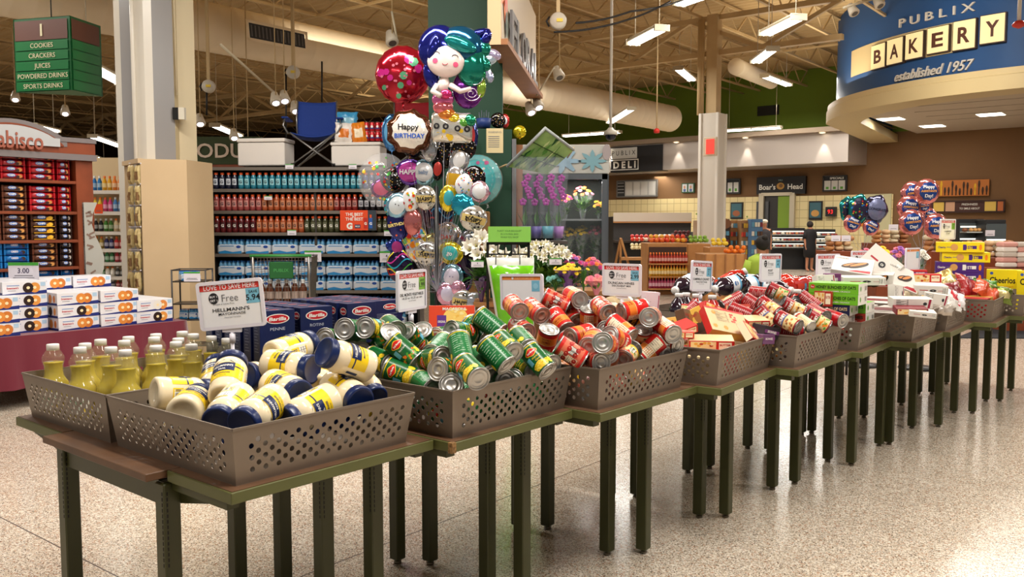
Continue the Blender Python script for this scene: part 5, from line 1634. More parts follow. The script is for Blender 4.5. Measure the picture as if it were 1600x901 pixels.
for z in shz:
 m=MB();rbox(m,0,up-un,-.02,.55,z-.03,z,CHERRY,.004);m.build('shelf',t)
def pack_mesh(nm,col,dark,pic,txt):
 m=MB();w,d,h=.27,.15,.062
 c=M('pack_'+nm,col,.25,coat=.4)
 m.ell((0,0,h/2),(w/2,d/2,h/2),c,16,8,fn=lambda q:Vector((math.copysign(abs(q.x)**.35,q.x),math.copysign(abs(q.y)**.5,q.y),math.copysign(abs(q.z)**.6,q.z))))
 m.box((-w/2+.002,0,h/2),(.02,d*.9,h*.9),c);m.box((w/2-.002,0,h/2),(.02,d*.9,h*.9),c)
 mp=facing((0,-d/2-.001,h/2),(1,0,0),(0,0,1))
 m.disc(-w*.1,.006,.05,.017,C(60,110,190,.4),mp,.001,14);m.text(txt,.024,-w*.1,.006,WHT,mp,.0016,.04,.08)
 m.disc(w*.26,-.002,.030,.018,C(*pic,.4),mp,.001,12);m.disc(w*.17,-.008,.022,.014,C(*dark,.4),mp,.0014,12)
 m.patch(-w*.44,-.026,w*.44,-.020,C(*dark,.4),mp,.001)
 return m.mesh('cookie_pack')
PK={'red':pack_mesh('red',(176,24,34),(60,20,20),(200,130,70),'CHIPS'),'brown':pack_mesh('brown',(96,54,36),(50,30,20),(210,150,80),'CHIPS'),'blue':pack_mesh('blue',(26,118,190),(20,60,130),(60,40,34),'OREO'),'yellow':pack_mesh('yellow',(74,44,30),(230,170,40),(236,190,60),'CHIPS'),'dark':pack_mesh('dark',(50,32,28),(30,20,18),(190,180,170),'DARK')}
grid=[['red','red','red'],['brown','red','red'],['brown','yellow','dark'],['blue','brown','dark'],['blue','blue','blue']]
RN=['top','second','third','fourth','lowest visible']
for ri,z in enumerate(shz):
 for ci,(pa,pb)in enumerate([(-40,4),(6,46),(50,91),(94,115)]):
  kd=grid[ri][max(0,ci-1)]
  ua,ub=upx(pa,NV),upx(pb,NV);
  for s_ in range(4):
   o=bpy.data.objects.new('cookie_pack',PK[kd]);COL.objects.link(o)
   sc=(ub-ua-.02)/.27
   o.matrix_basis=ROOM@TR(((ua+ub)/2,NV+.10,z+s_*.0625+.001),.02*((ri*7+s_*3+ci)%3-1))@Matrix.Diagonal((sc,1,1,1))
   tag(o,'%s cookie pack, %s from bottom of the %s pile, %s shelf'%(kd,ORD[s_],['cut off','left','middle','narrow right'][ci],RN[ri]),'cookie pack','cookie packs on the arched stand')
def pricetag(px,py,w,h,y,label,txt='',gr=True,big=True):
 p=at(px,py,y);t=thing('price_card',label,'price card',p,0)
 m=MB();m.box((0,0,0),(w,.004,h),WPL);mp=facing((0,-.003,0),(1,0,0),(0,0,1))
 if gr:m.patch(-w/2,h*.34,w/2,h/2,C(70,160,60,.4),mp,.001)
 if txt:m.text(txt,h*.36,0,h*.08,C(60,50,90,.4),mp,.0015,.01)
 m.patch(-w*.3,-h*.2,w*.3,-h*.16,INKG,mp,.001);m.patch(-w*.35,-h*.3,w*.35,-h*.27,INKG,mp,.001)
 m.build('card',t);
 m=MB();m.box((0,.012,0),(w*.3,.02,h*.5),C(200,200,205,.3));m.build('clip',t)
 return t
pricetag(37,425,.28,.18,at(37,425,8).y,'white and green price card hanging before the blue cookie packs','3.00')
# maroon draped table with doughnut boxes
MAROON=M('maroon_cloth',(104,18,40),.85,sheen=.4)
DV=onz(25,525,.62);dV=DV.dot(VX);dz=.62
ua,ub=upx(-150,dV),onz(284,499,dz).dot(UX)
m=MB();z1=.17;D=.95;n=90
def edge(i):
 L1=ub-ua;s=i/n*(L1+D*2)
 if s<D:return Vector((ua,dV+D-s,0)),Vector((-1,0,0))
 if s<D+L1:return Vector((ua+s-D,dV,0)),Vector((0,-1,0))
 return Vector((ub,dV+s-D-L1,0)),Vector((1,0,0))
vs=[]
for i in range(n+1):
 p,nn=edge(i);w=.5+.5*math.sin(i*1.3)
 vs+=[ROOM@Vector((p.x,p.y,dz)),ROOM@(Vector((p.x,p.y,(dz+z1)/2))+nn*(.02+.015*w)),ROOM@(Vector((p.x,p.y,z1))+nn*(.03+.05*w))]
fs=[]
for i in range(n):
 for k in range(2):fs.append((3*i+k+1,3*i+4+k,3*i+3+k,3*i+k))
m.add(vs,fs,MAROON,True)
m.add([ROOM@Vector(q)for q in((ua,dV,dz),(ub,dV,dz),(ub,dV+D,dz),(ua,dV+D,dz))],[(0,1,2,3)],MAROON)
tag(m.build('tablecloth'),'maroon cloth draped over the doughnut box table','tablecloth')
t=thing('folding_table','table hidden under the maroon cloth','table',ROOM@Vector(((ua+ub)/2,dV+D/2,0)),YAW)
m=MB();m.box((0,0,dz-.022),(ub-ua-.04,D-.04,.036),C(150,140,130,.6),bev=.004);m.build('tabletop',t)
for sx in(-1,1):
 for sy in(-1,1):m=MB();m.tube([(sx*(ub-ua)*.46,sy*D*.42,0),(sx*(ub-ua)*.46,sy*D*.42,dz-.04)],.018,C(60,60,64,.4),8);m.build('leg',t)
def donut_mesh(kind):
 m=MB();w,d,h=.365,.24,.112
 m.box((0,0,h/2),(w,d,h),C(226,226,232,.4),bev=.002)
 mp=facing((0,-d/2,h/2),(1,0,0),(0,0,1))
 m.poly([(-w/2,-h/2),(w/2,-h/2),(w/2,-h*.22),(w*.1,-h*.32),(-w/2,-h*.46)],C(30,44,120,.4),mp,.0006)
 cols={'plain':[(222,140,60),(206,120,50)],'choc':[(44,26,22),(224,150,70)],'white':[(230,226,220),(220,140,70)]}[kind]
 for dx,c in((.17,cols[1]),(.02,cols[0])):
  m.disc(dx*w+.02,0,h*.40,h*.40,C(*c,.4),mp,.001+.0005*(dx<.1),18);m.disc(dx*w+.02,0,h*.13,h*.12,C(246,226,180,.4),mp,.0022,10)
 m.text('Entenmann\'s',h*.2,-w*.27,h*.02,C(190,60,70,.4),mp,.001,.03,w*.26);m.patch(-w*.4,h*.18,-w*.12,h*.24,C(120,150,200,.4),mp,.001);m.patch(-w*.38,-h*.2,-w*.2,-h*.17,INKG,mp,.001)
 m.patch(w*.36,h*.1,w*.47,h*.4,C(170,200,226,.4),mp,.001)
 sp=facing((-w/2,0,h/2),(0,-1,0),(0,0,1))
 m.disc(-.02,0,h*.3,h*.36,C(*cols[0],.4),sp,.001,14);m.disc(.06,0,h*.2,h*.3,C(*cols[1],.4),sp,.001,12);m.patch(-d/2,-h/2,d/2,-h*.32,C(30,44,120,.4),sp,.0008)
 return m.mesh('doughnut_box')
DM={k:donut_mesh(k)for k in('plain','choc','white')}
stacks=[(222,259,2,['choc','white'],.02,'at the right end'),(157,215,3,['plain','plain','plain'],.03,'second from right'),(88,153,3,['plain','choc','plain'],.03,'third from right'),(27,66,4,['choc','choc','choc','choc'],.14,'fourth from right, set back'),(-45,22,3,['plain','plain','plain'],-.0,'cut by the left edge')]
for si,(pa,pb,n_,kinds,dv,nm)in enumerate(stacks):
 pc=onz((pa+pb)/2,505,dz);
 for row in range(3):
  for j in range(n_+(1 if row==2 and si in(1,2)else 0)):
   vv=dV+.16+dv+row*.26
   if vv+.12>dV+D:continue
   o=bpy.data.objects.new('doughnut_box',DM[kinds[j%n_]]);COL.objects.link(o)
   uc=(upx(pa,dV+.03)+upx(pb,dV+.03))/2
   o.matrix_basis=ROOM@TR((uc,vv,dz+.001+j*.1125),.015*((j*5+row+si)%3-1))
   tag(o,'doughnut box, %s from bottom, %s row, stack %s'%(ORD[j],['front','second','rear'][row],nm),'doughnut box','white doughnut boxes on the maroon cloth')
   # plywood end panel with hanging bags
PLY=M('plywood',(208,182,144),.6,mix=((196,168,130),1.5,.8))
A=at(222,350,9.6);B=at(294,350,9.75);Cc=at(334,350,10.3);A0=at(197,350,10.1);ztp=at(222,248,9.6).z
m=MB()
P4=[A,B,Cc,at(331,350,10.62),A0+Vector((.0,.3,0))]
for i in range(4):
 a,b=P4[i],P4[i+1];m.add([(a.x,a.y,0),(b.x,b.y,0),(b.x,b.y,ztp),(a.x,a.y,ztp)],[(0,1,2,3)],PLY)
m.add([(p.x,p.y,ztp)for p in P4],[tuple(range(5))],PLY)
t=thing('plywood_cabinet','tall plain plywood end panel around the large column with a rack of snack bags','cabinet',(0,0,0))
m.build('panel',t)
m=MB();a,b=A0,A
for zz in(ztp,):m.add([(A0.x,A0.y,0),(A0.x,A0.y,ztp),(A0.x+.06,A0.y-.02,ztp),(A0.x+.06,A0.y-.02,0)],[(0,3,2,1)],PLY)
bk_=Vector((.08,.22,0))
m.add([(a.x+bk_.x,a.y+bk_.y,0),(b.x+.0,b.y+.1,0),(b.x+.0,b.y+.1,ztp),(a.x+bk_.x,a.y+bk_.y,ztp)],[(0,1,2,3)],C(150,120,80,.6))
m.bar((A0.x,A0.y,ztp-.02),(A.x,A.y,ztp-.02),.05,PLY)
m.build('side_frame',t)
yy=[273,305,338,372,408,440]
for i,y in enumerate(yy):
 m=MB();p=at(202,y-18,9.85);m.bar(p,at(220,y-18,9.6),.012,WPL);o=m.build('peg_rail',t)
 for j,px in enumerate((205,216)):
  foil_bag('snack_bag','%s beige snack bag on the %s rail of the plywood rack'%(['left','right'][j],ORD[i]),px,y,9.75-.12*j,.085,.21,.05,-30,0,0,(196,174,120),(130,96,60),seed=i*2+j,rough=.4)
  # far aisle shelving left of the plywood panel
AY=13.0
t=thing('aisle_shelving','white aisle shelving with bottles seen between cookie stand and plywood panel','shelf unit',at(172,350,AY).xy.to_3d())
x0=at(146,350,AY).x-t.location.x-.6;x1=at(205,350,AY).x-t.location.x
m=MB();m.box(((x0+x1)/2,.3,1.3),(x1-x0,.03,2.55),C(214,190,150,.6));m.build('back_panel',t)
SHW=C(214,208,200,.5);sy=[297,330,361,388,409,431,448]
zs=[at(170,y,AY).z for y in sy]
for z in zs:
 m=MB();m.box(((x0+x1)/2,.12,z-.03),(x1-x0,.34,.05),SHW);m.build('shelf',t)
gc=[[(40,120,190),(230,170,30),(230,130,40),(90,160,40)],[(230,200,60),(210,60,130),(70,130,190),(220,60,120)],[(30,30,30),(60,120,40),(220,200,160),(200,40,50)],[(170,140,60),(40,40,90),(180,40,40),(60,120,60)],[(40,60,120),(60,130,80),(170,50,60),(220,210,200)],[(60,130,60),(230,226,216),(60,60,60),(70,140,70)],[(120,30,50),(50,50,70),(160,40,40),(60,90,50)]]
def small_bottle(col,h,r=.032):
 m=MB();m.lathe([(0,0),(r,0),(r,h*.6),(r*.45,h*.82),(r*.45,h*.9)],C(*col,.3),10)
 m.lathe([(r*1.02,h*.2),(r*1.02,h*.5)],C(*[min(255,int(c*.4+140))for c in col],.4),10)
 m.lathe([(r*.55,h*.84),(r*.55,h),(0,h)],C(230,120,40,.4)if col[0]>100 else C(220,220,220,.4),10);return m.mesh('grocery_bottle')
for ri,z in enumerate(zs):
 hts=[.21,.21,.19,.18,.17,.14,.1][ri];x=at(146,350,AY).x+.03;i=0
 ms=[small_bottle(c,hts)for c in gc[ri]]
 while x<at(200,350,AY).x:
  o=bpy.data.objects.new('grocery_bottle',ms[(i//2)%4]);COL.objects.link(o);o.location=(x,AY+.02,z)
  tag(o,'small aisle bottle, %s from the left on the %s far white shelf'%(ORD[i],ORD[ri]),'bottle','bottles on the far white shelves');x+=.075;i+=1
pricetag(154,326,.12,.14,12.8,'orange red sale card on the far white shelving','',False).children[0].data.materials[0]=C(226,80,30,.4)
t=thing('produce_sign','dark green wall sign with pale letters behind the plywood panel','sign',at(335,235,16))
m=MB();m.box((.1,.06,0),(1.5,.1,.50),M('sign_green',(48,62,26),.6));m.box((.1,.06,-.28),(1.5,.12,.05),CHERRY);m.build('board',t)
m=MB();mp=facing((0,0,0),(1,0,0),(0,0,1));m.text('PRODUCE',.36,.14,.0,C(214,196,180,.5),mp,.02,.012,1.75,depth=.02);m.build('lettering',t)
m=MB()
for x in(-.4,.6):m.tube([(x,.06,.24),(x,.06,7.12-t.location.z)],.01,STEEL,5)
m.build('hanger',t)
# sports drink shelving
SY=11.0;SG=C(64,58,54,.5,metal=.3)
def sx_(px,y=SY):return at(px,350,y).x
xl,xr=sx_(330),sx_(655)
t=thing('drink_shelving','long dark metal shelving holding sports drinks and water packs','shelf unit',((xl+xr)/2,SY,0));hw=(xr-xl)/2
m=MB();m.box((0,.5,1.13),(hw*2,.04,2.26),C(36,33,32,.6));m.build('back_panel',t)
for s in(-1,0,1):m=MB();m.box((s*(hw-.015),.26,1.13),(.03,.48,2.26),SG);m.build('upright',t)
srow=[262,296,330,364,397,454,510]
sz=[at(480,y,SY).z for y in srow]
for z in sz:
 m=MB();m.box((0,.24,z-.015),(hw*2,.5,.03),SG);m.box((0,-.015,z-.012),(hw*2,.012,.04),C(120,112,104,.4,metal=.4));m.build('shelf',t)
def gat(nm,col,lab):
 m=MB();r=.0365;h=.205
 m.lathe([(0,0),(r,.0),(r,.05),(r*.92,.06),(r*.92,.12),(r,.13),(r*.9,.155),(r*.5,.175),(r*.5,.182)],M('drink_'+nm,col,.2,spec=.7),14)
 mp=cylmap(r*.95,0,-PI/2);m.patch(-.028,.055,.028,.13,C(*lab,.4),mp,.003,4);m.text('G',.045,0,.09,C(40,44,60,.4)if sum(lab)>400 else WHT,mp,.005,.03)
 m.lathe([(r*.62,.176),(r*.66,.178),(r*.62,.203),(0,.205)],C(214,84,36,.4),12);return m.mesh('sports_drink')
GM={k:gat(k,c,l)for k,c,l in(('navy',(26,30,50),(190,196,206)),('teal',(32,116,138),(140,196,206)),('blue',(24,60,116),(40,60,110)),('pink',(150,66,64),(190,130,122)),('orange',(164,78,42),(190,126,92)),('red',(130,34,30),(180,120,110)),('maroon',(96,26,30),(70,30,34)),('black',(28,22,26),(170,170,176)),('olive',(56,58,34),(90,92,70)))}
rows=[(296,[('navy',4),('teal',20),('blue',5)]),(330,[('pink',8),('orange',12),('red',4),('black',6)]),(364,[('maroon',7),('orange',8),('olive',15)])]
for ri,(py,segs)in enumerate(rows):
 tot=sum(n for _,n in segs);z=at(480,py,SY).z;xa,xb=sx_(334)+.03,sx_(620);st=(xb-xa)/tot;k=0
 for nm,n in segs:
  for i in range(n):
   o=bpy.data.objects.new('sports_drink',GM[nm]);COL.objects.link(o);o.matrix_basis=TR((xa+k*st,SY+.045,z+.001),.05*((k*7)%5-2))@Matrix.Diagonal((1.0,1.0,1.05,1));k+=1
   tag(o,'%s sports drink bottle, %s of its colour from the left, %s shelf'%(nm,ORD[i],ORD[ri]),'drink bottle','sports drinks on the dark shelving')
WB_=M('water_pet',(90,150,190),.15,spec=.8)
def waterpack():
 m=MB();w,d,h=.32,.22,.19
 for i in range(6):
  for j in range(3):
   x=-w/2+w*(i+.5)/6;y=-d/2+d*(j+.5)/3
   m.lathe([(0,0),(.026,0),(.026,.12),(.024,.145),(.012,.168),(.012,.172)],WB_,8,T=Matrix.Translation((x,y,0)))
   m.lathe([(.014,.168),(.014,.186),(0,.188)],C(40,110,190,.4),8,T=Matrix.Translation((x,y,0)))
 m.box((0,0,.062),(w+.01,d+.01,.122),C(196,204,214,.3),bev=.02)
 mp=facing((0,-d/2-.006,.062),(1,0,0),(0,0,1))
 m.poly([(-w*.45,-.055),(w*.45,-.055),(w*.45,-.02),(w*.1,-.035),(-w*.2,-.015),(-w*.45,-.03)],C(40,130,190,.4),mp,.001)
 m.disc(w*.33,.03,.03,.018,C(30,70,150,.4),mp,.001,10);m.patch(-w*.4,.035,w*.15,.045,C(60,130,190,.4),mp,.001)
 return m.mesh('water_pack')
WM=waterpack()
for ri,(py,lays,xs)in enumerate([(397,1,range(7)),(454,2,range(7)),(510,2,range(7))]):
 z=at(480,py,SY).z
 for l in range(lays):
  for i in xs:
   if i==6 and False:continue
   o=bpy.data.objects.new('water_pack',WM);COL.objects.link(o);o.location=(sx_(337+21+i*42.5),SY+.13,z+.001+l*.19)
   tag(o,'water bottle pack, %s from the left, %s layer, %s shelf'%(ORD[i],['bottom','top'][l],['third','second','lowest'][ri])if lays>1 else 'blue and white water bottle pack, %s from the left in the single row'%ORD[i],'water pack','water packs on the dark shelving')
for(px,py,w,h,lb,tx)in[(452,260,.10,.06,'small price card below the left white cooler',''),(551,260,.10,.06,'small price card below the right white cooler',''),(456,363,.11,.07,'price card under the red drinks',''),(607,364,.11,.07,'price card under the dark green drinks',''),(489,400,.21,.14,'large price card hanging over the water packs, left one','4'),(604,401,.17,.14,'large price card hanging over the water packs by the balloons','4'),(419,309,.10,.05,'tilted white card on the pink drinks','')]:
 pricetag(px,py,w,h,SY-.05,lb,tx)
p=at(560,344,SY-.08);t=thing('advert_board','orange advert board hanging before the dark green drinks','sign',p)
m=MB();m.box((0,0,0),(.455,.012,.25),C(224,74,34,.4));mp=facing((0,-.008,0),(1,0,0),(0,0,1))
m.patch(.12,-.125,.227,.125,C(50,60,70,.4),mp,.0006)
for i,s in enumerate(('THE BEST','BUY','THE BEST')):m.text(s,[.052,.026,.052][i],-.05,[.085,.055,.026][i]-.01,WHT,mp,.002,.02)
m.text('G',.10,-.11,-.07,WHT,mp,.002,.06);m.box((-.01,-.009,-.075),(.07,.004,.045),C(40,50,90,.4));m.text('MLB',.03,-.01,-.075,WHT,mp,.005,.02)
for x,c in((.09,(190,40,30)),(.155,(40,90,170))):m.patch(x-.022,-.1,x+.022,.03,C(*c,.4),mp,.002);m.patch(x-.012,.03,x+.012,.07,C(214,84,36,.4),mp,.002);m.text('G',.045,x,-.04,WHT,mp,.003,.04)
m.build('printed_face',t);m=MB();m.tube([(-.15,.01,0),(-.15,.06,.0)],.006,SG,6);m.tube([(.15,.01,0),(.15,.06,0)],.006,SG,6);m.build('bracket',t)
# on top of the shelving
ST=at(480,258,SY).z+.0
def cooler(pa,pb,ptop,yw,lb,y=SY+.1,inner=False):
 x0,x1=at(pa,350,y).x,at(pb,350,y).x;z1=at((pa+pb)/2,ptop,y).z
 t=thing('foam_cooler',lb,'cooler',((x0+x1)/2,y,ST+.001),yw);w=(x1-x0);h=z1-ST
 m=MB();m.box((0,.17,h*.42),(w,.34,h*.84),M('foam_white',(226,220,214),.6),bev=.01);m.build('body',t)
 m=MB();m.box((0,.17,h*.93),(w+.02,.36,h*.14),M('foam_white'),bev=.01);m.build('lid',t)
cooler(372,448,216,math.radians(-7),'white foam cooler on the left of the dark shelving')
cooler(518,596,222,math.radians(-6),'white foam cooler under the chips and drink cans')
def folding_chair(loc,rz,col,lb):
 t=thing('folding_chair',lb,'chair',loc,rz);F=M('fabric_%d_%d_%d'%col,col,.8,bump=(40,.3));G=C(150,150,150,.3,metal=.8);K=C(24,24,28,.5)
 m=MB();n=8;vs=[];fs=[]
 for j in range(n+1):
  z=.40+(.88-.40)*j/n;y=.20+.12*j/n
  for i in range(n+1):
   x=(-.25+.5*i/n)*(1-.0*j);vs.append((x,y+.05*math.sin(PI*i/n)*(1-j/n*.6),z-.015*math.sin(PI*i/n)))
 for j in range(n):
  for i in range(n):q=j*(n+1)+i;fs.append((q,q+1,q+n+2,q+n+1))
 m.add(vs,fs,F,True);o=m.build('backrest',t);md=o.modifiers.new('t','SOLIDIFY');md.thickness=.012
 m=MB();vs=[];fs=[]
 for j in range(n+1):
  y=-.24+.46*j/n
  for i in range(n+1):vs.append((-.27+.54*i/n,y,.42-.05*math.sin(PI*i/n)-.03*math.sin(PI*j/n)))
 for j in range(n):
  for i in range(n):q=j*(n+1)+i;fs.append((q,q+1,q+n+2,q+n+1))
 m.add(vs,fs,F,True);o=m.build('seat',t);md=o.modifiers.new('t','SOLIDIFY');md.thickness=.012
 for s in(-1,1):
  m=MB();m.box((s*.34,-.04,.60),(.09,.46,.02),F,bev=.008);m.build('armrest',t)
  m=MB();m.tube([(s*.30,-.26,.40),(s*.36,-.27,.5),(s*.34,-.24,.59)],.011,G,8);m.build('arm_tube',t);m=MB();m.tube([(s*.25,.2,.42),(s*.26,.22,.65),(s*.25,.33,.89)],.010,G,8);m.build('back_tube',t)
  for a,b in(((s*.28,-.26,.41),(-s*.26,-.26,.01)),((s*.28,-.26,.41),(-s*.26,.24,.01)),((s*.28,.24,.41),(-s*.28,.26,.01))):
   m=MB();m.tube([a,b],.010,G,8);m.tube([(b[0],b[1],.0),(b[0],b[1],.03)],.016,K,8);m.build('leg',t)
 return t
p=at(486,258,SY+.1);folding_chair((p.x,SY+.35,ST),math.radians(6),(24,56,136),'blue folding camp chair standing on the dark shelving')
p=at(652,258,SY+.1);folding_chair((p.x-.05,SY+.35,ST),math.radians(10),(150,22,34),'red folding camp chair behind the balloons on the shelving')
ct=at(555,218,SY).z
foil_bag('chip_bag','white and orange chip bag on the right cooler, left one',537,207,SY+.16,.22,.25,.08,0,-8,3,(226,220,214),(214,120,40),3)
foil_bag('chip_bag','orange and white chip bag next to the drink cans',560,207,SY+.16,.19,.26,.08,0,-8,-8,(222,130,30),(236,220,190),4)
foil_bag('ice_bag','clear blue ice bag behind the chip bags on the cooler',543,190,SY+.28,.26,.25,.1,10,-6,0,(60,150,200),(150,200,220),5,rough=.15)
dc=MB();dc.lathe([(0,0),(.031,0),(.033,.005),(.033,.105),(.027,.115),(0,.113)],C(186,34,40,.25,metal=.3),14);mp=cylmap(.0335,0,-PI/2);dc.disc(0,.06,.016,.016,WHT,mp,.001,12);dc.patch(-.03,.03,.03,.045,C(40,60,130,.3),mp,.0015,5);dc.lathe([(.0275,.1145),(.028,.118),(.02,.117),(0,.116)],SILV,12);dcm=dc.mesh('drink_can')
for j in range(2):
 for i in range(4):
  o=bpy.data.objects.new('drink_can',dcm);COL.objects.link(o);o.location=(at(569,210,SY).x+i*.07,SY+.2,ct+.002+j*.119)
  tag(o,'red drink can, %s from the left in the %s row on the cooler'%(ORD[i],['lower','upper'][j]),'can','drink cans on the right cooler')
  # shopping cart in front of the shelving
WIRE=C(150,144,138,.35,metal=.8)
cx_=at(440,430,9.6);t=thing('shopping_cart','wire shopping cart with green handle before the water packs','shopping cart',(cx_.x,9.6,0),math.radians(8))
m=MB();w0,w1=.33,.30;zt_,zb_=at(440,402,9.6).z,at(440,402,9.6).z-.52
def ringp(k):w=w1+(w0-w1)*k;z=zb_+(zt_-zb_)*k;return[(-w,-.0,z),(w,-.0,z),(w,.75,z),(-w,.75,z)]
for k in[i/8 for i in range(9)]:
 q=ringp(k);m.tube(q+[q[0]],.0025 if 0<k<1 else .006,WIRE,5)
for i in range(19):
 f=i/18
 for e in((0,1),(1,2),(3,2)):
  a,b=ringp(0),ringp(1);m.tube([Vector(a[e[0]]).lerp(Vector(a[e[1]]),f),Vector(b[e[0]]).lerp(Vector(b[e[1]]),f)],.0025,WIRE,4)
m.build('basket',t)
m=MB();m.tube([(-.33,-.04,zt_+.02),(.33,-.04,zt_+.02)],.016,C(50,130,60,.4),10);m.build('handle',t)
m=MB();m.box((0,-.02,zt_-.14),(.26,.02,.19),C(30,90,44,.4),bev=.01);m.text('PUBLIX',.05,0,0,C(70,150,80,.4),facing((0,-.032,zt_-.14),(1,0,0),(0,0,1)),.001,.01);m.build('child_seat',t)
for s in(-1,1):
 m=MB();m.tube([(s*.30,0,zb_),(s*.30,0,.25),(s*.28,.3,.14),(s*.24,.8,.14)],.014,WIRE,8);m.tube([(s*.3,-.04,zt_+.02),(s*.3,0,zb_)],.012,WIRE,8);m.build('frame_tube',t)
 for yy_ in(.05,.75):m=MB();m.lathe([(0,-.015),(.06,-.015),(.06,.015),(0,.015)],C(50,50,52,.5),14,T=Matrix.Translation((s*.26,yy_,.06))@Matrix.Rotation(PI/2,4,'Y'));m.bar((s*.26,yy_,.06),(s*.26,yy_,.15),.02,WIRE);m.build('wheel',t)
bb=small_bottle((96,46,20),.26,.045)
for i in range(6):
 o=bpy.data.objects.new('syrup_bottle',bb);COL.objects.link(o);o.location=t.matrix_basis@Vector((-.23+.09*i,.1,zb_+.01));tag(o,'brown bottle with pale label standing in the shopping cart, %s from the left'%ORD[i],'bottle','brown bottles in the cart')
 # dark wire rack with blue bags
RK=C(40,36,36,.4);p=at(296,480,9.0);t=thing('wire_rack','black wire rack holding blue snack packs beside the plywood panel','rack',(p.x,9.0,0),.1)
zt_=at(296,421,9).z
for sx1 in(-.17,.17):
 for sy1 in(0,.3):m=MB();m.tube([(sx1,sy1,0),(sx1,sy1,zt_)],.010,RK,6);m.build('post',t)
for py in(422,440,475,500,540):
 z=at(296,py,9).z;m=MB();q=[(-.17,0,z),(.17,0,z),(.17,.3,z),(-.17,.3,z)];m.tube(q+[q[0]],.006,RK,5)
 if py>430:m.box((0,.15,z),(.34,.3,.006),RK)
 m.build('shelf_ring',t)
pricetag(300,432,.17,.10,8.95,'shiny price card on the black wire rack','')
for i,(px,py)in enumerate([(288,492),(302,492),(314,492),(288,436),(304,436)]):
 z=at(296,500 if i<3 else 440,9).z
 o=cp1(bpy.data.objects['water_pack'],TR((at(px,480,9.1).x,9.12,z+.006),.2*i)@Matrix.Diagonal((.28,.5,.55,1)),'small blue snack pack on the %s level of the wire rack, %s from the left'%(['middle','top'][i>2],ORD[i if i<3 else i-3]),'blue packs on the wire rack');o.name='snack_pack';o['category']='snack pack'
 # hanging aisle sign
p=at(76,88,11.0)
t=thing('aisle_sign','green three sided hanging aisle sign with the number one','sign',p,0)
h1,w1_=.86,.86;Wd=C(92,52,40,.5);GS=C(14,104,52,.4);GE=C(10,84,40,.4);PB_=C(214,206,170,.5)
fa,fb_,fc=Vector((-.48,.1,0)),Vector((.34,-.12,0)),Vector((.45,.45,0))
m=MB()
for a,b in((fa,fb_),(fb_,fc),(fc,fa)):
 d=(b-a);mp=facing((a+b)/2,d,(0,0,1));w=d.length/2
 m.patch(-w,-.43,w,.47,GE,mp,-.004);m.patch(-w+.02,.20,w-.04,.44,Wd,mp,.004)
 for i in range(5):m.patch(-w+.02,.19-.124*(i+1)+.012,w-.04,.19-.124*i,GS,mp,.006)
 if a is fa:
  m.text('1',.20,0,.32,PB_,mp,.01,.03)
  for i,s in enumerate(('COOKIES','CRACKERS','JUICES','POWDERED DRINKS','SPORTS DRINKS')):m.text(s,.082,0,.19-.124*(i+.46),PB_,mp,.012,.004)
m.add([fa+Vector((0,0,-.43)),fb_+Vector((0,0,-.43)),fc+Vector((0,0,-.43)),fa+Vector((0,0,.47)),fb_+Vector((0,0,.47)),fc+Vector((0,0,.47))],[(2,1,0),(3,4,5)],C(60,110,70,.5))
m.build('panel',t)
m=MB();m.tube([(0,.1,.45),(0,.1,6.5-p.z)],.008,C(60,60,60,.4),5);m.build('hanger',t)
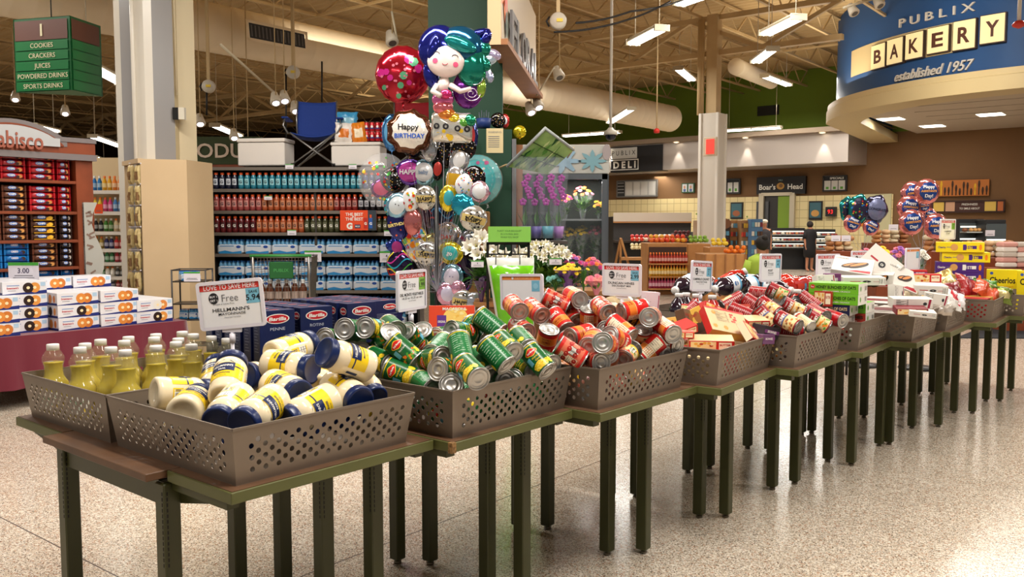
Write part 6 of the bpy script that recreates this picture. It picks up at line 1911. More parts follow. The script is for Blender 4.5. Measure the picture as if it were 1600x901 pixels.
# foil balloons
SCB=1.0
def foil(col,rough=.14,metal=.75):return M('balloon_%d_%d_%d'%tuple(col),col,rough,metal=metal,coat=.4)
CLEARB=M('balloon_clear',(240,240,245),.05,alpha=.16,spec=1.0,coat=1)
RIB=M('white_ribbon',(150,150,160),.4)
def balloon(px,py,rx,ry,y,style,label,rot=0.0,yaw=0.0,hub=None,group='foil balloons in the tall bunch',seed=None,rib=True,thick=.42,name='foil_balloon'):
 """rx, ry in photograph pixels at depth y; style = dict(base=, ring=, disc=, txt=[(t,size,x,y,col)], dots=[...], band=)"""
 p=at(px,py,y);s=y/FPX;a,b=rx*s*SCB,ry*s*SCB;d=min(a,b)*thick*(2.0 if style.get('bubble')else 1.0)
 T=TR(p,yaw)@Matrix.Rotation(rot,4,'Y')
 t=thing(name,label,'balloon',T=T,group=group)
 r=random.Random(seed if seed is not None else int(px*31+py))
 mt=CLEARB if style.get('bubble')else foil(style['base'])
 back=foil(style.get('back',style['base']))if not style.get('bubble')else CLEARB
 m=MB();n=36;K=7
 prof=[1.0,.93,.82,.66,.48,.3,.14]
 shp=style.get('shape')
 def rad(t_):
  k=1+(.016*math.cos(22*t_)if not style.get('bubble')else 0)
  if shp=='star':k*=.74+.26*abs(math.cos(2.5*(t_-PI/2)))**1.5*1.15
  if shp=='square':k*=min(1.32,1/max(abs(math.cos(t_)),abs(math.sin(t_))))*.92
  if shp=='poly':k*=.95+.06*math.cos(5*t_)
  if shp=='scallop':k*=.95+.05*math.cos(9*t_)
  return k
 def dep(q):return d*max(0,1-q*q)**.62
 for side in(-1,1):
  vs=[(0,side*d,0)];fs=[]
  for j,q in enumerate(reversed(prof)):
   for i in range(n):
    t_=2*PI*i/n;k=rad(t_)*q;w=1+(.10*math.cos(18*t_)*q**6 if not style.get('bubble')else 0)
    vs.append((a*k*math.cos(t_),side*dep(q)*w,b*k*math.sin(t_)))
  for i in range(n):
   i2=(i+1)%n;f=(0,1+i,1+i2);fs.append(f if side==-1 else f[::-1])
   for j in range(K-1):
    u_=1+j*n;v_=u_+n;f=(u_+i,v_+i,v_+i2,u_+i2);fs.append(f if side==-1 else f[::-1])
  m.add(vs,fs,mt if side==-1 else back,True)
 def mp(x,z,h=0):
  q=min(.999,math.hypot(x/a,z/b));return Vector((x,-dep(q)-h-.002,z))
 if style.get('disc'):
  sc,c=style['disc'];m.disc(0,0,a*sc,b*sc,foil(c,.25,.3),mp,.001,24,(lambda t_:1+.06*math.cos(9*t_))if style.get('wavy')else None,4)
 if style.get('band'):
  y0,y1,c=style['band'];m.patch(-a*.88,b*y0,a*.88,b*y1,foil(c,.25,.4),mp,.002,8,2)
 for c,nn,rr in style.get('dots',[]):
  for i in range(nn):
   t_,q=r.uniform(0,2*PI),math.sqrt(r.uniform(0,.8));R_=rr*min(a,b)*r.uniform(.6,1.2)
   m.disc(a*q*.9*math.cos(t_),b*q*.9*math.sin(t_),R_,R_,foil(c,.2,.5),mp,.0025+i*.00005,7)
 for k_,(c,ph)in enumerate(style.get('stripes',[])):
  for side in(1,):
   vs=[]
   for i in range(13):
    x=a*.9*(-1+2*i/12);z=b*(ph+.28*math.sin(i*.5+k_));
    z=max(-b*math.sqrt(max(0,.86-(x/a)**2)),min(b*math.sqrt(max(0,.86-(x/a)**2)),z));vs.append((x,z))
   m.add([mp(x,z,.002)for x,z in vs]+[mp(x,z+b*.09,.002)for x,z in vs],[(i,i+1,14+i,13+i)for i in range(12)],foil(c,.2,.5))
 for tx,sz,x,z,c in style.get('txt',[]):
  m.text(tx,sz*b,x*a,z*b,C(*c,.3),mp,.004,.03)
 m.tube([(0,0,-b*.97),(0,0,-b*1.08),(0,0,-b*1.16)],[a*.05,a*.03,a*.07],mt,6)
 m.build('foil_skin',t)
 if rib and hub is not None:
  h=T.inverted()@Vector(hub);m=MB();a0=Vector((0,0,-b*1.1));mid=a0.lerp(h,.5)+Vector((0,0,-.04));m.tube([a0,mid,h],.0013,RIB,4);m.build('ribbon',t)
 return t
BY=8.4;HUB=at(683,455,BY);
GOLD=(206,160,40);TEAL=(60,160,170);PINK=(220,110,160);BK=(30,28,30);SV=(190,194,200);WH=(224,224,226);NV_=(40,50,130);CON=[((220,60,60),7,.07),((240,200,40),7,.07),((60,140,220),7,.07),((90,180,70),5,.07)]
HP=lambda c,s=.5,z=0:[('HAPPY',s,0,z,c)]
SP=dict(base=BK,dots=[((200,200,200),22,.05),((200,160,60),14,.05),((190,60,60),6,.06)])
HAP=dict(base=(200,200,196),band=(-.35,.2,(214,190,120)),dots=[(BK,26,.07)],txt=HP(BK,.42,-.1))
G8=[(600,281,33,35,.35,dict(bubble=1,base=WH,dots=[((220,60,60),9,.06),((240,200,60),12,.07),((80,160,220),7,.06),((90,180,90),6,.06)]),'large clear bubble balloon with coloured dots at the left'),(597,294,15,13,.1,dict(base=(110,40,130),disc=(.7,(200,50,110))),'purple and pink balloon in front of the clear dotted bubble'),(615,281,17,17,.05,SP,'black glitter balloon right of the clear dotted bubble'),(641,269,20,17,-.05,dict(base=(96,60,160),disc=(.75,(180,60,150)),txt=HP(WH,.5)),'purple galaxy balloon with white HAPPY lettering'),(663,269,17,17,.02,dict(base=(120,170,190),disc=(.72,WH),txt=[('baby',.4,0,0,(120,140,170))]),'pale blue balloon with white centre beside the purple galaxy one'),(684,264,9,15,-.1,dict(base=BK,disc=(.6,(200,60,50))),'narrow black and red balloon in the middle of the bunch'),(671,233,10,16,0,dict(base=SV),'silver oval balloon in the upper middle of the bunch'),(645,224,15,19,.05,dict(base=BK,dots=CON),'black balloon with confetti print at the upper left'),(670,217,22,20,-.15,dict(base=WH,shape='star',disc=(.3,SV)),'silver white star balloon below the mermaid'),(697,239,17,20,-.1,SP,'black glitter balloon under the yellow eyes balloon'),(725,230,16,17,-.05,SP,'black glitter balloon at the upper right of the bunch'),(718,250,13,17,-.3,dict(base=SV,disc=(.6,WH)),'silver oval balloon tilted right in front of the black ones'),(711,278,12,16,-.15,dict(base=(200,200,206),band=(-.6,.35,GOLD)),'silver balloon with crinkled gold centre'),(747,281,32,33,.35,dict(bubble=1,base=TEAL,disc=(.97,(90,190,196)),dots=[((220,120,180),12,.1),((240,240,240),8,.06)]),'large teal bubble balloon at the right'),(741,279,15,17,.1,SP,'black glitter balloon before the teal bubble'),(728,290,14,16,-.12,dict(base=WH,dots=CON),'white confetti balloon before the teal bubble'),(749,299,13,14,.02,dict(base=(220,180,200),disc=(.7,WH)),'pale pink balloon low inside the teal bubble'),(621,321,15,17,-.35,dict(base=(130,180,210),disc=(.7,(206,214,220)),txt=[('. .',.5,0,.2,BK)]),'light blue balloon with pale centre at the left edge'),(642,312,12,16,-.2,dict(base=WH,dots=[((206,50,40),5,.22),((90,170,60),4,.14),((240,170,40),4,.16)]),'white balloon with red and green fruit spots'),(665,309,14,16,0,HAP,'black and silver HAPPY balloon in the middle height of the bunch'),(701,309,12,18,-.1,dict(base=(226,206,50),disc=(.55,TEAL)),'yellow balloon edge on with teal centre'),(723,320,17,15,-.7,dict(base=(30,150,180),shape='scallop'),'crinkled teal foil balloon at the right'),(740,341,18,17,-.25,HAP,'black and silver HAPPY balloon at the right edge'),(622,350,14,21,.2,dict(base=(36,40,110),txt=[('BIRTHDAY',.26,0,0,(220,200,120))],dots=[((220,90,60),6,.09)]),'dark blue birthday balloon at the left edge'),(611,325,9,14,.3,dict(base=(60,170,190),stripes=[((240,220,60),-.4),((220,60,90),.1)]),'striped teal balloon edge behind the light blue one'),(645,346,12,18,0,dict(base=(190,110,110)),'rose foil balloon below the white fruit balloon'),(700,369,18,19,-.05,dict(base=(214,208,214),txt=[('DAY',.42,-.1,-.05,(190,70,60))],dots=[((220,150,60),5,.08),((80,160,90),4,.08)]),'white balloon with red DAY lettering right of centre'),(647,371,17,16,.1,dict(base=(226,190,60),dots=[((220,60,50),6,.22),((60,140,220),6,.2),((90,180,80),5,.2),((240,240,240),4,.2)]),'yellow balloon covered with big coloured circles'),(650,389,14,17,.1,dict(base=(230,226,220),dots=[((230,130,30),6,.25),((60,140,220),4,.22),((220,60,50),4,.2),((240,210,60),3,.2)]),'white balloon with big orange and blue circles, lower left'),(678,384,17,17,-.05,dict(base=(214,204,90),disc=(.6,(236,226,150))),'pale yellow balloon behind the low HAPPY balloon'),(669,396,18,16,-.08,HAP,'black and silver HAPPY balloon lower centre'),(704,395,17,15,-.25,dict(base=(220,206,50),disc=(.62,(60,180,180)),txt=[('go',.5,0,0,WH)]),'yellow and teal balloon lower right'),(731,377,13,19,-.6,dict(base=(170,176,190),txt=[('BEAUTY',.3,0,0,(150,50,80))],stripes=[((60,60,80),.4)]),'silver balloon with red lettering at the right edge'),(621,386,15,18,.2,dict(base=(30,60,150),shape='star',disc=(.45,(160,50,120))),'blue and red star balloon at the left edge'),(625,415,18,22,0,dict(base=(40,30,70),stripes=[((220,60,60),-.8),((240,160,40),-.5),((80,190,80),-.2),((40,170,200),.1),((220,60,160),.4),((240,220,60),.7)]),'rainbow striped balloon at the lower left'),(706,432,28,30,0,dict(base=(30,30,60),stripes=[((220,60,60),-.85),((60,80,200),-.6),((80,190,80),-.35),((40,170,200),-.1),((190,50,150),.2),((240,140,40),.5),((60,160,190),.75)]),'large dark striped balloon at the lower right'),(706,432,15,17,-.15,dict(base=(120,170,196),disc=(.68,(206,200,220)),txt=[('. .',.45,0,.15,(60,60,110))]),'light blue balloon with a small smiling pale centre'),(699,459,14,16,.1,dict(base=(206,150,180),disc=(.6,(196,190,214))),'pale pink round balloon near the bottom of the bunch'),(716,451,10,11,0,dict(base=(220,160,190)),'smallest pink balloon near the bottom of the bunch'),(723,470,15,15,-.2,HAP,'black and silver HAPPY balloon lowest in the bunch'),(741,474,14,15,0,dict(base=(190,196,210)),'plain silver balloon lowest at the right'),(612,207,13,24,0,dict(base=(60,120,180),disc=(.7,(90,150,190))),'narrow blue balloon edge behind the birthday cake balloon'),(735,212,10,22,0,dict(base=(50,60,120),disc=(.6,(200,60,60))),'dark balloon edge at the upper right of the bunch'),(672,330,12,22,0,dict(base=(70,40,60),stripes=[((190,60,60),0)]),'dark red balloon deep inside the bunch behind the pole'),(690,340,16,24,0,dict(base=(36,50,80),stripes=[((60,140,190),.2),((190,60,60),-.3)]),'dark blue balloon deep inside the bunch behind the pole'),(735,400,16,26,.2,dict(base=(50,40,70)),'dark purple balloon behind the lower right balloons'),(640,206,31,30,0,dict(base=(96,54,30),shape='scallop',disc=(.72,(236,230,220)),wavy=1,dots=[],txt=[('Happy',.34,-.05,.18,BK),('BIRTHDAY',.27,0,-.2,(40,90,190))]),'brown cake shaped balloon with white Happy Birthday plaque'),(706,199,29,21,-.05,dict(base=(226,224,214),shape='square',txt=[('o o',.7,-.45,.1,BK),('o o',.7,.5,.0,BK)],dots=[((236,200,50),7,.2)]),'white and yellow cushion balloon with dark ring spots below the mermaid'),(629,117,35,37,0,dict(base=(176,24,44),dots=[((226,120,140),20,.05),((200,40,130),7,.16),((90,160,120),5,.15)]),'large red round balloon left of the mermaid head'),]
SCB=1.2
for i,(px,py,rx,ry,rot,st,lb)in enumerate(G8):
 dy=-.02*i%.5-(.15 if ry<18 else 0)+(.45 if 'behind' in lb or 'large' in lb or 'deep' in lb else 0)
 balloon(px,py,rx,ry,BY+dy-.1,st,lb,rot=-rot,yaw=random.Random(i).uniform(-.15,.15),hub=HUB)
SCB=1.0
def mermaid():
 p=at(706,95,BY-.05);s=BY/FPX
 t=thing('mermaid_balloon','big mermaid shaped balloon with blue green hair on top of the bunch','balloon',p)
 def lobe(m,x,y,rx,ry,d,c,yoff=0,rot=0,k=20,fn=None):
  T=Matrix.Translation((x*s,yoff*s,-y*s))@Matrix.Rotation(rot,4,'Y')
  m.ell((0,0,0),(rx*s,d*s,ry*s),foil(c,.12,.7)if isinstance(c,tuple)else c,k,12,T=T,fn=fn)
 m=MB();NVY=(28,36,130);GRN=(16,130,110)
 lobe(m,-18,-18,34,36,15,NVY);lobe(m,12,-20,38,32,15,(22,90,130),-1);lobe(m,30,6,24,34,14,GRN,1)
 for x,y,rx,ry,c,rt in((38,-40,22,7,NVY,-.3),(52,-34,8,14,NVY,.4),(46,-18,14,14,GRN,.2),(50,6,10,12,GRN,0),(44,20,9,9,(30,140,90),0),(-32,20,12,22,NVY,-.2)):lobe(m,x,y,rx,ry,9,c,2,rt)
 m.build('hair',t)
 m=MB();SKN=M('foil_skin_tone',(232,214,208),.25,metal=.15,coat=.3)
 lobe(m,-8,2,29,25,11,SKN,-9)
 def fm(x,z,h=0):
  q=(x/(29*s))**2+(z/(25*s))**2;return Vector((-8*s+x,-9*s-11*s*math.sqrt(max(0,1-q))-h,-2*s+z))
 for x,z in((-14,9),(14,4)):
  P=[(x+4.5*math.cos(a),z+3.5*math.sin(a))for a in[PI*i/8 for i in range(9)]]
  m.tube([fm(a*s,b*s,.002)for a,b in P],.0035,C(24,24,50,.4),5)
 for x,z in((-16,-1),(15,-7)):m.disc(x*s,z*s,4*s,4*s,C(226,90,130,.4),fm,.002,14,None,2)
 m.tube([fm((-1+4*math.cos(a))*s,(-5+2.5*math.sin(a))*s,.002)for a in[PI+PI*i/8 for i in range(9)]],.003,C(200,50,70,.4),5)
 for i in range(9):
  a=2.2+i*.13
 m.build('face',t)
 m=MB();fr=(20,140,140)
 lobe(m,14,-22,26,11,8,fr,-14,.35);lobe(m,-26,-18,9,20,6,NVY,-12,.3);m.build('fringe',t)
 m=MB();m.tube([(-10*s,-.01,-24*s),(-12*s,-.02,-34*s),(-14*s,-.02,-48*s)],[.03,.06,.065],SKN,12)
 m.tube([(-22*s,-.05,-38*s),(-28*s,-.09,-48*s),(-16*s,-.13,-56*s)],[.03,.028,.026],SKN,8);m.tube([(-2*s,-.05,-38*s),(14*s,-.08,-48*s),(30*s,-.10,-44*s)],[.03,.026,.02],SKN,8);m.build('torso',t)
 m=MB();lobe(m,-14,42,12,9,8,(90,190,200),-4);lobe(m,-8,52,9,7,5,(214,50,120),-14);m.build('top',t)
 m=MB();seg=[((-14,58),(226,110,170)),((-14,70),(230,120,130)),((-8,82),(236,140,60)),((4,90),(226,200,60)),((16,94),(110,190,80)),((27,90),(20,140,100))]
 for i,((x,y),c)in enumerate(seg):lobe(m,x,y,17-i*1.4,13-i*.6,9,c,0)
 m.build('tail',t)
 m=MB();lobe(m,24,42,24,30,8,(110,40,140),6)
 for k in range(2):
  cx0,cz0=(30,50,)if k==0 else(34,26)
  m.tube([((cx0+(14-i*.45)*math.cos(i*.5))*s,(-4.5)*s,-(cz0+(12-i*.4)*math.sin(i*.5))*s)for i in range(28)],.004,foil((220,200,220),.1),5)
 m.build('shell',t)
 m=MB()
 for x,y,rx,ry,c,rt in((40,26,7,22,(230,130,60),-.3),(44,40,8,16,(150,190,70),.1),(54,-2,16,9,(190,210,226),-.2),(64,-10,12,8,(200,190,230),.4),(52,14,7,20,(190,200,236),-.4),(58,24,6,9,(180,190,226),0)):lobe(m,x,y,rx,ry,6,c,4,rt)
 m.build('streamers',t)
 h=HUB-p;m=MB();m.tube([(-12*s,.03,-100*s),h*.6,h],.0025,RIB,4);m.build('ribbon',t)
mermaid()
p=at(683,470,BY+.1)
t=thing('balloon_stand','black pole stand carrying the tall balloon bunch','stand',(p.x,p.y,0))
m=MB();m.tube([(0,0,.03),(0,0,at(683,290,BY).z)],.022,C(20,20,22,.4),8);m.build('pole',t)
m=MB();m.lathe([(0,.0),(.28,0),(.28,.02),(.03,.04),(0,.04)],C(20,20,22,.4),24);m.build('base',t)
m=MB();m.lathe([(0,HUB.z-.03),(.06,HUB.z-.02),(.06,HUB.z+.03),(0,HUB.z+.04)],C(30,30,32,.4),12);m.build('hub',t)
balloon(778,188,12,12,9.6,SP,'black glitter balloon lying on the dark green floral cabinet',rib=False,group=None)
balloon(789,189,7,11,9.7,dict(base=(206,60,60),disc=(.5,WH)),'red and white balloon edge on the dark green floral cabinet',rib=False,group=None)
balloon(812,206,10,10,9.5,dict(base=(230,206,40),txt=[('. .',.6,0,.25,BK),('u',.5,0,-.25,BK)]),'yellow smiling balloon beside the green cabinet',rib=False,group=None)
# the two bunches on the right
AD=dict(base=(214,126,124),disc=(.70,(24,60,130)),wavy=1,txt=[('Happy',.34,0,.36,WH),("ASSISTANTS",.22,0,.02,(230,160,60)),('Day!',.34,0,-.34,WH)])
RY=9.4;H2=at(1440,395,RY)
for i,(px,py,r,dd,lb)in enumerate([(1426,302,19,.3,'pink rimmed Assistants Day balloon at the top left, behind'),(1448,299,20,0,'pink rimmed Assistants Day balloon at the top right'),(1420,324,19,.15,'pink rimmed Assistants Day balloon in the middle left'),(1424,347,20,-.1,'pink rimmed Assistants Day balloon low left'),(1462,353,20,.2,'pink rimmed Assistants Day balloon low right beside the small sign'),(1452,337,12,.4,'pink balloon hidden behind the low right one'),(1443,322,11,.35,'pink balloon hidden in the middle')]):
 balloon(px,py,r,r,RY+dd,AD,lb,rot=.1*(i%3-1),hub=H2,group='pink rimmed balloons at the right')
H3=at(1350,395,RY+.2);PO=dict(base=(60,60,90),shape='poly',disc=(.7,(110,116,150)),txt=[('CONGRATS',.22,0,0,(30,30,50))]);PT_=dict(base=(20,130,130),shape='poly',disc=(.72,(34,34,60)),wavy=1,dots=CON)
for i,(px,py,rx,ry,st,lb)in enumerate([(1325,328,14,22,PT_,'dark teal many sided balloon at the left'),(1342,326,18,24,PT_,'dark teal many sided balloon in the middle'),(1368,327,20,24,PO,'silver violet many sided balloon at the right'),(1332,348,14,15,AD,'pink balloon below the dark many sided ones, left'),(1361,354,13,14,AD,'pink balloon below the dark many sided ones, right')]):
 balloon(px,py,rx,ry,RY+.2+.1*(i==0),st,lb,rot=.15*(i-1),hub=H3,group='dark many sided balloons and their pink ones')
for hub,nm in((H2,'pink rimmed'),(H3,'dark many sided')):
 t=thing('balloon_stand','thin black pole holding the %s balloons'%nm,'stand',(hub.x,hub.y,0));m=MB();m.tube([(0,0,.02),(0,0,hub.z+.05)],.02,C(20,26,40,.4),8);m.build('pole',t)
 m=MB();m.lathe([(0,0),(.2,0),(.2,.02),(0,.03)],C(20,20,22,.4),16);m.build('base',t)
 # floral department
DKG=M('floral_green',(14,58,38),.55);FY=10.2
x0,x1=at(670,200,FY).x,at(785,200,FY).x
mb=MB();mb.box(((x0+x1)/2,FY+.35,3.6),(x1-x0,.7,7.2),DKG);struct(mb,'wall_floral','dark green floor to ceiling wall block behind the balloons')
ca,cb=at(752,202,9.4),at(800,220,9.4)
t=thing('floral_cabinet','dark green cabinet with grey edge beside the tall green block','cabinet',((ca.x+cb.x)/2,9.4,0));w=cb.x-ca.x;z=ca.z
m=MB();m.box((0,.35,z/2),(w,.7,z),DKG);m.build('body',t)
m=MB();m.box((w/2+.02,.3,z/2-.05),(.05,.6,z-.1),C(110,110,112,.4));m.box((w/2+.08,.3,z/2-.08),(.07,.55,z-.16),C(126,80,46,.5));m.build('side_board',t)
m=MB();m.patch(-.09,-.13,.09,.13,C(214,196,150,.5),facing((-.02,-.004,z-.12),(1,0,0),(0,0,1)),.0);m.text('WARNING',.03,-.02,z-.03,INKG,facing((0,-.004,0),(1,0,0),(0,0,1)),.002)
for i in range(6):m.patch(-.07,z-.08-i*.022,.05,z-.073-i*.022,INKG,facing((-.02,-.004,0),(1,0,0),(0,0,1)),.002)
m.build('notice',t)
t=thing('pen_basket','blue basket of pens on the floral cabinet','basket',at(756,200,9.5));m=MB();m.lathe([(0,0),(.07,0),(.08,.10),(.075,.10),(.065,.01)],C(24,50,110,.5),14);m.build('basket_body',t)
for i in range(5):m=MB();m.tube([(-.04+.02*i,0,.03),(-.05+.026*i,.0,.17+.02*(i%2))],.006,C(60,70,80,.4),5);m.build('pen',t)
A_,B_=at(787,350,9.2),at(842,350,13.0);A_.z=B_.z=0;dS=(B_-A_).normalized();LS=(B_-A_).length
zb=3.42;zt=4.55
t=thing('floral_sign','hanging wood framed sign board with silver letters reading floral','sign',(A_.x,A_.y,0),math.atan2(dS.y,dS.x))
WOOD=M('sign_wood',(150,98,58),.5,mix=((130,82,48),5,.6))
m=MB();m.box((LS/2,.07,zb+.03),(LS+.1,.24,.06),WOOD);m.build('base_board',t)
m=MB();m.box((LS/2,.10,(zb+zt)/2+.06),(LS,.10,zt-zb),M('sign_cream',(206,190,166),.4));m.build('panel',t)
m=MB();m.box((-.03,.09,(zb+zt)/2+.3),(.05,.14,zt-zb+.6),C(200,170,130,.5));m.build('end_post',t)
m=MB();mp=facing((0,.05,0),(1,0,0),(0,0,1))
for i,ch in enumerate('FLORAL'):m.text(ch,.60,LS*(.25+.13*i),zb+.33,C(120,120,124,.35,metal=.4),mp,.05,.02,.45,depth=.03)
m.build('lettering',t)
m=MB();m.disc(LS*.09,zb+.8,.22,.40,C(240,120,50,.4),mp,.01,30,lambda a:1+.28*math.cos(5*a));m.disc(LS*.12,zb+.75,.12,.32,C(220,60,30,.4),mp,.02,30,lambda a:1+.3*math.cos(5*a));m.disc(LS*.13,zb+.32,.1,.14,C(70,90,80,.4),mp,.02,14);m.patch(LS*.125,zb+.08,LS*.135,zb+.35,C(60,110,40,.4),mp,.02);m.build('flower_print',t)
m=MB();m.tube([(LS*.9,.07,zt),(LS*.9,.07,6.5)],.01,STEEL,5);m.tube([(LS*.3,.07,zt),(LS*.3,.07,6.5)],.01,STEEL,5);m.build('hanger',t)
spot('floral_track',at(830,60,8.6)+Vector((.8,-.5,.6)),at(820,60,10),60,70)
CY=9.9
cl,cr=at(868,350,CY).x,at(948,350,CY).x;czt=at(900,226,CY).z;czd=at(900,272,CY).z
GREYM=C(92,98,104,.35,metal=.5)
t=thing('flower_cooler','tall grey glass fronted flower cooler full of bouquets','cooler',((cl+cr)/2,CY,0));w=cr-cl
m=MB();m.box((0,.7,czd/2),(w,.04,czd),C(40,46,42,.6));m.box((-w/2,.35,czd/2),(.04,.7,czd),GREYM);m.box((w/2,.35,czd/2),(.04,.7,czd),GREYM);m.box((0,.35,.15),(w,.7,.3),GREYM);m.build('body',t)
m=MB();hz=(czt+czd)/2;m.box((-.25,.35,hz),(w+.55,.74,czt-czd),C(172,172,166,.4),bev=.01);mp=facing((0,-.03,hz),(1,0,0),(0,0,1))
m.disc(.12,-.02,.17,.13,C(110,150,160,.4),mp,.003,32,lambda a:.7+.3*math.cos(8*a));m.disc(.28,.08,.05,.09,C(150,140,140,.4),mp,.003,12);m.disc(-.2,-.02,.2,.15,C(130,160,180,.4),mp,.003,32,lambda a:.7+.3*math.cos(7*a));m.build('header',t)
m=MB()
for x in(-w/2+.03,w/2-.03):m.box((x,-.02,czd/2),(.06,.04,czd),GREYM)
m.box((0,-.02,czd-.03),(w,.04,.06),GREYM);m.box((0,-.02,.3),(w,.04,.06),GREYM);m.build('door_frame',t)
m=MB();m.box((0,-.01,czd/2),(w-.1,.006,czd-.1),M('cooler_glass',(150,160,160),.03,alpha=.06,spec=1.0));m.build('door_glass',t)
cshelf=[at(900,y,CY+.3).z for y in(342,408,480)]
for z in cshelf:m=MB();m.box((0,.35,z-.01),(w-.06,.6,.02),C(150,155,160,.3,metal=.5));m.build('shelf',t)
area('cooler_light',((cl+cr)/2,CY+.2,czd-.08),w*.8,.1,9,(1,.97,.9))
LEAF=M('leaf_green',(48,92,36),.5,mix=((70,120,40),12,.8));LEAFL=M('leaf_light',(106,150,60),.5)
def bouquet(name,label,loc,R,H,cols,nf=18,fr=.03,leafn=26,wrap=None,seed=1,kind='round',group=None,cat='bouquet'):
 r=random.Random(seed);t=thing(name,label,cat,loc,group=group)
 m=MB()
 for i in range(leafn):
  a=r.uniform(0,2*PI);q=r.uniform(.3,1.05)*R;h=H*r.uniform(.3,1.0);L_=R*r.uniform(.6,1.0)
  b=Vector((q*.5*math.cos(a),q*.5*math.sin(a),h*.6));d=Vector((math.cos(a),math.sin(a),r.uniform(.2,1.2))).normalized();s=d.cross(Vector((0,0,1))).normalized()*L_*(.10 if kind=='spike' else .2);e=b+d*L_;c=b.lerp(e,.5)+Vector((0,0,L_*.1))
  m.add([b,c-s,e,c+s,c-Vector((0,0,L_*.04))],[(0,4,1),(1,4,2),(2,4,3),(3,4,0)],LEAF if i%3 else LEAFL)
 for i in range(8):a=i*.8;m.tube([(0,0,0),(R*.5*math.cos(a),R*.5*math.sin(a),H*.8)],.004,LEAF,4)
 m.build('foliage',t)
 for i in range(nf):
  a=i*2.4;q=math.sqrt((i+.5)/nf)*R;c=Vector((q*math.cos(a),q*math.sin(a),H*(1-.25*(q/R)**2)+r.uniform(-.02,.02)))
  col=cols[i%len(cols)];m=MB();mt=C(*col,.5);up=(c-Vector((0,0,H*.4))).normalized()
  if kind=='lily':
   T=axis_T(c,Vector((up.x+r.uniform(-.5,.5),up.y-.9,up.z*.5)))
   for k in range(6):
    b=2*PI*k/6;P=[(.006,0),(.02,.05),(.035,.08),(.07,.095)]
    vs=[];
    for rr,zz in P:
     wd=[.006,.02,.022,.003][P.index((rr,zz))]
     vs+=[(rr*math.cos(b)-wd*math.sin(b),rr*math.sin(b)+wd*math.cos(b),zz),(rr*math.cos(b)+wd*math.sin(b),rr*math.sin(b)-wd*math.cos(b),zz)]
    m.add([Vector(v)*(fr/.05)for v in vs],[(2*j,2*j+1,2*j+3,2*j+2)for j in range(3)],mt,True,T)
   m.tube([(0,0,0),(0,0,.07)],.004,C(200,190,60,.5),4,T=T)
  else:
   T=axis_T(c,up+Vector((0,-.5,0)));n=11
   for ring,(rr,zz)in enumerate(((1,.1),(.7,.3),(.4,.45))):
    for k in range(n-ring*2):
     b=2*PI*k/(n-ring*2)+ring;x,y_=math.cos(b),math.sin(b);w_=.26
     m.add([(fr*.1*x,fr*.1*y_,fr*zz*.6),(fr*rr*(x*.7-w_*y_),fr*rr*(y_*.7+w_*x),fr*zz),(fr*rr*x,fr*rr*y_,fr*(zz+.1)),(fr*rr*(x*.7+w_*y_),fr*rr*(y_*.7-w_*x),fr*zz)],[(0,1,2,3)],mt,False,T)
   m.ell((0,0,fr*.35),(fr*.22,fr*.22,fr*.15),mt,6,4,T=T)
  m.build('blossom',t)
 if wrap:
  m=MB();m.lathe([(R*.18,-.02),(R*.45,H*.35),(R*.95,H*.75),(R*1.1,H*.82)],M('wrap_%d_%d_%d'%wrap[:3],wrap[:3],.25,alpha=wrap[3]if len(wrap)>3 else 1,coat=.5),18,fl=lambda a,z:1+.12*math.cos(5*a)*min(1,max(0,z/H)));m.build('wrapping',t)
 return t
MAG=(190,50,120);YLW=(240,206,40);PNK=(226,120,140);ORA=(226,120,50);WHI=(230,226,214);PUR_=(150,90,170)
def bq(px,py,y,rpx,hpx,*a,**k):
 p=at(px,py,y);s=y/FPX;H=hpx*s
 return bouquet(a[0],a[1],(p.x,p.y,p.z-H),rpx*s,H,*a[2:],**k)
def cool(px,zi,rpx,H,*a,**k):
 p=at(px,400,CY+.3);return bouquet(a[0],a[1],(p.x,p.y,cshelf[zi]+.001),rpx*CY/FPX,H,*a[2:],**k)
for px,zi,rp,H,lb,cl_,sd in[(884,0,9,.28,'dark leafed bouquet in the cooler upper left',[ORA,MAG],1),(910,0,16,.36,'orange and pink bouquet in the cooler top middle',[ORA,PNK,YLW],2),(935,0,9,.2,'small bouquet in the cooler top right',[YLW,LEAFL and ORA],3),(888,1,11,.38,'yellow bouquet in the cooler lower left',[YLW],4),(908,1,13,.40,'bright yellow mum bouquet in the cooler middle',[YLW],5),(932,1,14,.42,'pink and magenta bouquet in the cooler right',[MAG,PNK],6),(890,2,11,.36,'pink bouquet in the cooler bottom left',[PNK,MAG],7),(915,2,14,.34,'red and yellow bouquet in the cooler bottom middle',[ORA,YLW],8),(937,2,10,.38,'mixed bouquet in the cooler bottom right',[MAG,YLW],9)]:
 cool(px,zi,rp,H,'bouquet',lb,cl_,nf=16,fr=.026,leafn=60,wrap=(220,220,225,.25),seed=sd)
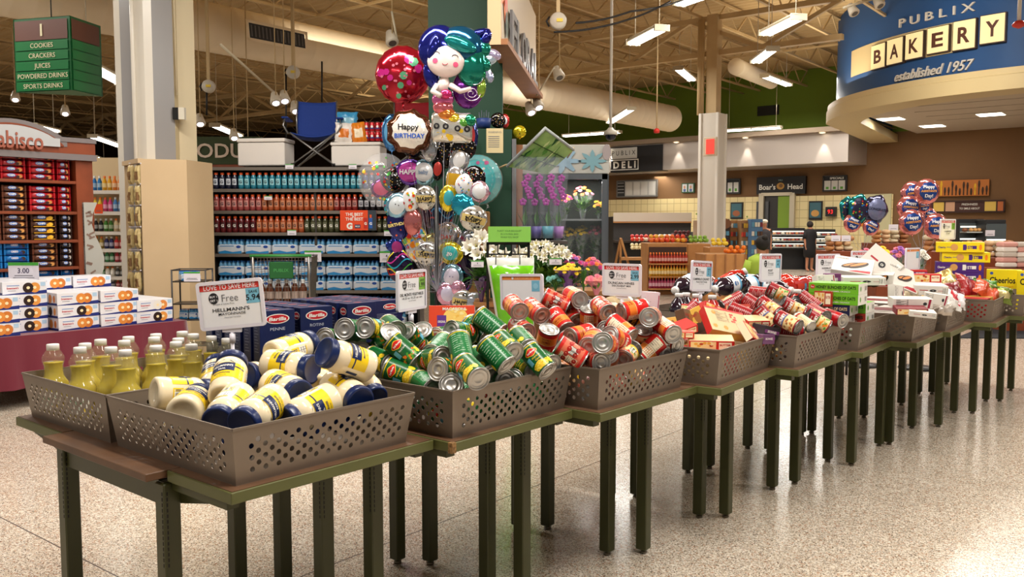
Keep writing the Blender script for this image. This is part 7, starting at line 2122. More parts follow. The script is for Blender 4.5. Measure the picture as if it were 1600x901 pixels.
for i,(px,y)in enumerate([(820,8.7),(838,8.8),(856,8.7),(872,8.8)]):
 p=at(px,372,y);t=thing('orchid_sleeve','potted purple orchid in a tall clear sleeve, %s from the left'%ORD[i],'potted orchid',p,group='potted orchids in clear sleeves')
 m=MB();m.lathe([(0,0),(.045,0),(.06,.12),(.055,.12),(0,.11)],C(*[(120,90,160),(90,80,150),(60,130,150),(150,100,170)][i],.4),14);m.build('pot',t)
 r=random.Random(i);m=MB();m.tube([(0,0,.1),(.01,0,.4),(.04,-.02,.62)],.004,LEAF,5)
 for k in range(4):a=k*1.6;m.add([(0,0,.1),(.05*math.cos(a),.05*math.sin(a),.2),(.09*math.cos(a),.09*math.sin(a),.27),(.05*math.cos(a+.5),.05*math.sin(a+.5),.2)],[(0,1,2,3)],LEAF)
 m.build('stem',t)
 for k in range(5):
  m=MB();c=Vector((.03+.02*(k%2)-.05*(k%3==0),-.03,.36+.06*k))
  for q in range(5):a=2*PI*q/5+.3;m.ell((c.x+.022*math.cos(a),c.y-.005,c.z+.022*math.sin(a)),(.018,.006,.018),C(150,40,140,.4),8,5)
  m.build('blossom',t)
 m=MB();m.lathe([(.062,.0),(.075,.2),(.10,.55),(.12,.80)],M('cellophane',(200,210,224),.06,alpha=.09,spec=1.0,coat=1),18,fl=lambda a,z:1+.12*math.cos(4*a+6*z));m.build('clear_sleeve',t)
m=MB();p=at(845,375,8.75);t=thing('orchid_shelf','narrow shelf carrying the sleeved orchids','shelf unit',(p.x,8.75,0));m.box((0,.05,p.z-.02),(.52,.34,.03),C(70,64,60,.5));m.build('shelf',t);m=MB();m.box((0,.1,(p.z-.04)/2),(.46,.2,p.z-.04),DKG);m.build('pedestal',t)
q=[at(792,260,8.9),at(852,200,8.6),at(897,234,8.8),at(855,272,9.0)]
t=thing('picture_board','tilted board printed with blurred green leaves above the orchids','board',q[0]);m=MB()
o_=q[0];nrm=(q[1]-q[0]).cross(q[3]-q[0]).normalized();nrm=nrm if nrm.y>0 else-nrm
V8=[v-o_ for v in q]+[v-o_+nrm*.03 for v in q];LP_=M('leaf_print',(164,204,120),.35,mix=((40,104,40),6,.5),coat=.5)
m.add(V8,[(0,3,2,1),(0,1,2,3)][:1],LP_);m.add(V8,[(4,5,6,7),(0,1,5,4),(1,2,6,5),(2,3,7,6),(3,0,4,7)],C(170,176,176,.4));
bx,by=(q[1]-q[0]),(q[3]-q[0]);r=random.Random(8)
for i in range(26):
 a,b=r.uniform(.08,.85),r.uniform(.05,.9);L_,w_=r.uniform(.08,.2),r.uniform(.02,.05)
 a1,a2=max(.02,a-L_),min(.97,a+L_);P=[bx*a1+by*b,bx*a+by*min(.97,b+w_),bx*a2+by*b,bx*a+by*max(.03,b-w_)]
 m.add([p_-nrm*(.003+i*.0002)for p_ in P],[(0,1,2,3)],[C(206,226,160,.4),C(30,90,40,.4),C(90,150,60,.4),C(20,66,34,.4)][i%4])
m.build('printed_face',t)
m=MB();
for f in(.33,.66):
 a,b=(q[0]-o_).lerp(q[1]-o_,f),(q[3]-o_).lerp(q[2]-o_,f);m.tube([a-nrm*.004,b-nrm*.004],.004,C(40,70,40,.4),4)
for a,b in((0,1),(1,2)):m.tube([V8[a]-nrm*.005,V8[b]-nrm*.005],.014,C(160,166,166,.4),6)
m.build('edge_strip',t)
m=MB();m.tube([V8[6],V8[6]+Vector((0,1.0,-.02))],.01,STEEL,5);m.tube([V8[4],V8[4]+Vector((-.1,.6,0))],.01,STEEL,5);m.build('bracket',t)
GY=7.2
x0,x1=at(762,400,GY).x,at(826,400,GY).x;zt=at(794,380,GY).z;BLKM=C(18,18,18,.4)
t=thing('bag_rack','black frame rack hung with bright green plastic bags','rack',((x0+x1)/2,GY,0));w=(x1-x0)/2
for s in(-1,1):m=MB();m.box((s*w,0,zt/2),(.022,.022,zt),BLKM);m.box((s*w,0,.01),(.03,.4,.02),BLKM);m.build('upright',t)
m=MB();m.box((0,0,zt),(2*w+.02,.022,.022),BLKM);m.box((0,0,zt-.09),(2*w,.016,.012),BLKM)
for k in range(4):m.box((-w*.5+k*w/3,0,zt-.05),(.01,.01,.09),BLKM)
m.build('crossbar',t)
GBAG=M('green_film',(110,190,20),.2,coat=.6,mix=((84,164,12),7,.7),bump=(9,.5));WF=M('white_film',(214,216,210),.25,alpha=.85,coat=.6)
for k,(yo,mt_,a_,b_,lb)in enumerate([(-.06,WF,at(760,402,GY),at(834,590,GY),0),(-.085,GBAG,at(765,414,GY),at(833,592,GY),1)]):
 m=MB();vs=[];n=8
 bl=.10 if k==0 else .12
 for j in range(n+1):
  f=j/n;z=a_.z+(b_.z-a_.z)*f;xa=a_.x+.16*f;xb=b_.x
  for i in range(n+1):vs.append((xa+(xb-xa)*i/n-t.location.x,yo-.03*math.sin(PI*i/n)*(1+f)+.008*math.sin(i*2+j),z))
 m.add(vs,[(j*(n+1)+i,(j+1)*(n+1)+i,(j+1)*(n+1)+i+1,j*(n+1)+i+1)for j in range(n)for i in range(n)],mt_,True)
 o=m.build('hanging_bag',t,label=None);md=o.modifiers.new('t','SOLIDIFY');md.thickness=.012
m=MB()
for x in(775,812):px_=at(x,395,GY).x-t.location.x;m.tube([(px_,-.01,zt-.09),(px_,-.1,zt-.12),(px_,-.1,zt-.17)],.004,BLKM,5)
m.build('hook',t)
p=at(796,366,GY-.05);t2=thing('floral_card','green printed card standing on top of the black bag rack','sign',(p.x,p.y,zt+.012));hh=24*GY/FPX
m=MB();m.box((0,0,hh/2),(66*GY/FPX,.004,hh),C(140,206,90,.4));mp=facing((0,-.004,hh/2),(1,0,0),(0,0,1))
for i,s in enumerate(('PLANT YOUR BOUQUET','IN A FLORAL BAG','WHILE YOU SHOP')):m.text(s,.018,0,.028-i*.026,C(60,110,60,.4),mp,.001)
m.build('card',t2)
BN_=C(150,104,60,.5)
for(pa,pb,pt,y,lb)in[(740,850,470,7.9,'low wooden flower bench behind the bag rack'),(845,955,452,7.6,'low wooden flower bench before the flower cooler')]:
 a,b=at(pa,pt,y),at(pb,pt,y);t=thing('flower_bench',lb,'bench',((a.x+b.x)/2,y,0));w=b.x-a.x
 m=MB();m.box((0,.2,a.z-.03),(w,.5,.04),BN_);m.build('top',t)
 m=MB();m.box((0,.2,(a.z-.05)/2),(w-.04,.44,a.z-.05),C(120,84,50,.6));m.build('base',t)
z_l=at(800,470,7.9).z;z_r=at(900,452,7.6).z
def onb(px,py,y,zb_,rpx,*a,**k):
 p=at(px,py,y);return bouquet(a[0],a[1],(p.x,p.y,zb_-.005),rpx*y/FPX,max(.12,p.z-zb_),*a[2:],**k)
onb(752,372,8.0,z_l,20,'lily_plant','white lily plant left of the green card',[WHI],nf=16,fr=.048,kind='lily',seed=11,cat='lily',leafn=120)
onb(760,395,8.15,z_l,18,'lily_plant','white lily plant low behind the black rack, left',[WHI],nf=14,fr=.0248,kind='lily',seed=12,cat='lily',leafn=150)
onb(800,398,8.1,z_l,22,'lily_plant','dark leafed lily plant between the rack uprights',[WHI],nf=6,fr=.048,kind='lily',seed=13,cat='lily',leafn=180)
onb(845,382,8.0,z_l,26,'lily_plant','big white lily plant right of the green card',[WHI],nf=26,fr=.0268,kind='lily',seed=14,cat='lily',leafn=138)
onb(868,388,7.9,z_r,20,'lily_plant','white lily plant with the rightmost open blossoms',[WHI],nf=20,fr=.0288,kind='lily',seed=15,cat='lily',leafn=90)
onb(888,413,7.5,z_r,22,'mum_plant','yellow chrysanthemum plant with purple wrap',[YLW],nf=34,fr=.022,leafn=60,seed=16,wrap=(100,50,130),cat='potted plant')
onb(932,433,7.3,z_r,17,'carnation_bouquet','pink carnation bouquet in pink wrap left of the cake mix sign',[PNK,(230,150,140)],nf=26,fr=.026,leafn=30,seed=17,wrap=(214,120,140))
onb(895,400,8.0,z_r,16,'mixed_bouquet','mixed pink and violet bouquet behind the yellow chrysanthemums',[MAG,PUR_,PNK],nf=22,fr=.024,seed=18)
onb(926,405,8.1,z_r,16,'mixed_bouquet','red and pink bouquet before the cooler, right',[MAG,ORA,PNK],nf=20,fr=.028,seed=19,wrap=(220,220,230,.2))
onb(912,412,7.45,z_r,9,'leafy_plant','tall bladed green plant right of the yellow flowers',[YLW],nf=1,fr=.02,kind='spike',leafn=34,seed=20,cat='potted plant')
onb(868,436,7.5,z_r,14,'teal_wrap_plant','small plant with teal leaves right of the blank sign',[(110,170,160)],nf=14,fr=.024,seed=21,cat='potted plant')
onb(752,430,7.9,z_l,12,'violet_wrap_plant','leafy plant in dark violet wrap left of the black rack',[(60,40,70)],nf=3,fr=.03,seed=22,wrap=(66,34,84),leafn=24,cat='potted plant')
for k,(px,py,lb)in enumerate([(746,412,'price card hanging below the left lilies'),(868,408,'slanted price card below the right lilies')]):pricetag(px,py,.11,.06,7.7,lb,'4')
x0,x1=at(800,300,10.0).x,at(868,300,10.0).x
t=thing('floral_shelving','dark shelving behind the sleeved orchids','shelf unit',((x0+x1)/2,10.0,0));zt=at(830,240,10).z
m=MB();m.box((0,.5,zt/2),(x1-x0,.05,zt),C(40,58,46,.6));m.build('back_panel',t)
for z in(.9,1.3,1.7,2.1):m=MB();m.box((0,.3,z),(x1-x0,.4,.03),C(60,70,64,.5));m.build('shelf',t)
x0,x1=at(730,400,9.2).x,at(765,400,9.2).x
t=thing('wood_crate','tan wooden crate panel behind the lower balloons','crate',((x0+x1)/2,9.2,0));m=MB();zt=at(745,330,9.2).z;m.box((0,.2,zt/2),(x1-x0,.3,zt),C(166,122,74,.6),bev=.01);m.build('body',t)
# bakery canopy
BLU=M('bakery_blue',(34,76,128),.55);CRM=M('cornice_cream',(206,186,140),.5);CEILW=M('lay_in_tile',(196,182,164),.7)
CC=Vector((14.4,22.5,0));BR=6.0;ZC=4.35
def arcp(a,r,z):return Vector((CC.x+r*math.cos(a),CC.y+r*math.sin(a),z))
th0,th1=math.radians(-75),math.radians(-200)
N_=40;ang=[th0+(th1-th0)*i/N_ for i in range(N_+1)]
def ringwall(m,r0,z0,r1,z1,mt,smooth=True):
 back=[Vector((14.9,33.4,0))]
 vs=[];
 for a in ang:vs+=[arcp(a,r0,z0),arcp(a,r1,z1)]
 d=(Vector((14.6,32.2,0))-arcp(th1,r0,0));vs+=[arcp(th1,r0,z0)+d,arcp(th1,r1,z1)+d]
 n=len(vs)//2
 m.add(vs,[(2*i,2*i+2,2*i+3,2*i+1)for i in range(n-1)],mt,smooth)
m=MB();ringwall(m,BR-.25,ZC+.4,BR-.25,7.1,BLU);struct(m,'wall_bakery_fascia')
m=MB()
for r0,z0,r1,z1 in((BR,ZC,BR,ZC+.3),(BR,ZC+.3,BR-.03,ZC+.32),(BR-.03,ZC+.32,BR-.03,ZC+.45),(BR-.03,ZC+.45,BR-.25,ZC+.45),(BR-.9,ZC,BR,ZC),(BR-.9,ZC+.25,BR-.9,ZC)):ringwall(m,r0,z0,r1,z1,CRM)
struct(m,'trim_cornice')
m=MB();vs=[arcp(a,BR-.9,ZC+.25)for a in ang];d=Vector((14.6,32.2,0))-arcp(th1,BR,0);vs+=[arcp(th1,BR-.9,ZC+.25)+d,Vector((30,30,ZC+.25)),Vector((30,14,ZC+.25))]
m.add(vs,[tuple(range(len(vs)-1,-1,-1))],CEILW)
for k in range(14):
 for hor in(0,1):
  a,b=(ROOM@Vector((12+k*1.22,-16,0)),ROOM@Vector((12+k*1.22,6.4,0)))if hor else(ROOM@Vector((20,-14+k*1.22,0)),ROOM@Vector((31,-14+k*1.22,0)))
  P=[a.lerp(b,i/60)for i in range(61)];P=[p for p in P if(p-CC).length<BR-1 or(p.x>CC.x and p.y>20)]
  if len(P)>1:m.bar(Vector((*P[0].xy,ZC+.245)),Vector((*P[-1].xy,ZC+.245)),.03,C(170,156,140,.6),.01)
struct(m,'ceiling_bakery')
m=MB()
for i in range(13):
 a0,a1=math.radians(180+i*2.6),math.radians(180+(i+1)*2.6);r=BR-.23
 m.add([arcp(a0,r,5.3),arcp(a1,r,5.3),arcp(a1,r,5.95),arcp(a0,r,5.95)],[(0,1,2,3)],CRM,True)
struct(m,'trim_band')
PL_=M('panel_light',(255,248,232),emit=6)
for(px,py,lb)in[(1392,186,'leftmost'),(1457,197,'second'),(1443,213,'lower left'),(1548,179,'upper right'),(1543,208,'lower right')]:
 p=onz(px,py,ZC+.24);t=thing('panel_light','lit square ceiling panel under the bakery canopy, %s one'%lb,'ceiling light',p,YAW)
 m=MB();m.box((0,0,0),(.62,.62,.02),PL_);m.build('diffuser',t);m=MB();m.box((0,0,.012),(.7,.7,.02),C(210,204,190,.5));m.build('frame',t)
 area('panel_lamp',p-Vector((0,0,.05)),.6,.6,26)
def fmap(px_c,zc,r=BR-.25):
 d=ray(px_c,100);d=Vector((d.x,d.y,0)).normalized();pr=CC.dot(d);off2=CC.length_squared-pr*pr;s_=pr-math.sqrt(r*r-off2);P=d*s_;a0=math.atan2(P.y-CC.y,P.x-CC.x)
 return lambda x,y,h=0:arcp(a0+x/r,r+h,zc+y),a0
def fz(px,py,r=BR-.25):
 d=ray(px,py);dn=Vector((d.x,d.y,0));k=dn.length;dn.normalize();pr=CC.dot(dn);s_=pr-math.sqrt(r*r-(CC.length_squared-pr*pr));return CAM_H+d.z/k*s_
IV=M('letter_tile',(244,226,170),.4,emit=.35);BZ=C(70,54,44,.4)
for ch,x0,x1,y0,y1 in[('B',1367,1388,69,108),('A',1391,1415,60,101),('K',1419,1446,51,93),('E',1452,1485,42,84),('R',1491,1526,32,79),('Y',1532,1571,23,69)]:
 px=(x0+x1)/2;mpf,a0=fmap(px,fz(px,(y0+y1)/2));w=abs(fmap(x0,0)[1]-fmap(x1,0)[1])*BR;k=fz(px,y0)-fz(px,y1)
 t=thing('letter_tile','square backlit tile with the letter %s on the blue fascia'%ch,'sign letter',mpf(0,0,0),a0+PI/2,'letter tiles of the bakery sign')
 m=MB();m.box((0,-.05,0),(w,.10,k),BZ);m.build('tile_case',t)
 m=MB();m.box((0,-.11,0),(w-.04,.02,k-.04),IV);mp=facing((0,-.122,0),(1,0,0),(0,0,1));m.text(ch,k*.72,0,0,C(90,56,44,.4),mp,.002,.03,w*.52);m.build('face',t)
def farc(s,px,py,size,c,lb,bold,shear=0,gap=None,w=None):
 mpf,a0=fmap(px,fz(px,py));t=thing('raised_lettering',lb,'sign lettering',(0,0,0));m=MB();m.text(s,size,0,0,c,mpf,.06,bold,w,0,shear,gap or 1,depth=.05);return m,t
LW=C(206,200,190,.4)
m,t=farc('P U B L I X',1458,24,.27,LW,'pale widely spaced letters above the bakery tiles',.006,w=1.85);m.build('lettering',t)
m,t=farc('established 1957',1456,110,.31,LW,'slanted pale established 1957 lettering below the bakery tiles',.01,shear=.35,w=1.95);m.build('lettering',t)
for px in(1400,1470,1540):spot('fascia_wash',at(px,-60,15.5),at(px,60,18.5),260,50,(1,.95,.85))
t=thing('fire_strobe','red and white strobe hanging at the right edge before the blue fascia','strobe',at(1592,38,14));m=MB();m.tube([(0,0,0),(0,0,1.2)],.03,LW,8);m.build('rod',t);m=MB();m.lathe([(0,-.07),(.09,-.03),(.1,0),(.06,.05),(0,.06)],C(190,50,40,.4),12);m.build('strobe_head',t)
# signs on the deli and bakery wall
def wsign(name,px0,py0,px1,py1,U,base,label,cat='sign',th=.06,fr=None):
 v0,v1=vpx(px1,U),vpx(px0,U);pc=(px0+px1)/2;z0,z1=zpx(pc,py1,U),zpx(pc,py0,U)
 t=thing(name,label,cat,uv(U,(v0+v1)/2,(z0+z1)/2),YAW-PI/2);w,h=v1-v0,z1-z0
 m=MB();m.box((0,th/2,0),(w,th,h),base if isinstance(base,bpy.types.Material)else C(*base,.5));
 if fr:
  for a in(-1,1):m.box((a*w/2,0,0),(.05,th*1.2,h+.05),C(*fr,.4));m.box((0,0,a*h/2),(w+.05,th*1.2,.05),C(*fr,.4))
 m.build('board',t);return t,w,h,facing((0,-.004,0),(1,0,0),(0,0,1))
BKK=(24,22,24);US=WU-2.02
t,w,h,mp=wsign('deli_sign',953,228,1033,268,US-.05,BKK,'black box sign with white deli lettering under the green wall',th=.5)
m=MB();m.patch(-w/2+.03,.03,w*.03,h*.46,C(206,206,202,.5),mp,.01);m.text('P U B L I X',h*.26,-w*.23,h*.26,BLK,mp,.02,.0,w*.46);m.patch(-w/2+.02,-h*.42,w*.06,-.0,WHT,mp,.01);m.patch(-w/2+.04,-h*.39,w*.045,-h*.04,C(*BKK,.4),mp,.02);m.text('D E L I',h*.36,-w*.21,-h*.21,WHT,mp,.03,.04,w*.44);m.build('lettering',t)
t,w,h,mp=wsign('menu_board',964,282,1026,307,WU-.1,(206,204,198),'pale menu board with three sheets beside a dark letter panel',fr=(120,116,110))
m=MB();m.patch(-w/2,-h/2,-w*.3,h/2,C(60,60,60,.5),mp,.01)
for i in range(4):m.patch(-w*.48,h*(.35-.2*i),-w*.32,h*(.39-.2*i),C(190,190,190,.5),mp,.02);m.patch(-w*.27+i*w*.19,-h*.4,-w*.11+i*w*.19,h*.4,C(226,222,214,.5),mp,.02)
m.build('sheets',t)
t,w,h,mp=wsign('portrait_frame',1064,286,1084,301,WU-.1,(40,84,50),'green frame with two small portraits above the tiled wall','picture frame')
m=MB()
for s in(-1,1):m.patch(s*w*.24-w*.18,-h*.4,s*w*.24+w*.18,h*.4,C(206,206,204,.5),mp,.01);m.disc(s*w*.24,h*.08,w*.08,h*.18,C(190,140,110,.5),mp,.02,10);m.patch(s*w*.24-w*.1,-h*.38,s*w*.24+w*.1,-h*.1,C(80,100,140,.5),mp,.015)
m.build('portraits',t)
t,w,h,mp=wsign('specials_board',1134,280,1155,302,WU-.1,BKK,'black specials board beside the white column',fr=(40,36,34))
m=MB()
for s in(-1,1):m.patch(s*w*.22-w*.18,-h*.42,s*w*.22+w*.18,h*.28,C(220,218,212,.5),mp,.01);m.patch(s*w*.22-w*.08,-h*.35,s*w*.22+w*.08,-h*.15,LG,mp,.02)
m.build('sheets',t)
t,w,h,mp=wsign('brand_sign',1181,276,1257,303,WU-.2,BKK,'wide black sign with white lettering over the deli doorway',th=.15)
m=MB();m.text("Boar's",h*.42,-w*.27,-h*.08,WHT,mp,.02,.02,w*.34);m.text('Head',h*.42,w*.30,-h*.08,WHT,mp,.02,.02,w*.3);m.disc(w*.0,-h*.04,w*.08,h*.2,C(190,140,50,.4),mp,.01,16);m.disc(w*.01,-h*.02,w*.04,h*.11,C(120,80,30,.4),mp,.02,12);m.text('DELI',h*.13,0,h*.3,C(160,190,190,.4),mp,.02);m.build('lettering',t)
t,w,h,mp=wsign('specials_board',1285,275,1321,298,WU-.1,BKK,'black specials board with three white sheets right of the doorway',fr=(40,36,34))
m=MB();m.text('SPECIALS',h*.2,w*.08,h*.36,WHT,mp,.01,.02,w*.6)
for i in range(3):m.patch(-w*.46+i*w*.31,-h*.44,-w*.18+i*w*.31,h*.2,C(220,218,212,.5),mp,.01);m.patch(-w*.38+i*w*.31,-h*.38,-w*.26+i*w*.31,-h*.22,LG,mp,.02)
m.build('sheets',t)
for(a,b,c,d,lb,col)in[(1141,316,1160,342,'dark framed poster left of the deli doorway',(150,90,60)),(1263,314,1284,343,'dark framed poster with sandwich picture right of the doorway',(200,150,80))]:
 t,w,h,mp=wsign('poster',a,b,c,d,WU-.15,BKK,lb,'poster');m=MB();m.patch(-w*.42,-h*.4,w*.42,h*.42,C(60,100,110,.4),mp,.01);m.disc(0,-h*.16,w*.3,h*.18,C(*col,.4),mp,.02,14);m.build('picture',t)
t,w,h,mp=wsign('number_display',1289,323,1305,338,WU-.3,BKK,'black counter display with red glowing number 93',th=.15);m=MB();m.text('93',h*.6,0,0,M('red_led',(255,40,40),emit=1.5),mp,.02,.0);m.build('digits',t)
t,w,h,mp=wsign('art_panel',1460,281,1543,306,WU-.1,(196,116,46),'orange wall panel with dark and yellow wheat ears','wall art')
m=MB()
for i in range(14):
 x=-w*.46+w*.92*i/13;q=h*(.25*math.sin(i*1.9));c=C(240,190,40,.4)if i in(1,10)else C(70,44,26,.5);m.disc(x,q,w*.022,h*.24,c,mp,.01,8);m.patch(x-.02,-h*.45,x+.02,q,c,mp,.01)
m.build('wheat_print',t)
t,w,h,mp=wsign('bakery_banner',1446,314,1568,331,WU-.12,(74,40,34),'long dark brown banner with bread photos and freshness slogan',fr=(60,34,28))
m=MB()
for x0,x1,c in((-.5,-.42,(90,40,40)),(-.4,-.26,(226,190,90)),(-.24,-.12,(206,160,130)),(.26,.40,(230,196,96)),(.42,.5,(196,110,60))):m.patch(w*x0,-h*.44,w*x1,h*.44,C(*c,.4),mp,.01)
m.text('FRESHNESS',h*.26,w*.07,h*.2,WHT,mp,.01,.01,w*.2);m.text('TO SMILE ABOUT',h*.26,w*.07,-h*.18,WHT,mp,.01,.01,w*.26);m.build('prints',t)
# counters, cases, stands far behind
def farbox(name,px0,px1,pytop,pybot,y,col,label,cat,dep=.8,extra=None,yaw=0.0):
 a,b=at(px0,350,y).x,at(px1,350,y).x;pc=(px0+px1)/2;zt=at(pc,pytop,y).z;zb=max(0,at(pc,pybot,y).z)if pybot else 0
 t=thing(name,label,cat,((a+b)/2,y,zb),yaw);w,h=b-a,zt-zb
 m=MB();m.box((0,dep/2,h/2),(w,dep,h),C(*col,.5)if isinstance(col,tuple)else col,bev=.01);m.build('body',t)
 return t,w,h
GLS=M('case_glow',(240,238,226),emit=1.6)
def case(px0,px1,pytop,y,label,n=3,seed=1,fill=None):
 t,w,h=farbox('display_case',px0,px1,pytop,None,y,(30,30,32),label,'display case',.9);r=random.Random(seed)
 m=MB();m.box((0,-.01,h*.72),(w*.96,.04,h*.46),C(70,76,78,.2));m.build('window',t)
 for i in range(n):
  z=h*(.54+.15*i);m=MB();m.box((0,-.16,z),(w*.94,.28,.02),C(180,184,180,.3));m.box((0,-.03,z+.11),(w*.92,.02,.03),GLS);m.build('shelf',t)
  m=MB();x=-w*.45
  while x<w*.45:q=r.uniform(.08,.16);m.ell((x,-.2,z+.045),(q*.5,.06,.04),C(*(fill or[(220,210,190),(196,120,70),(210,160,120),(150,60,50)])[r.randrange(4)],.5),8,5);x+=q
  m.build('food_trays',t)
 return t
case(1205,1258,356,30.4,'lit deli display case right of the seated shopper');case(1262,1306,358,30.0,'lit deli display case behind the standing dark figure',seed=3)
farbox('service_counter',955,1085,362,None,30.0,(60,58,52),'long dark service counter below the tiled wall','counter')
t,w,h=farbox('produce_counter',958,1080,338,None,24.0,(26,22,20),'long dark produce counter with pale label strip','counter',1.2)
m=MB();m.box((0,-.02,h*.93),(w,.05,.10),C(196,136,80,.5));m.box((0,-.03,h*.99),(w,.05,.24),C(206,196,180,.5));m.box((0,-.3,h*.62),(w,.6,.06),C(40,30,26,.5));m.build('label_strip',t)
area('produce_case_lamp',(t.location.x,23.4,1.5),4.5,.2,30,(1,.95,.85))
def fruit(px0,px1,py,y,r_m,cols,n,rows,noun,where,hgt=.06):
 m=MB();m.ell((0,0,r_m),(r_m,r_m,r_m*.95),C(*cols[0],.4),8,6);ms=[]
 for c in cols:q=MB();q.ell((0,0,r_m),(r_m,r_m,r_m*.95),C(*c,.4),8,6);ms.append(q.mesh(noun.replace(' ','_')))
 a,b=at(px0,py,y),at(px1,py,y);n=max(3,int((b.x-a.x)/(r_m*2.05)));rows+=1
 for j in range(rows):
  for i in range(n):
   o=bpy.data.objects.new(noun.replace(' ','_'),ms[(i*3//n+j)%len(ms)]);COL.objects.link(o);o.location=(a.x+r_m+(b.x-a.x)*(i+.5*(j%2))/n,y+.1*(j if j<rows-1 else .5),a.z+(j==rows-1)*r_m*1.5)
   tag(o,'%s %s'%(noun,where),'fruit','%ss %s'%(noun,where))
fruit(985,1050,377,23.2,.055,[(210,60,40),(220,200,180),(190,40,40)],22,2,'red tomato','in the lit case of the long dark counter')
fruit(985,1012,390,22.5,.05,[(226,214,170),(220,200,150)],9,2,'pale onion','at the left below the lit case')
fruit(1050,1076,370,22.6,.05,[(80,30,36),(96,34,40)],9,3,'dark plum','heaped on the right of the long dark counter')
OAK=M('oak_stand',(186,132,76),.5,mix=((166,112,60),5,.7));
t,w,h=farbox('juice_stand',1012,1075,380,None,19.5,OAK,'oak fruit stand with three rows of juice bottles','display stand',1.0)
m=MB();m.box((0,-.01,h*.5),(w*.93,.03,h*.86),C(60,34,20,.6));m.build('recess',t)
rr_=[((176,50,30),411),((220,170,50),431),((170,60,96),450)]
for i,(c,py)in enumerate(rr_):
 z=at(1040,py,19.4).z;m=MB();m.box((0,-.12,z-.015),(w*.95,.24,.03),OAK);m.build('shelf',t);sb=small_bottle(c,.24,.035)
 for k in range(13):o=bpy.data.objects.new('small_juice_bottle',sb);COL.objects.link(o);o.location=(t.location.x-w*.44+w*.88*k/12,19.38,z+.001);tag(o,'%s juice bottle, %s from the left on the oak stand'%(['red','yellow','pink'][i],ORD[k]),'bottle','juice bottles on the oak stand')
t,w,h=farbox('oak_stand_end',1075,1111,381,None,19.5,OAK,'plain oak side cabinet at the right of the juice stand','display stand',1.0)
fruit(1014,1072,379,19.9,.055,[(226,110,50),(214,70,40),(226,170,60)],17,2,'peach','on top of the oak juice stand');fruit(1076,1106,379,19.9,.05,[(130,170,60),(150,190,70)],9,2,'green apple','on top of the oak side cabinet')
t,w,h=farbox('orange_bin',1103,1166,397,None,17.5,OAK,'low oak bin heaped with oranges before the seated shopper','display stand',1.0)
m=MB()
for i in range(5):m.box((-w/2+w*i/4,-.01,h/2),(.03,.03,h),C(150,100,56,.5))
m.build('slat_trim',t);fruit(1134,1164,396,17.9,.05,[(230,120,30),(236,130,40)],9,3,'orange','in the low oak bin')
t,w,h=farbox('lemon_crate',1109,1139,386,400,18.6,OAK,'small raised crate of lemons between the oak stands','crate',.6);fruit(1111,1137,384,18.7,.05,[(236,206,60)],8,2,'lemon','in the small raised crate')
for(a,b,c,y,lb,cl_)in[(1088,1117,344,22.5,'magazine rack with recipe cards',(170,140,110)),(1117,1140,342,22.0,'dark rack with round wooden sign',(40,30,26)),(1141,1158,344,22.2,'snack rack with colourful packets',(160,110,60)),(1158,1172,344,21.8,'snack rack beside the orange bin, middle',(150,110,70)),(1174,1192,342,21.5,'blue topped snack rack behind the seated shopper',(80,120,160))]:
 t,w,h=farbox('snack_rack',a,b,c,None,y,cl_,lb,'rack',.4);m=MB();r=random.Random(a)
 for i in range(5):
  for k in range(4):m.box((-w*.36+k*w*.24,-.02,h*(.40+.13*i)),(w*.19,.03,.11),C(*r.choice([(200,60,40),(226,180,60),(220,214,200),(90,60,40),(90,150,180),(120,40,50)]),.4))
 if a==1117:m.disc(0,h*.93,.22,.14,C(120,76,44,.5),facing((0,-.05,0),(1,0,0),(0,0,1)),.01,16)
 m.build('packets',t)
for(a,b,c,y,lb)in[(1300,1340,392,15.5,'cherry wood bread table left of the balloons'),(1372,1425,380,17.0,'cherry wood bread table between the balloon bunches'),(1456,1502,392,14.5,'cherry wood bread table behind the cereal stack'),(1532,1600,402,13.8,'cherry wood bread table at the right edge')]:
 t,w,h=farbox('bread_table',a,b,c,None,y,CHERRY,lb,'table',.8);r=random.Random(a);k=0
 for j in range(3):
  x=-w*.44
  while x<w*.44:
   q=r.uniform(.14,.2);m=MB();m.ell((0,0,.045),(q*.46,.12,.05),C(*[(176,120,70),(206,170,130),(196,180,150),(150,96,56)][k%4],.5),12,6,fn=lambda v:Vector((math.copysign(abs(v.x)**.6,v.x),v.y,v.z)))
   o=m.build('bread_pack');o.location=(t.location.x+x,y+.16+.0*j,t.location.z+h+j*.088);tag(o,'wrapped bread pack, %s on the %s'%(ORD[k],lb[12:]),'bread','bread packs on the %s'%lb);x+=q;k+=1
case(1498,1538,342,18.0,'pastry case with dark frame right of the pink balloons',3,7,[(170,110,60),(200,150,90),(226,200,160),(120,70,40)]);case(1540,1572,343,17.6,'white lit cake case beside the pastry case',2,8,[(236,230,220),(220,160,150),(240,220,190),(200,210,220)])
for i in range(5):
 for j in range(3):
  m=MB();m.box((0,0,.04),(.24,.2,.075),C(*[(220,214,206),(206,150,140),(190,180,170)][(i+j)%3],.4),bev=.02);o=m.build('cake_pack');p=at(1572+j*24,418,13.0);o.location=(p.x,13.0,p.z+i*.077);tag(o,'clear cake pack, %s from the bottom of %s pile'%(ORD[i],['the left','the middle','the cut off'][j]),'cake pack','cake packs at the right edge')
p=at(1590,419,12.9);t=thing('cake_table','low cherry wood table under the cake packs at the right edge','table',(p.x,12.8,0));m=MB();m.box((.2,.2,p.z/2),(1.0,.6,p.z-.002),CHERRY,bev=.01);m.build('body',t)
for i,(px,py)in enumerate([(1306,372),(1322,372),(1396,355),(1547,364)]):pricetag(px,py,.16,.10,15,'small white price card over the bread tables, %s from the left'%ORD[i],'',False)
BKM_=C(24,24,26,.4)
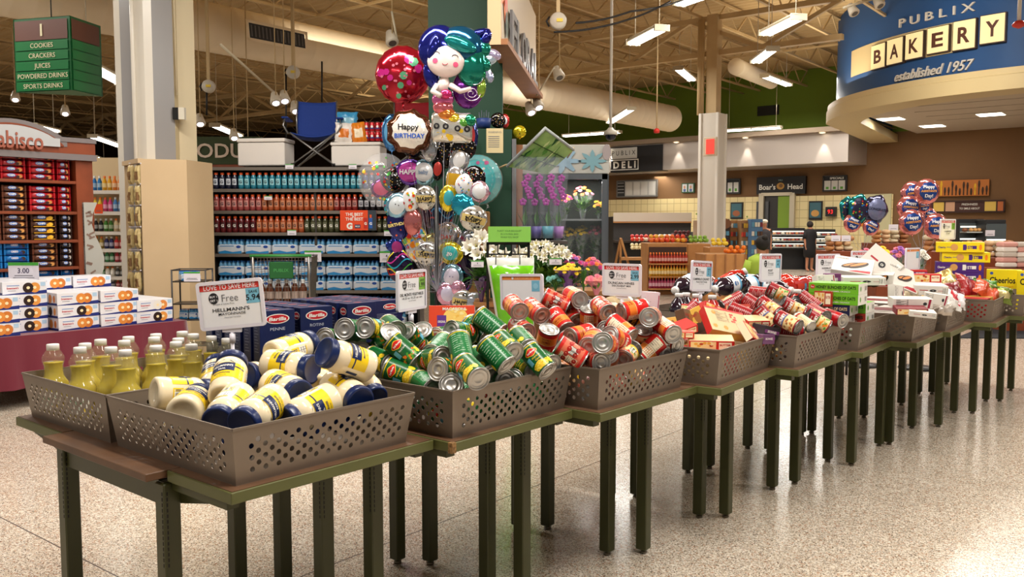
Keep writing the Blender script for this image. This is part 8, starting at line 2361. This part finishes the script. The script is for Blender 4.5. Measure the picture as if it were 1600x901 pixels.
for(px,py,y,rp,hp,col,lb,sd)in[(1377,388,8.8,14,45,[YLW],'yellow chrysanthemum bouquet between the right balloon bunches',31),(1405,390,8.7,12,45,[PUR_,PNK],'purple bouquet right of the yellow one',32),(1352,392,8.9,11,40,[PNK,WHI],'pale bouquet wrapped clear under the dark balloons',33),(1440,392,8.5,9,50,[WHI],'green and white sleeve bouquet behind the narrow sign',34)]:
 bq(px,py,y,rp,hp,'bouquet',lb,col,nf=14,fr=.035,leafn=26,wrap=(210,220,220,.3),seed=sd,cat='bouquet')
a,b=at(1335,436,8.8),at(1455,436,8.8);t=thing('flower_bench','low dark bench carrying the bouquets behind the cookie boxes','bench',((a.x+b.x)/2,8.8,0));m=MB();m.box((0,0,a.z-.02),(b.x-a.x,.5,.04),C(70,54,44,.6),bev=.01);m.build('top',t)
for sx in(-1,1):
 for sy in(-1,1):m=MB();m.tube([(sx*(b.x-a.x)*.47,sy*.2,0),(sx*(b.x-a.x)*.47,sy*.2,a.z-.04)],.014,BKM_,6);m.build('leg',t)
E1=at(970,372,12.5);t=thing('wooden_easel','tan wooden easel stand left of the oak juice stand','easel',(E1.x,12.5,0));m=MB();m.bar((0,0,E1.z),(.34,0,.25),.05,OAK,.03);m.bar((0,0,E1.z),(-.2,.3,.2),.05,OAK,.03);m.bar((0,.02,E1.z),(.0,.02,.9),.05,OAK,.03);m.box((.14,0,1.08),(.3,.2,.04),OAK);m.build('frame',t)
# people
def person(loc,rz,joints,radii,edges,parts,label):
 me=bpy.data.meshes.new('person');me.from_pydata([Vector(j)for j in joints],edges,[]);me.update()
 o=bpy.data.objects.new('person',me);COL.objects.link(o);o.location=loc;o.rotation_euler=(0,0,rz)
 md=o.modifiers.new('skin','SKIN');md.use_smooth_shade=True
 sv=me.skin_vertices[0].data
 for i,r in enumerate(radii):sv[i].radius=(r,r)if not isinstance(r,tuple)else r
 sv[0].use_root=True;o.modifiers.new('sub','SUBSURF').levels=1;o.modifiers['sub'].render_levels=2
 me.materials.append(C(170,116,88,.6));tag(o,label,'person')
 for nm,mb in parts:mb.build(nm,o)
 return o
def body(h=1.65,sit=False,bend=0.0):
 k=h/1.7
 J=[(0,0,.95),(0,.0,1.15),(0,0,1.38),(0,0,1.47),(0,-.01,1.53),(0,-.015,1.63)]
 R=[(.15,.11),(.13,.10),(.17,.11),.055,.07,.095];E=[(0,1),(1,2),(2,3),(3,4),(4,5)]
 for s in(-1,1):
  b=len(J);J+=[(s*.17,0,1.39),(s*.22,.0,1.12),(s*.2,-.14 if sit else-.04,.92),(s*.2,-.2 if sit else-.06,.84)];R+=[.055,.042,.032,.03];E+=[(2,b),(b,b+1),(b+1,b+2),(b+2,b+3)]
  q=len(J)
  for f in range(5):J.append((s*(.2-.012*(f-2)),(-.24 if sit else-.08)-.012*(f==0),.79+.006*abs(f-2)));R.append(.008);E.append((b+3,q+f))
  b=len(J);J+=[(s*.09,-.42,.93),(s*.1,-.45,.5),(s*.1,-.56,.44)]if sit else[(s*.09,0,.86),(s*.10,.0,.5),(s*.10,.02,.09),(s*.10,-.13,.04)];R+=[.08,.05,.04]if sit else[.085,.055,.042,.035];E+=[(0,b),(b,b+1),(b+1,b+2)]+([]if sit else[(b+2,b+3)])
 return[(x*k,y*k,z*k)for x,y,z in J],R,E
def hair(m,z,c,r=.105):m.ell((0,.02,z),(r,r*1.08,r*1.12),c,14,10);return m
p=onz(1266,420,0);sc=30.0;y=29.0;px_=at(1265,400,y)
J,R,E=body(1.55);m=MB();m.lathe([(.11,.46),(.19,.5),(.20,.8),(.17,1.0),(.19,1.2),(.2,1.34),(.1,1.42),(.06,1.43)],C(16,14,18,.8),16,T=Matrix.Diagonal((1.12,.8,1,1)))
for s in(-1,1):m.tube([(s*.16,0,1.33),(s*.22,0,1.1)],[.07,.065],C(16,14,18,.8),8)
zf=at(1265,418,y).z
person((px_.x,y,0),.3,J,R,E,[('dress',m),('hair',hair(MB(),1.57,C(30,22,20,.8)))],'person in a knee length black dress standing before the lit deli case')
y=13.2;px_=at(1190,400,y);J,R,E=body(1.65,True);dz_=at(1190,369,y).z-1.70
m=MB();GT=C(150,176,60,.8);m.lathe([(.19,.84),(.21,.95),(.2,1.1),(.23,1.3),(.2,1.38),(.08,1.44)],GT,18,T=Matrix.Diagonal((1.0,.75,1,1)))
for s in(-1,1):m.tube([(s*.19,0,1.33),(s*.26,-.02,1.1)],[.075,.07],GT,8)
m2=hair(MB(),1.60,C(26,22,20,.8));m2.ell((0,.09,1.68),(.05,.05,.05),C(26,22,20,.8),8,6)
J=[(a,b,c)for a,b,c in J]
o=person((px_.x,y,dz_),PI+.2,J,R,E,[('shirt',m),('hair',m2)],'person in a lime green shirt seated on a mobility cart, seen from behind')
t=thing('mobility_cart','dark mobility cart with black seat under the shopper in green','mobility cart',(px_.x,y,0),PI+.2);zc=.84+dz_
m=MB();m.box((0,.0,zc-.04),(.46,.46,.07),C(26,26,30,.5),bev=.02);m.build('seat',t);m=MB();m.box((0,.26,zc+.14),(.46,.06,.34),C(26,26,30,.5),bev=.02);m.build('seat_back',t)
m=MB();m.box((0,-.1,.16),(.5,1.1,.14),C(60,60,66,.4),bev=.03);m.box((0,.05,(zc+.1)/2),(.12,.12,zc-.2),C(40,40,44,.4));m.build('chassis',t)
for sx in(-1,1):
 for sy in(-.5,.35):m=MB();m.lathe([(0,-.03),(.11,-.03),(.11,.03),(0,.03)],C(24,24,26,.7),14,T=Matrix.Translation((sx*.24,sy,.11))@Matrix.Rotation(PI/2,4,'Y'));m.build('wheel',t)
y=26.9;px_=at(1194,360,y);J,R,E=body(1.7);m=MB();m.lathe([(.19,.8),(.2,1.1),(.21,1.34),(.08,1.43)],C(40,36,40,.8),14,T=Matrix.Diagonal((1.05,.75,1,1)));m2=MB();m2.ell((0,0,1.66),(.11,.12,.07),C(214,200,180,.7),12,6)
person((px_.x,y,0),.2,J,R,E,[('shirt',m),('cap',m2)],'person with a pale cap and dark shirt standing behind the deli racks')
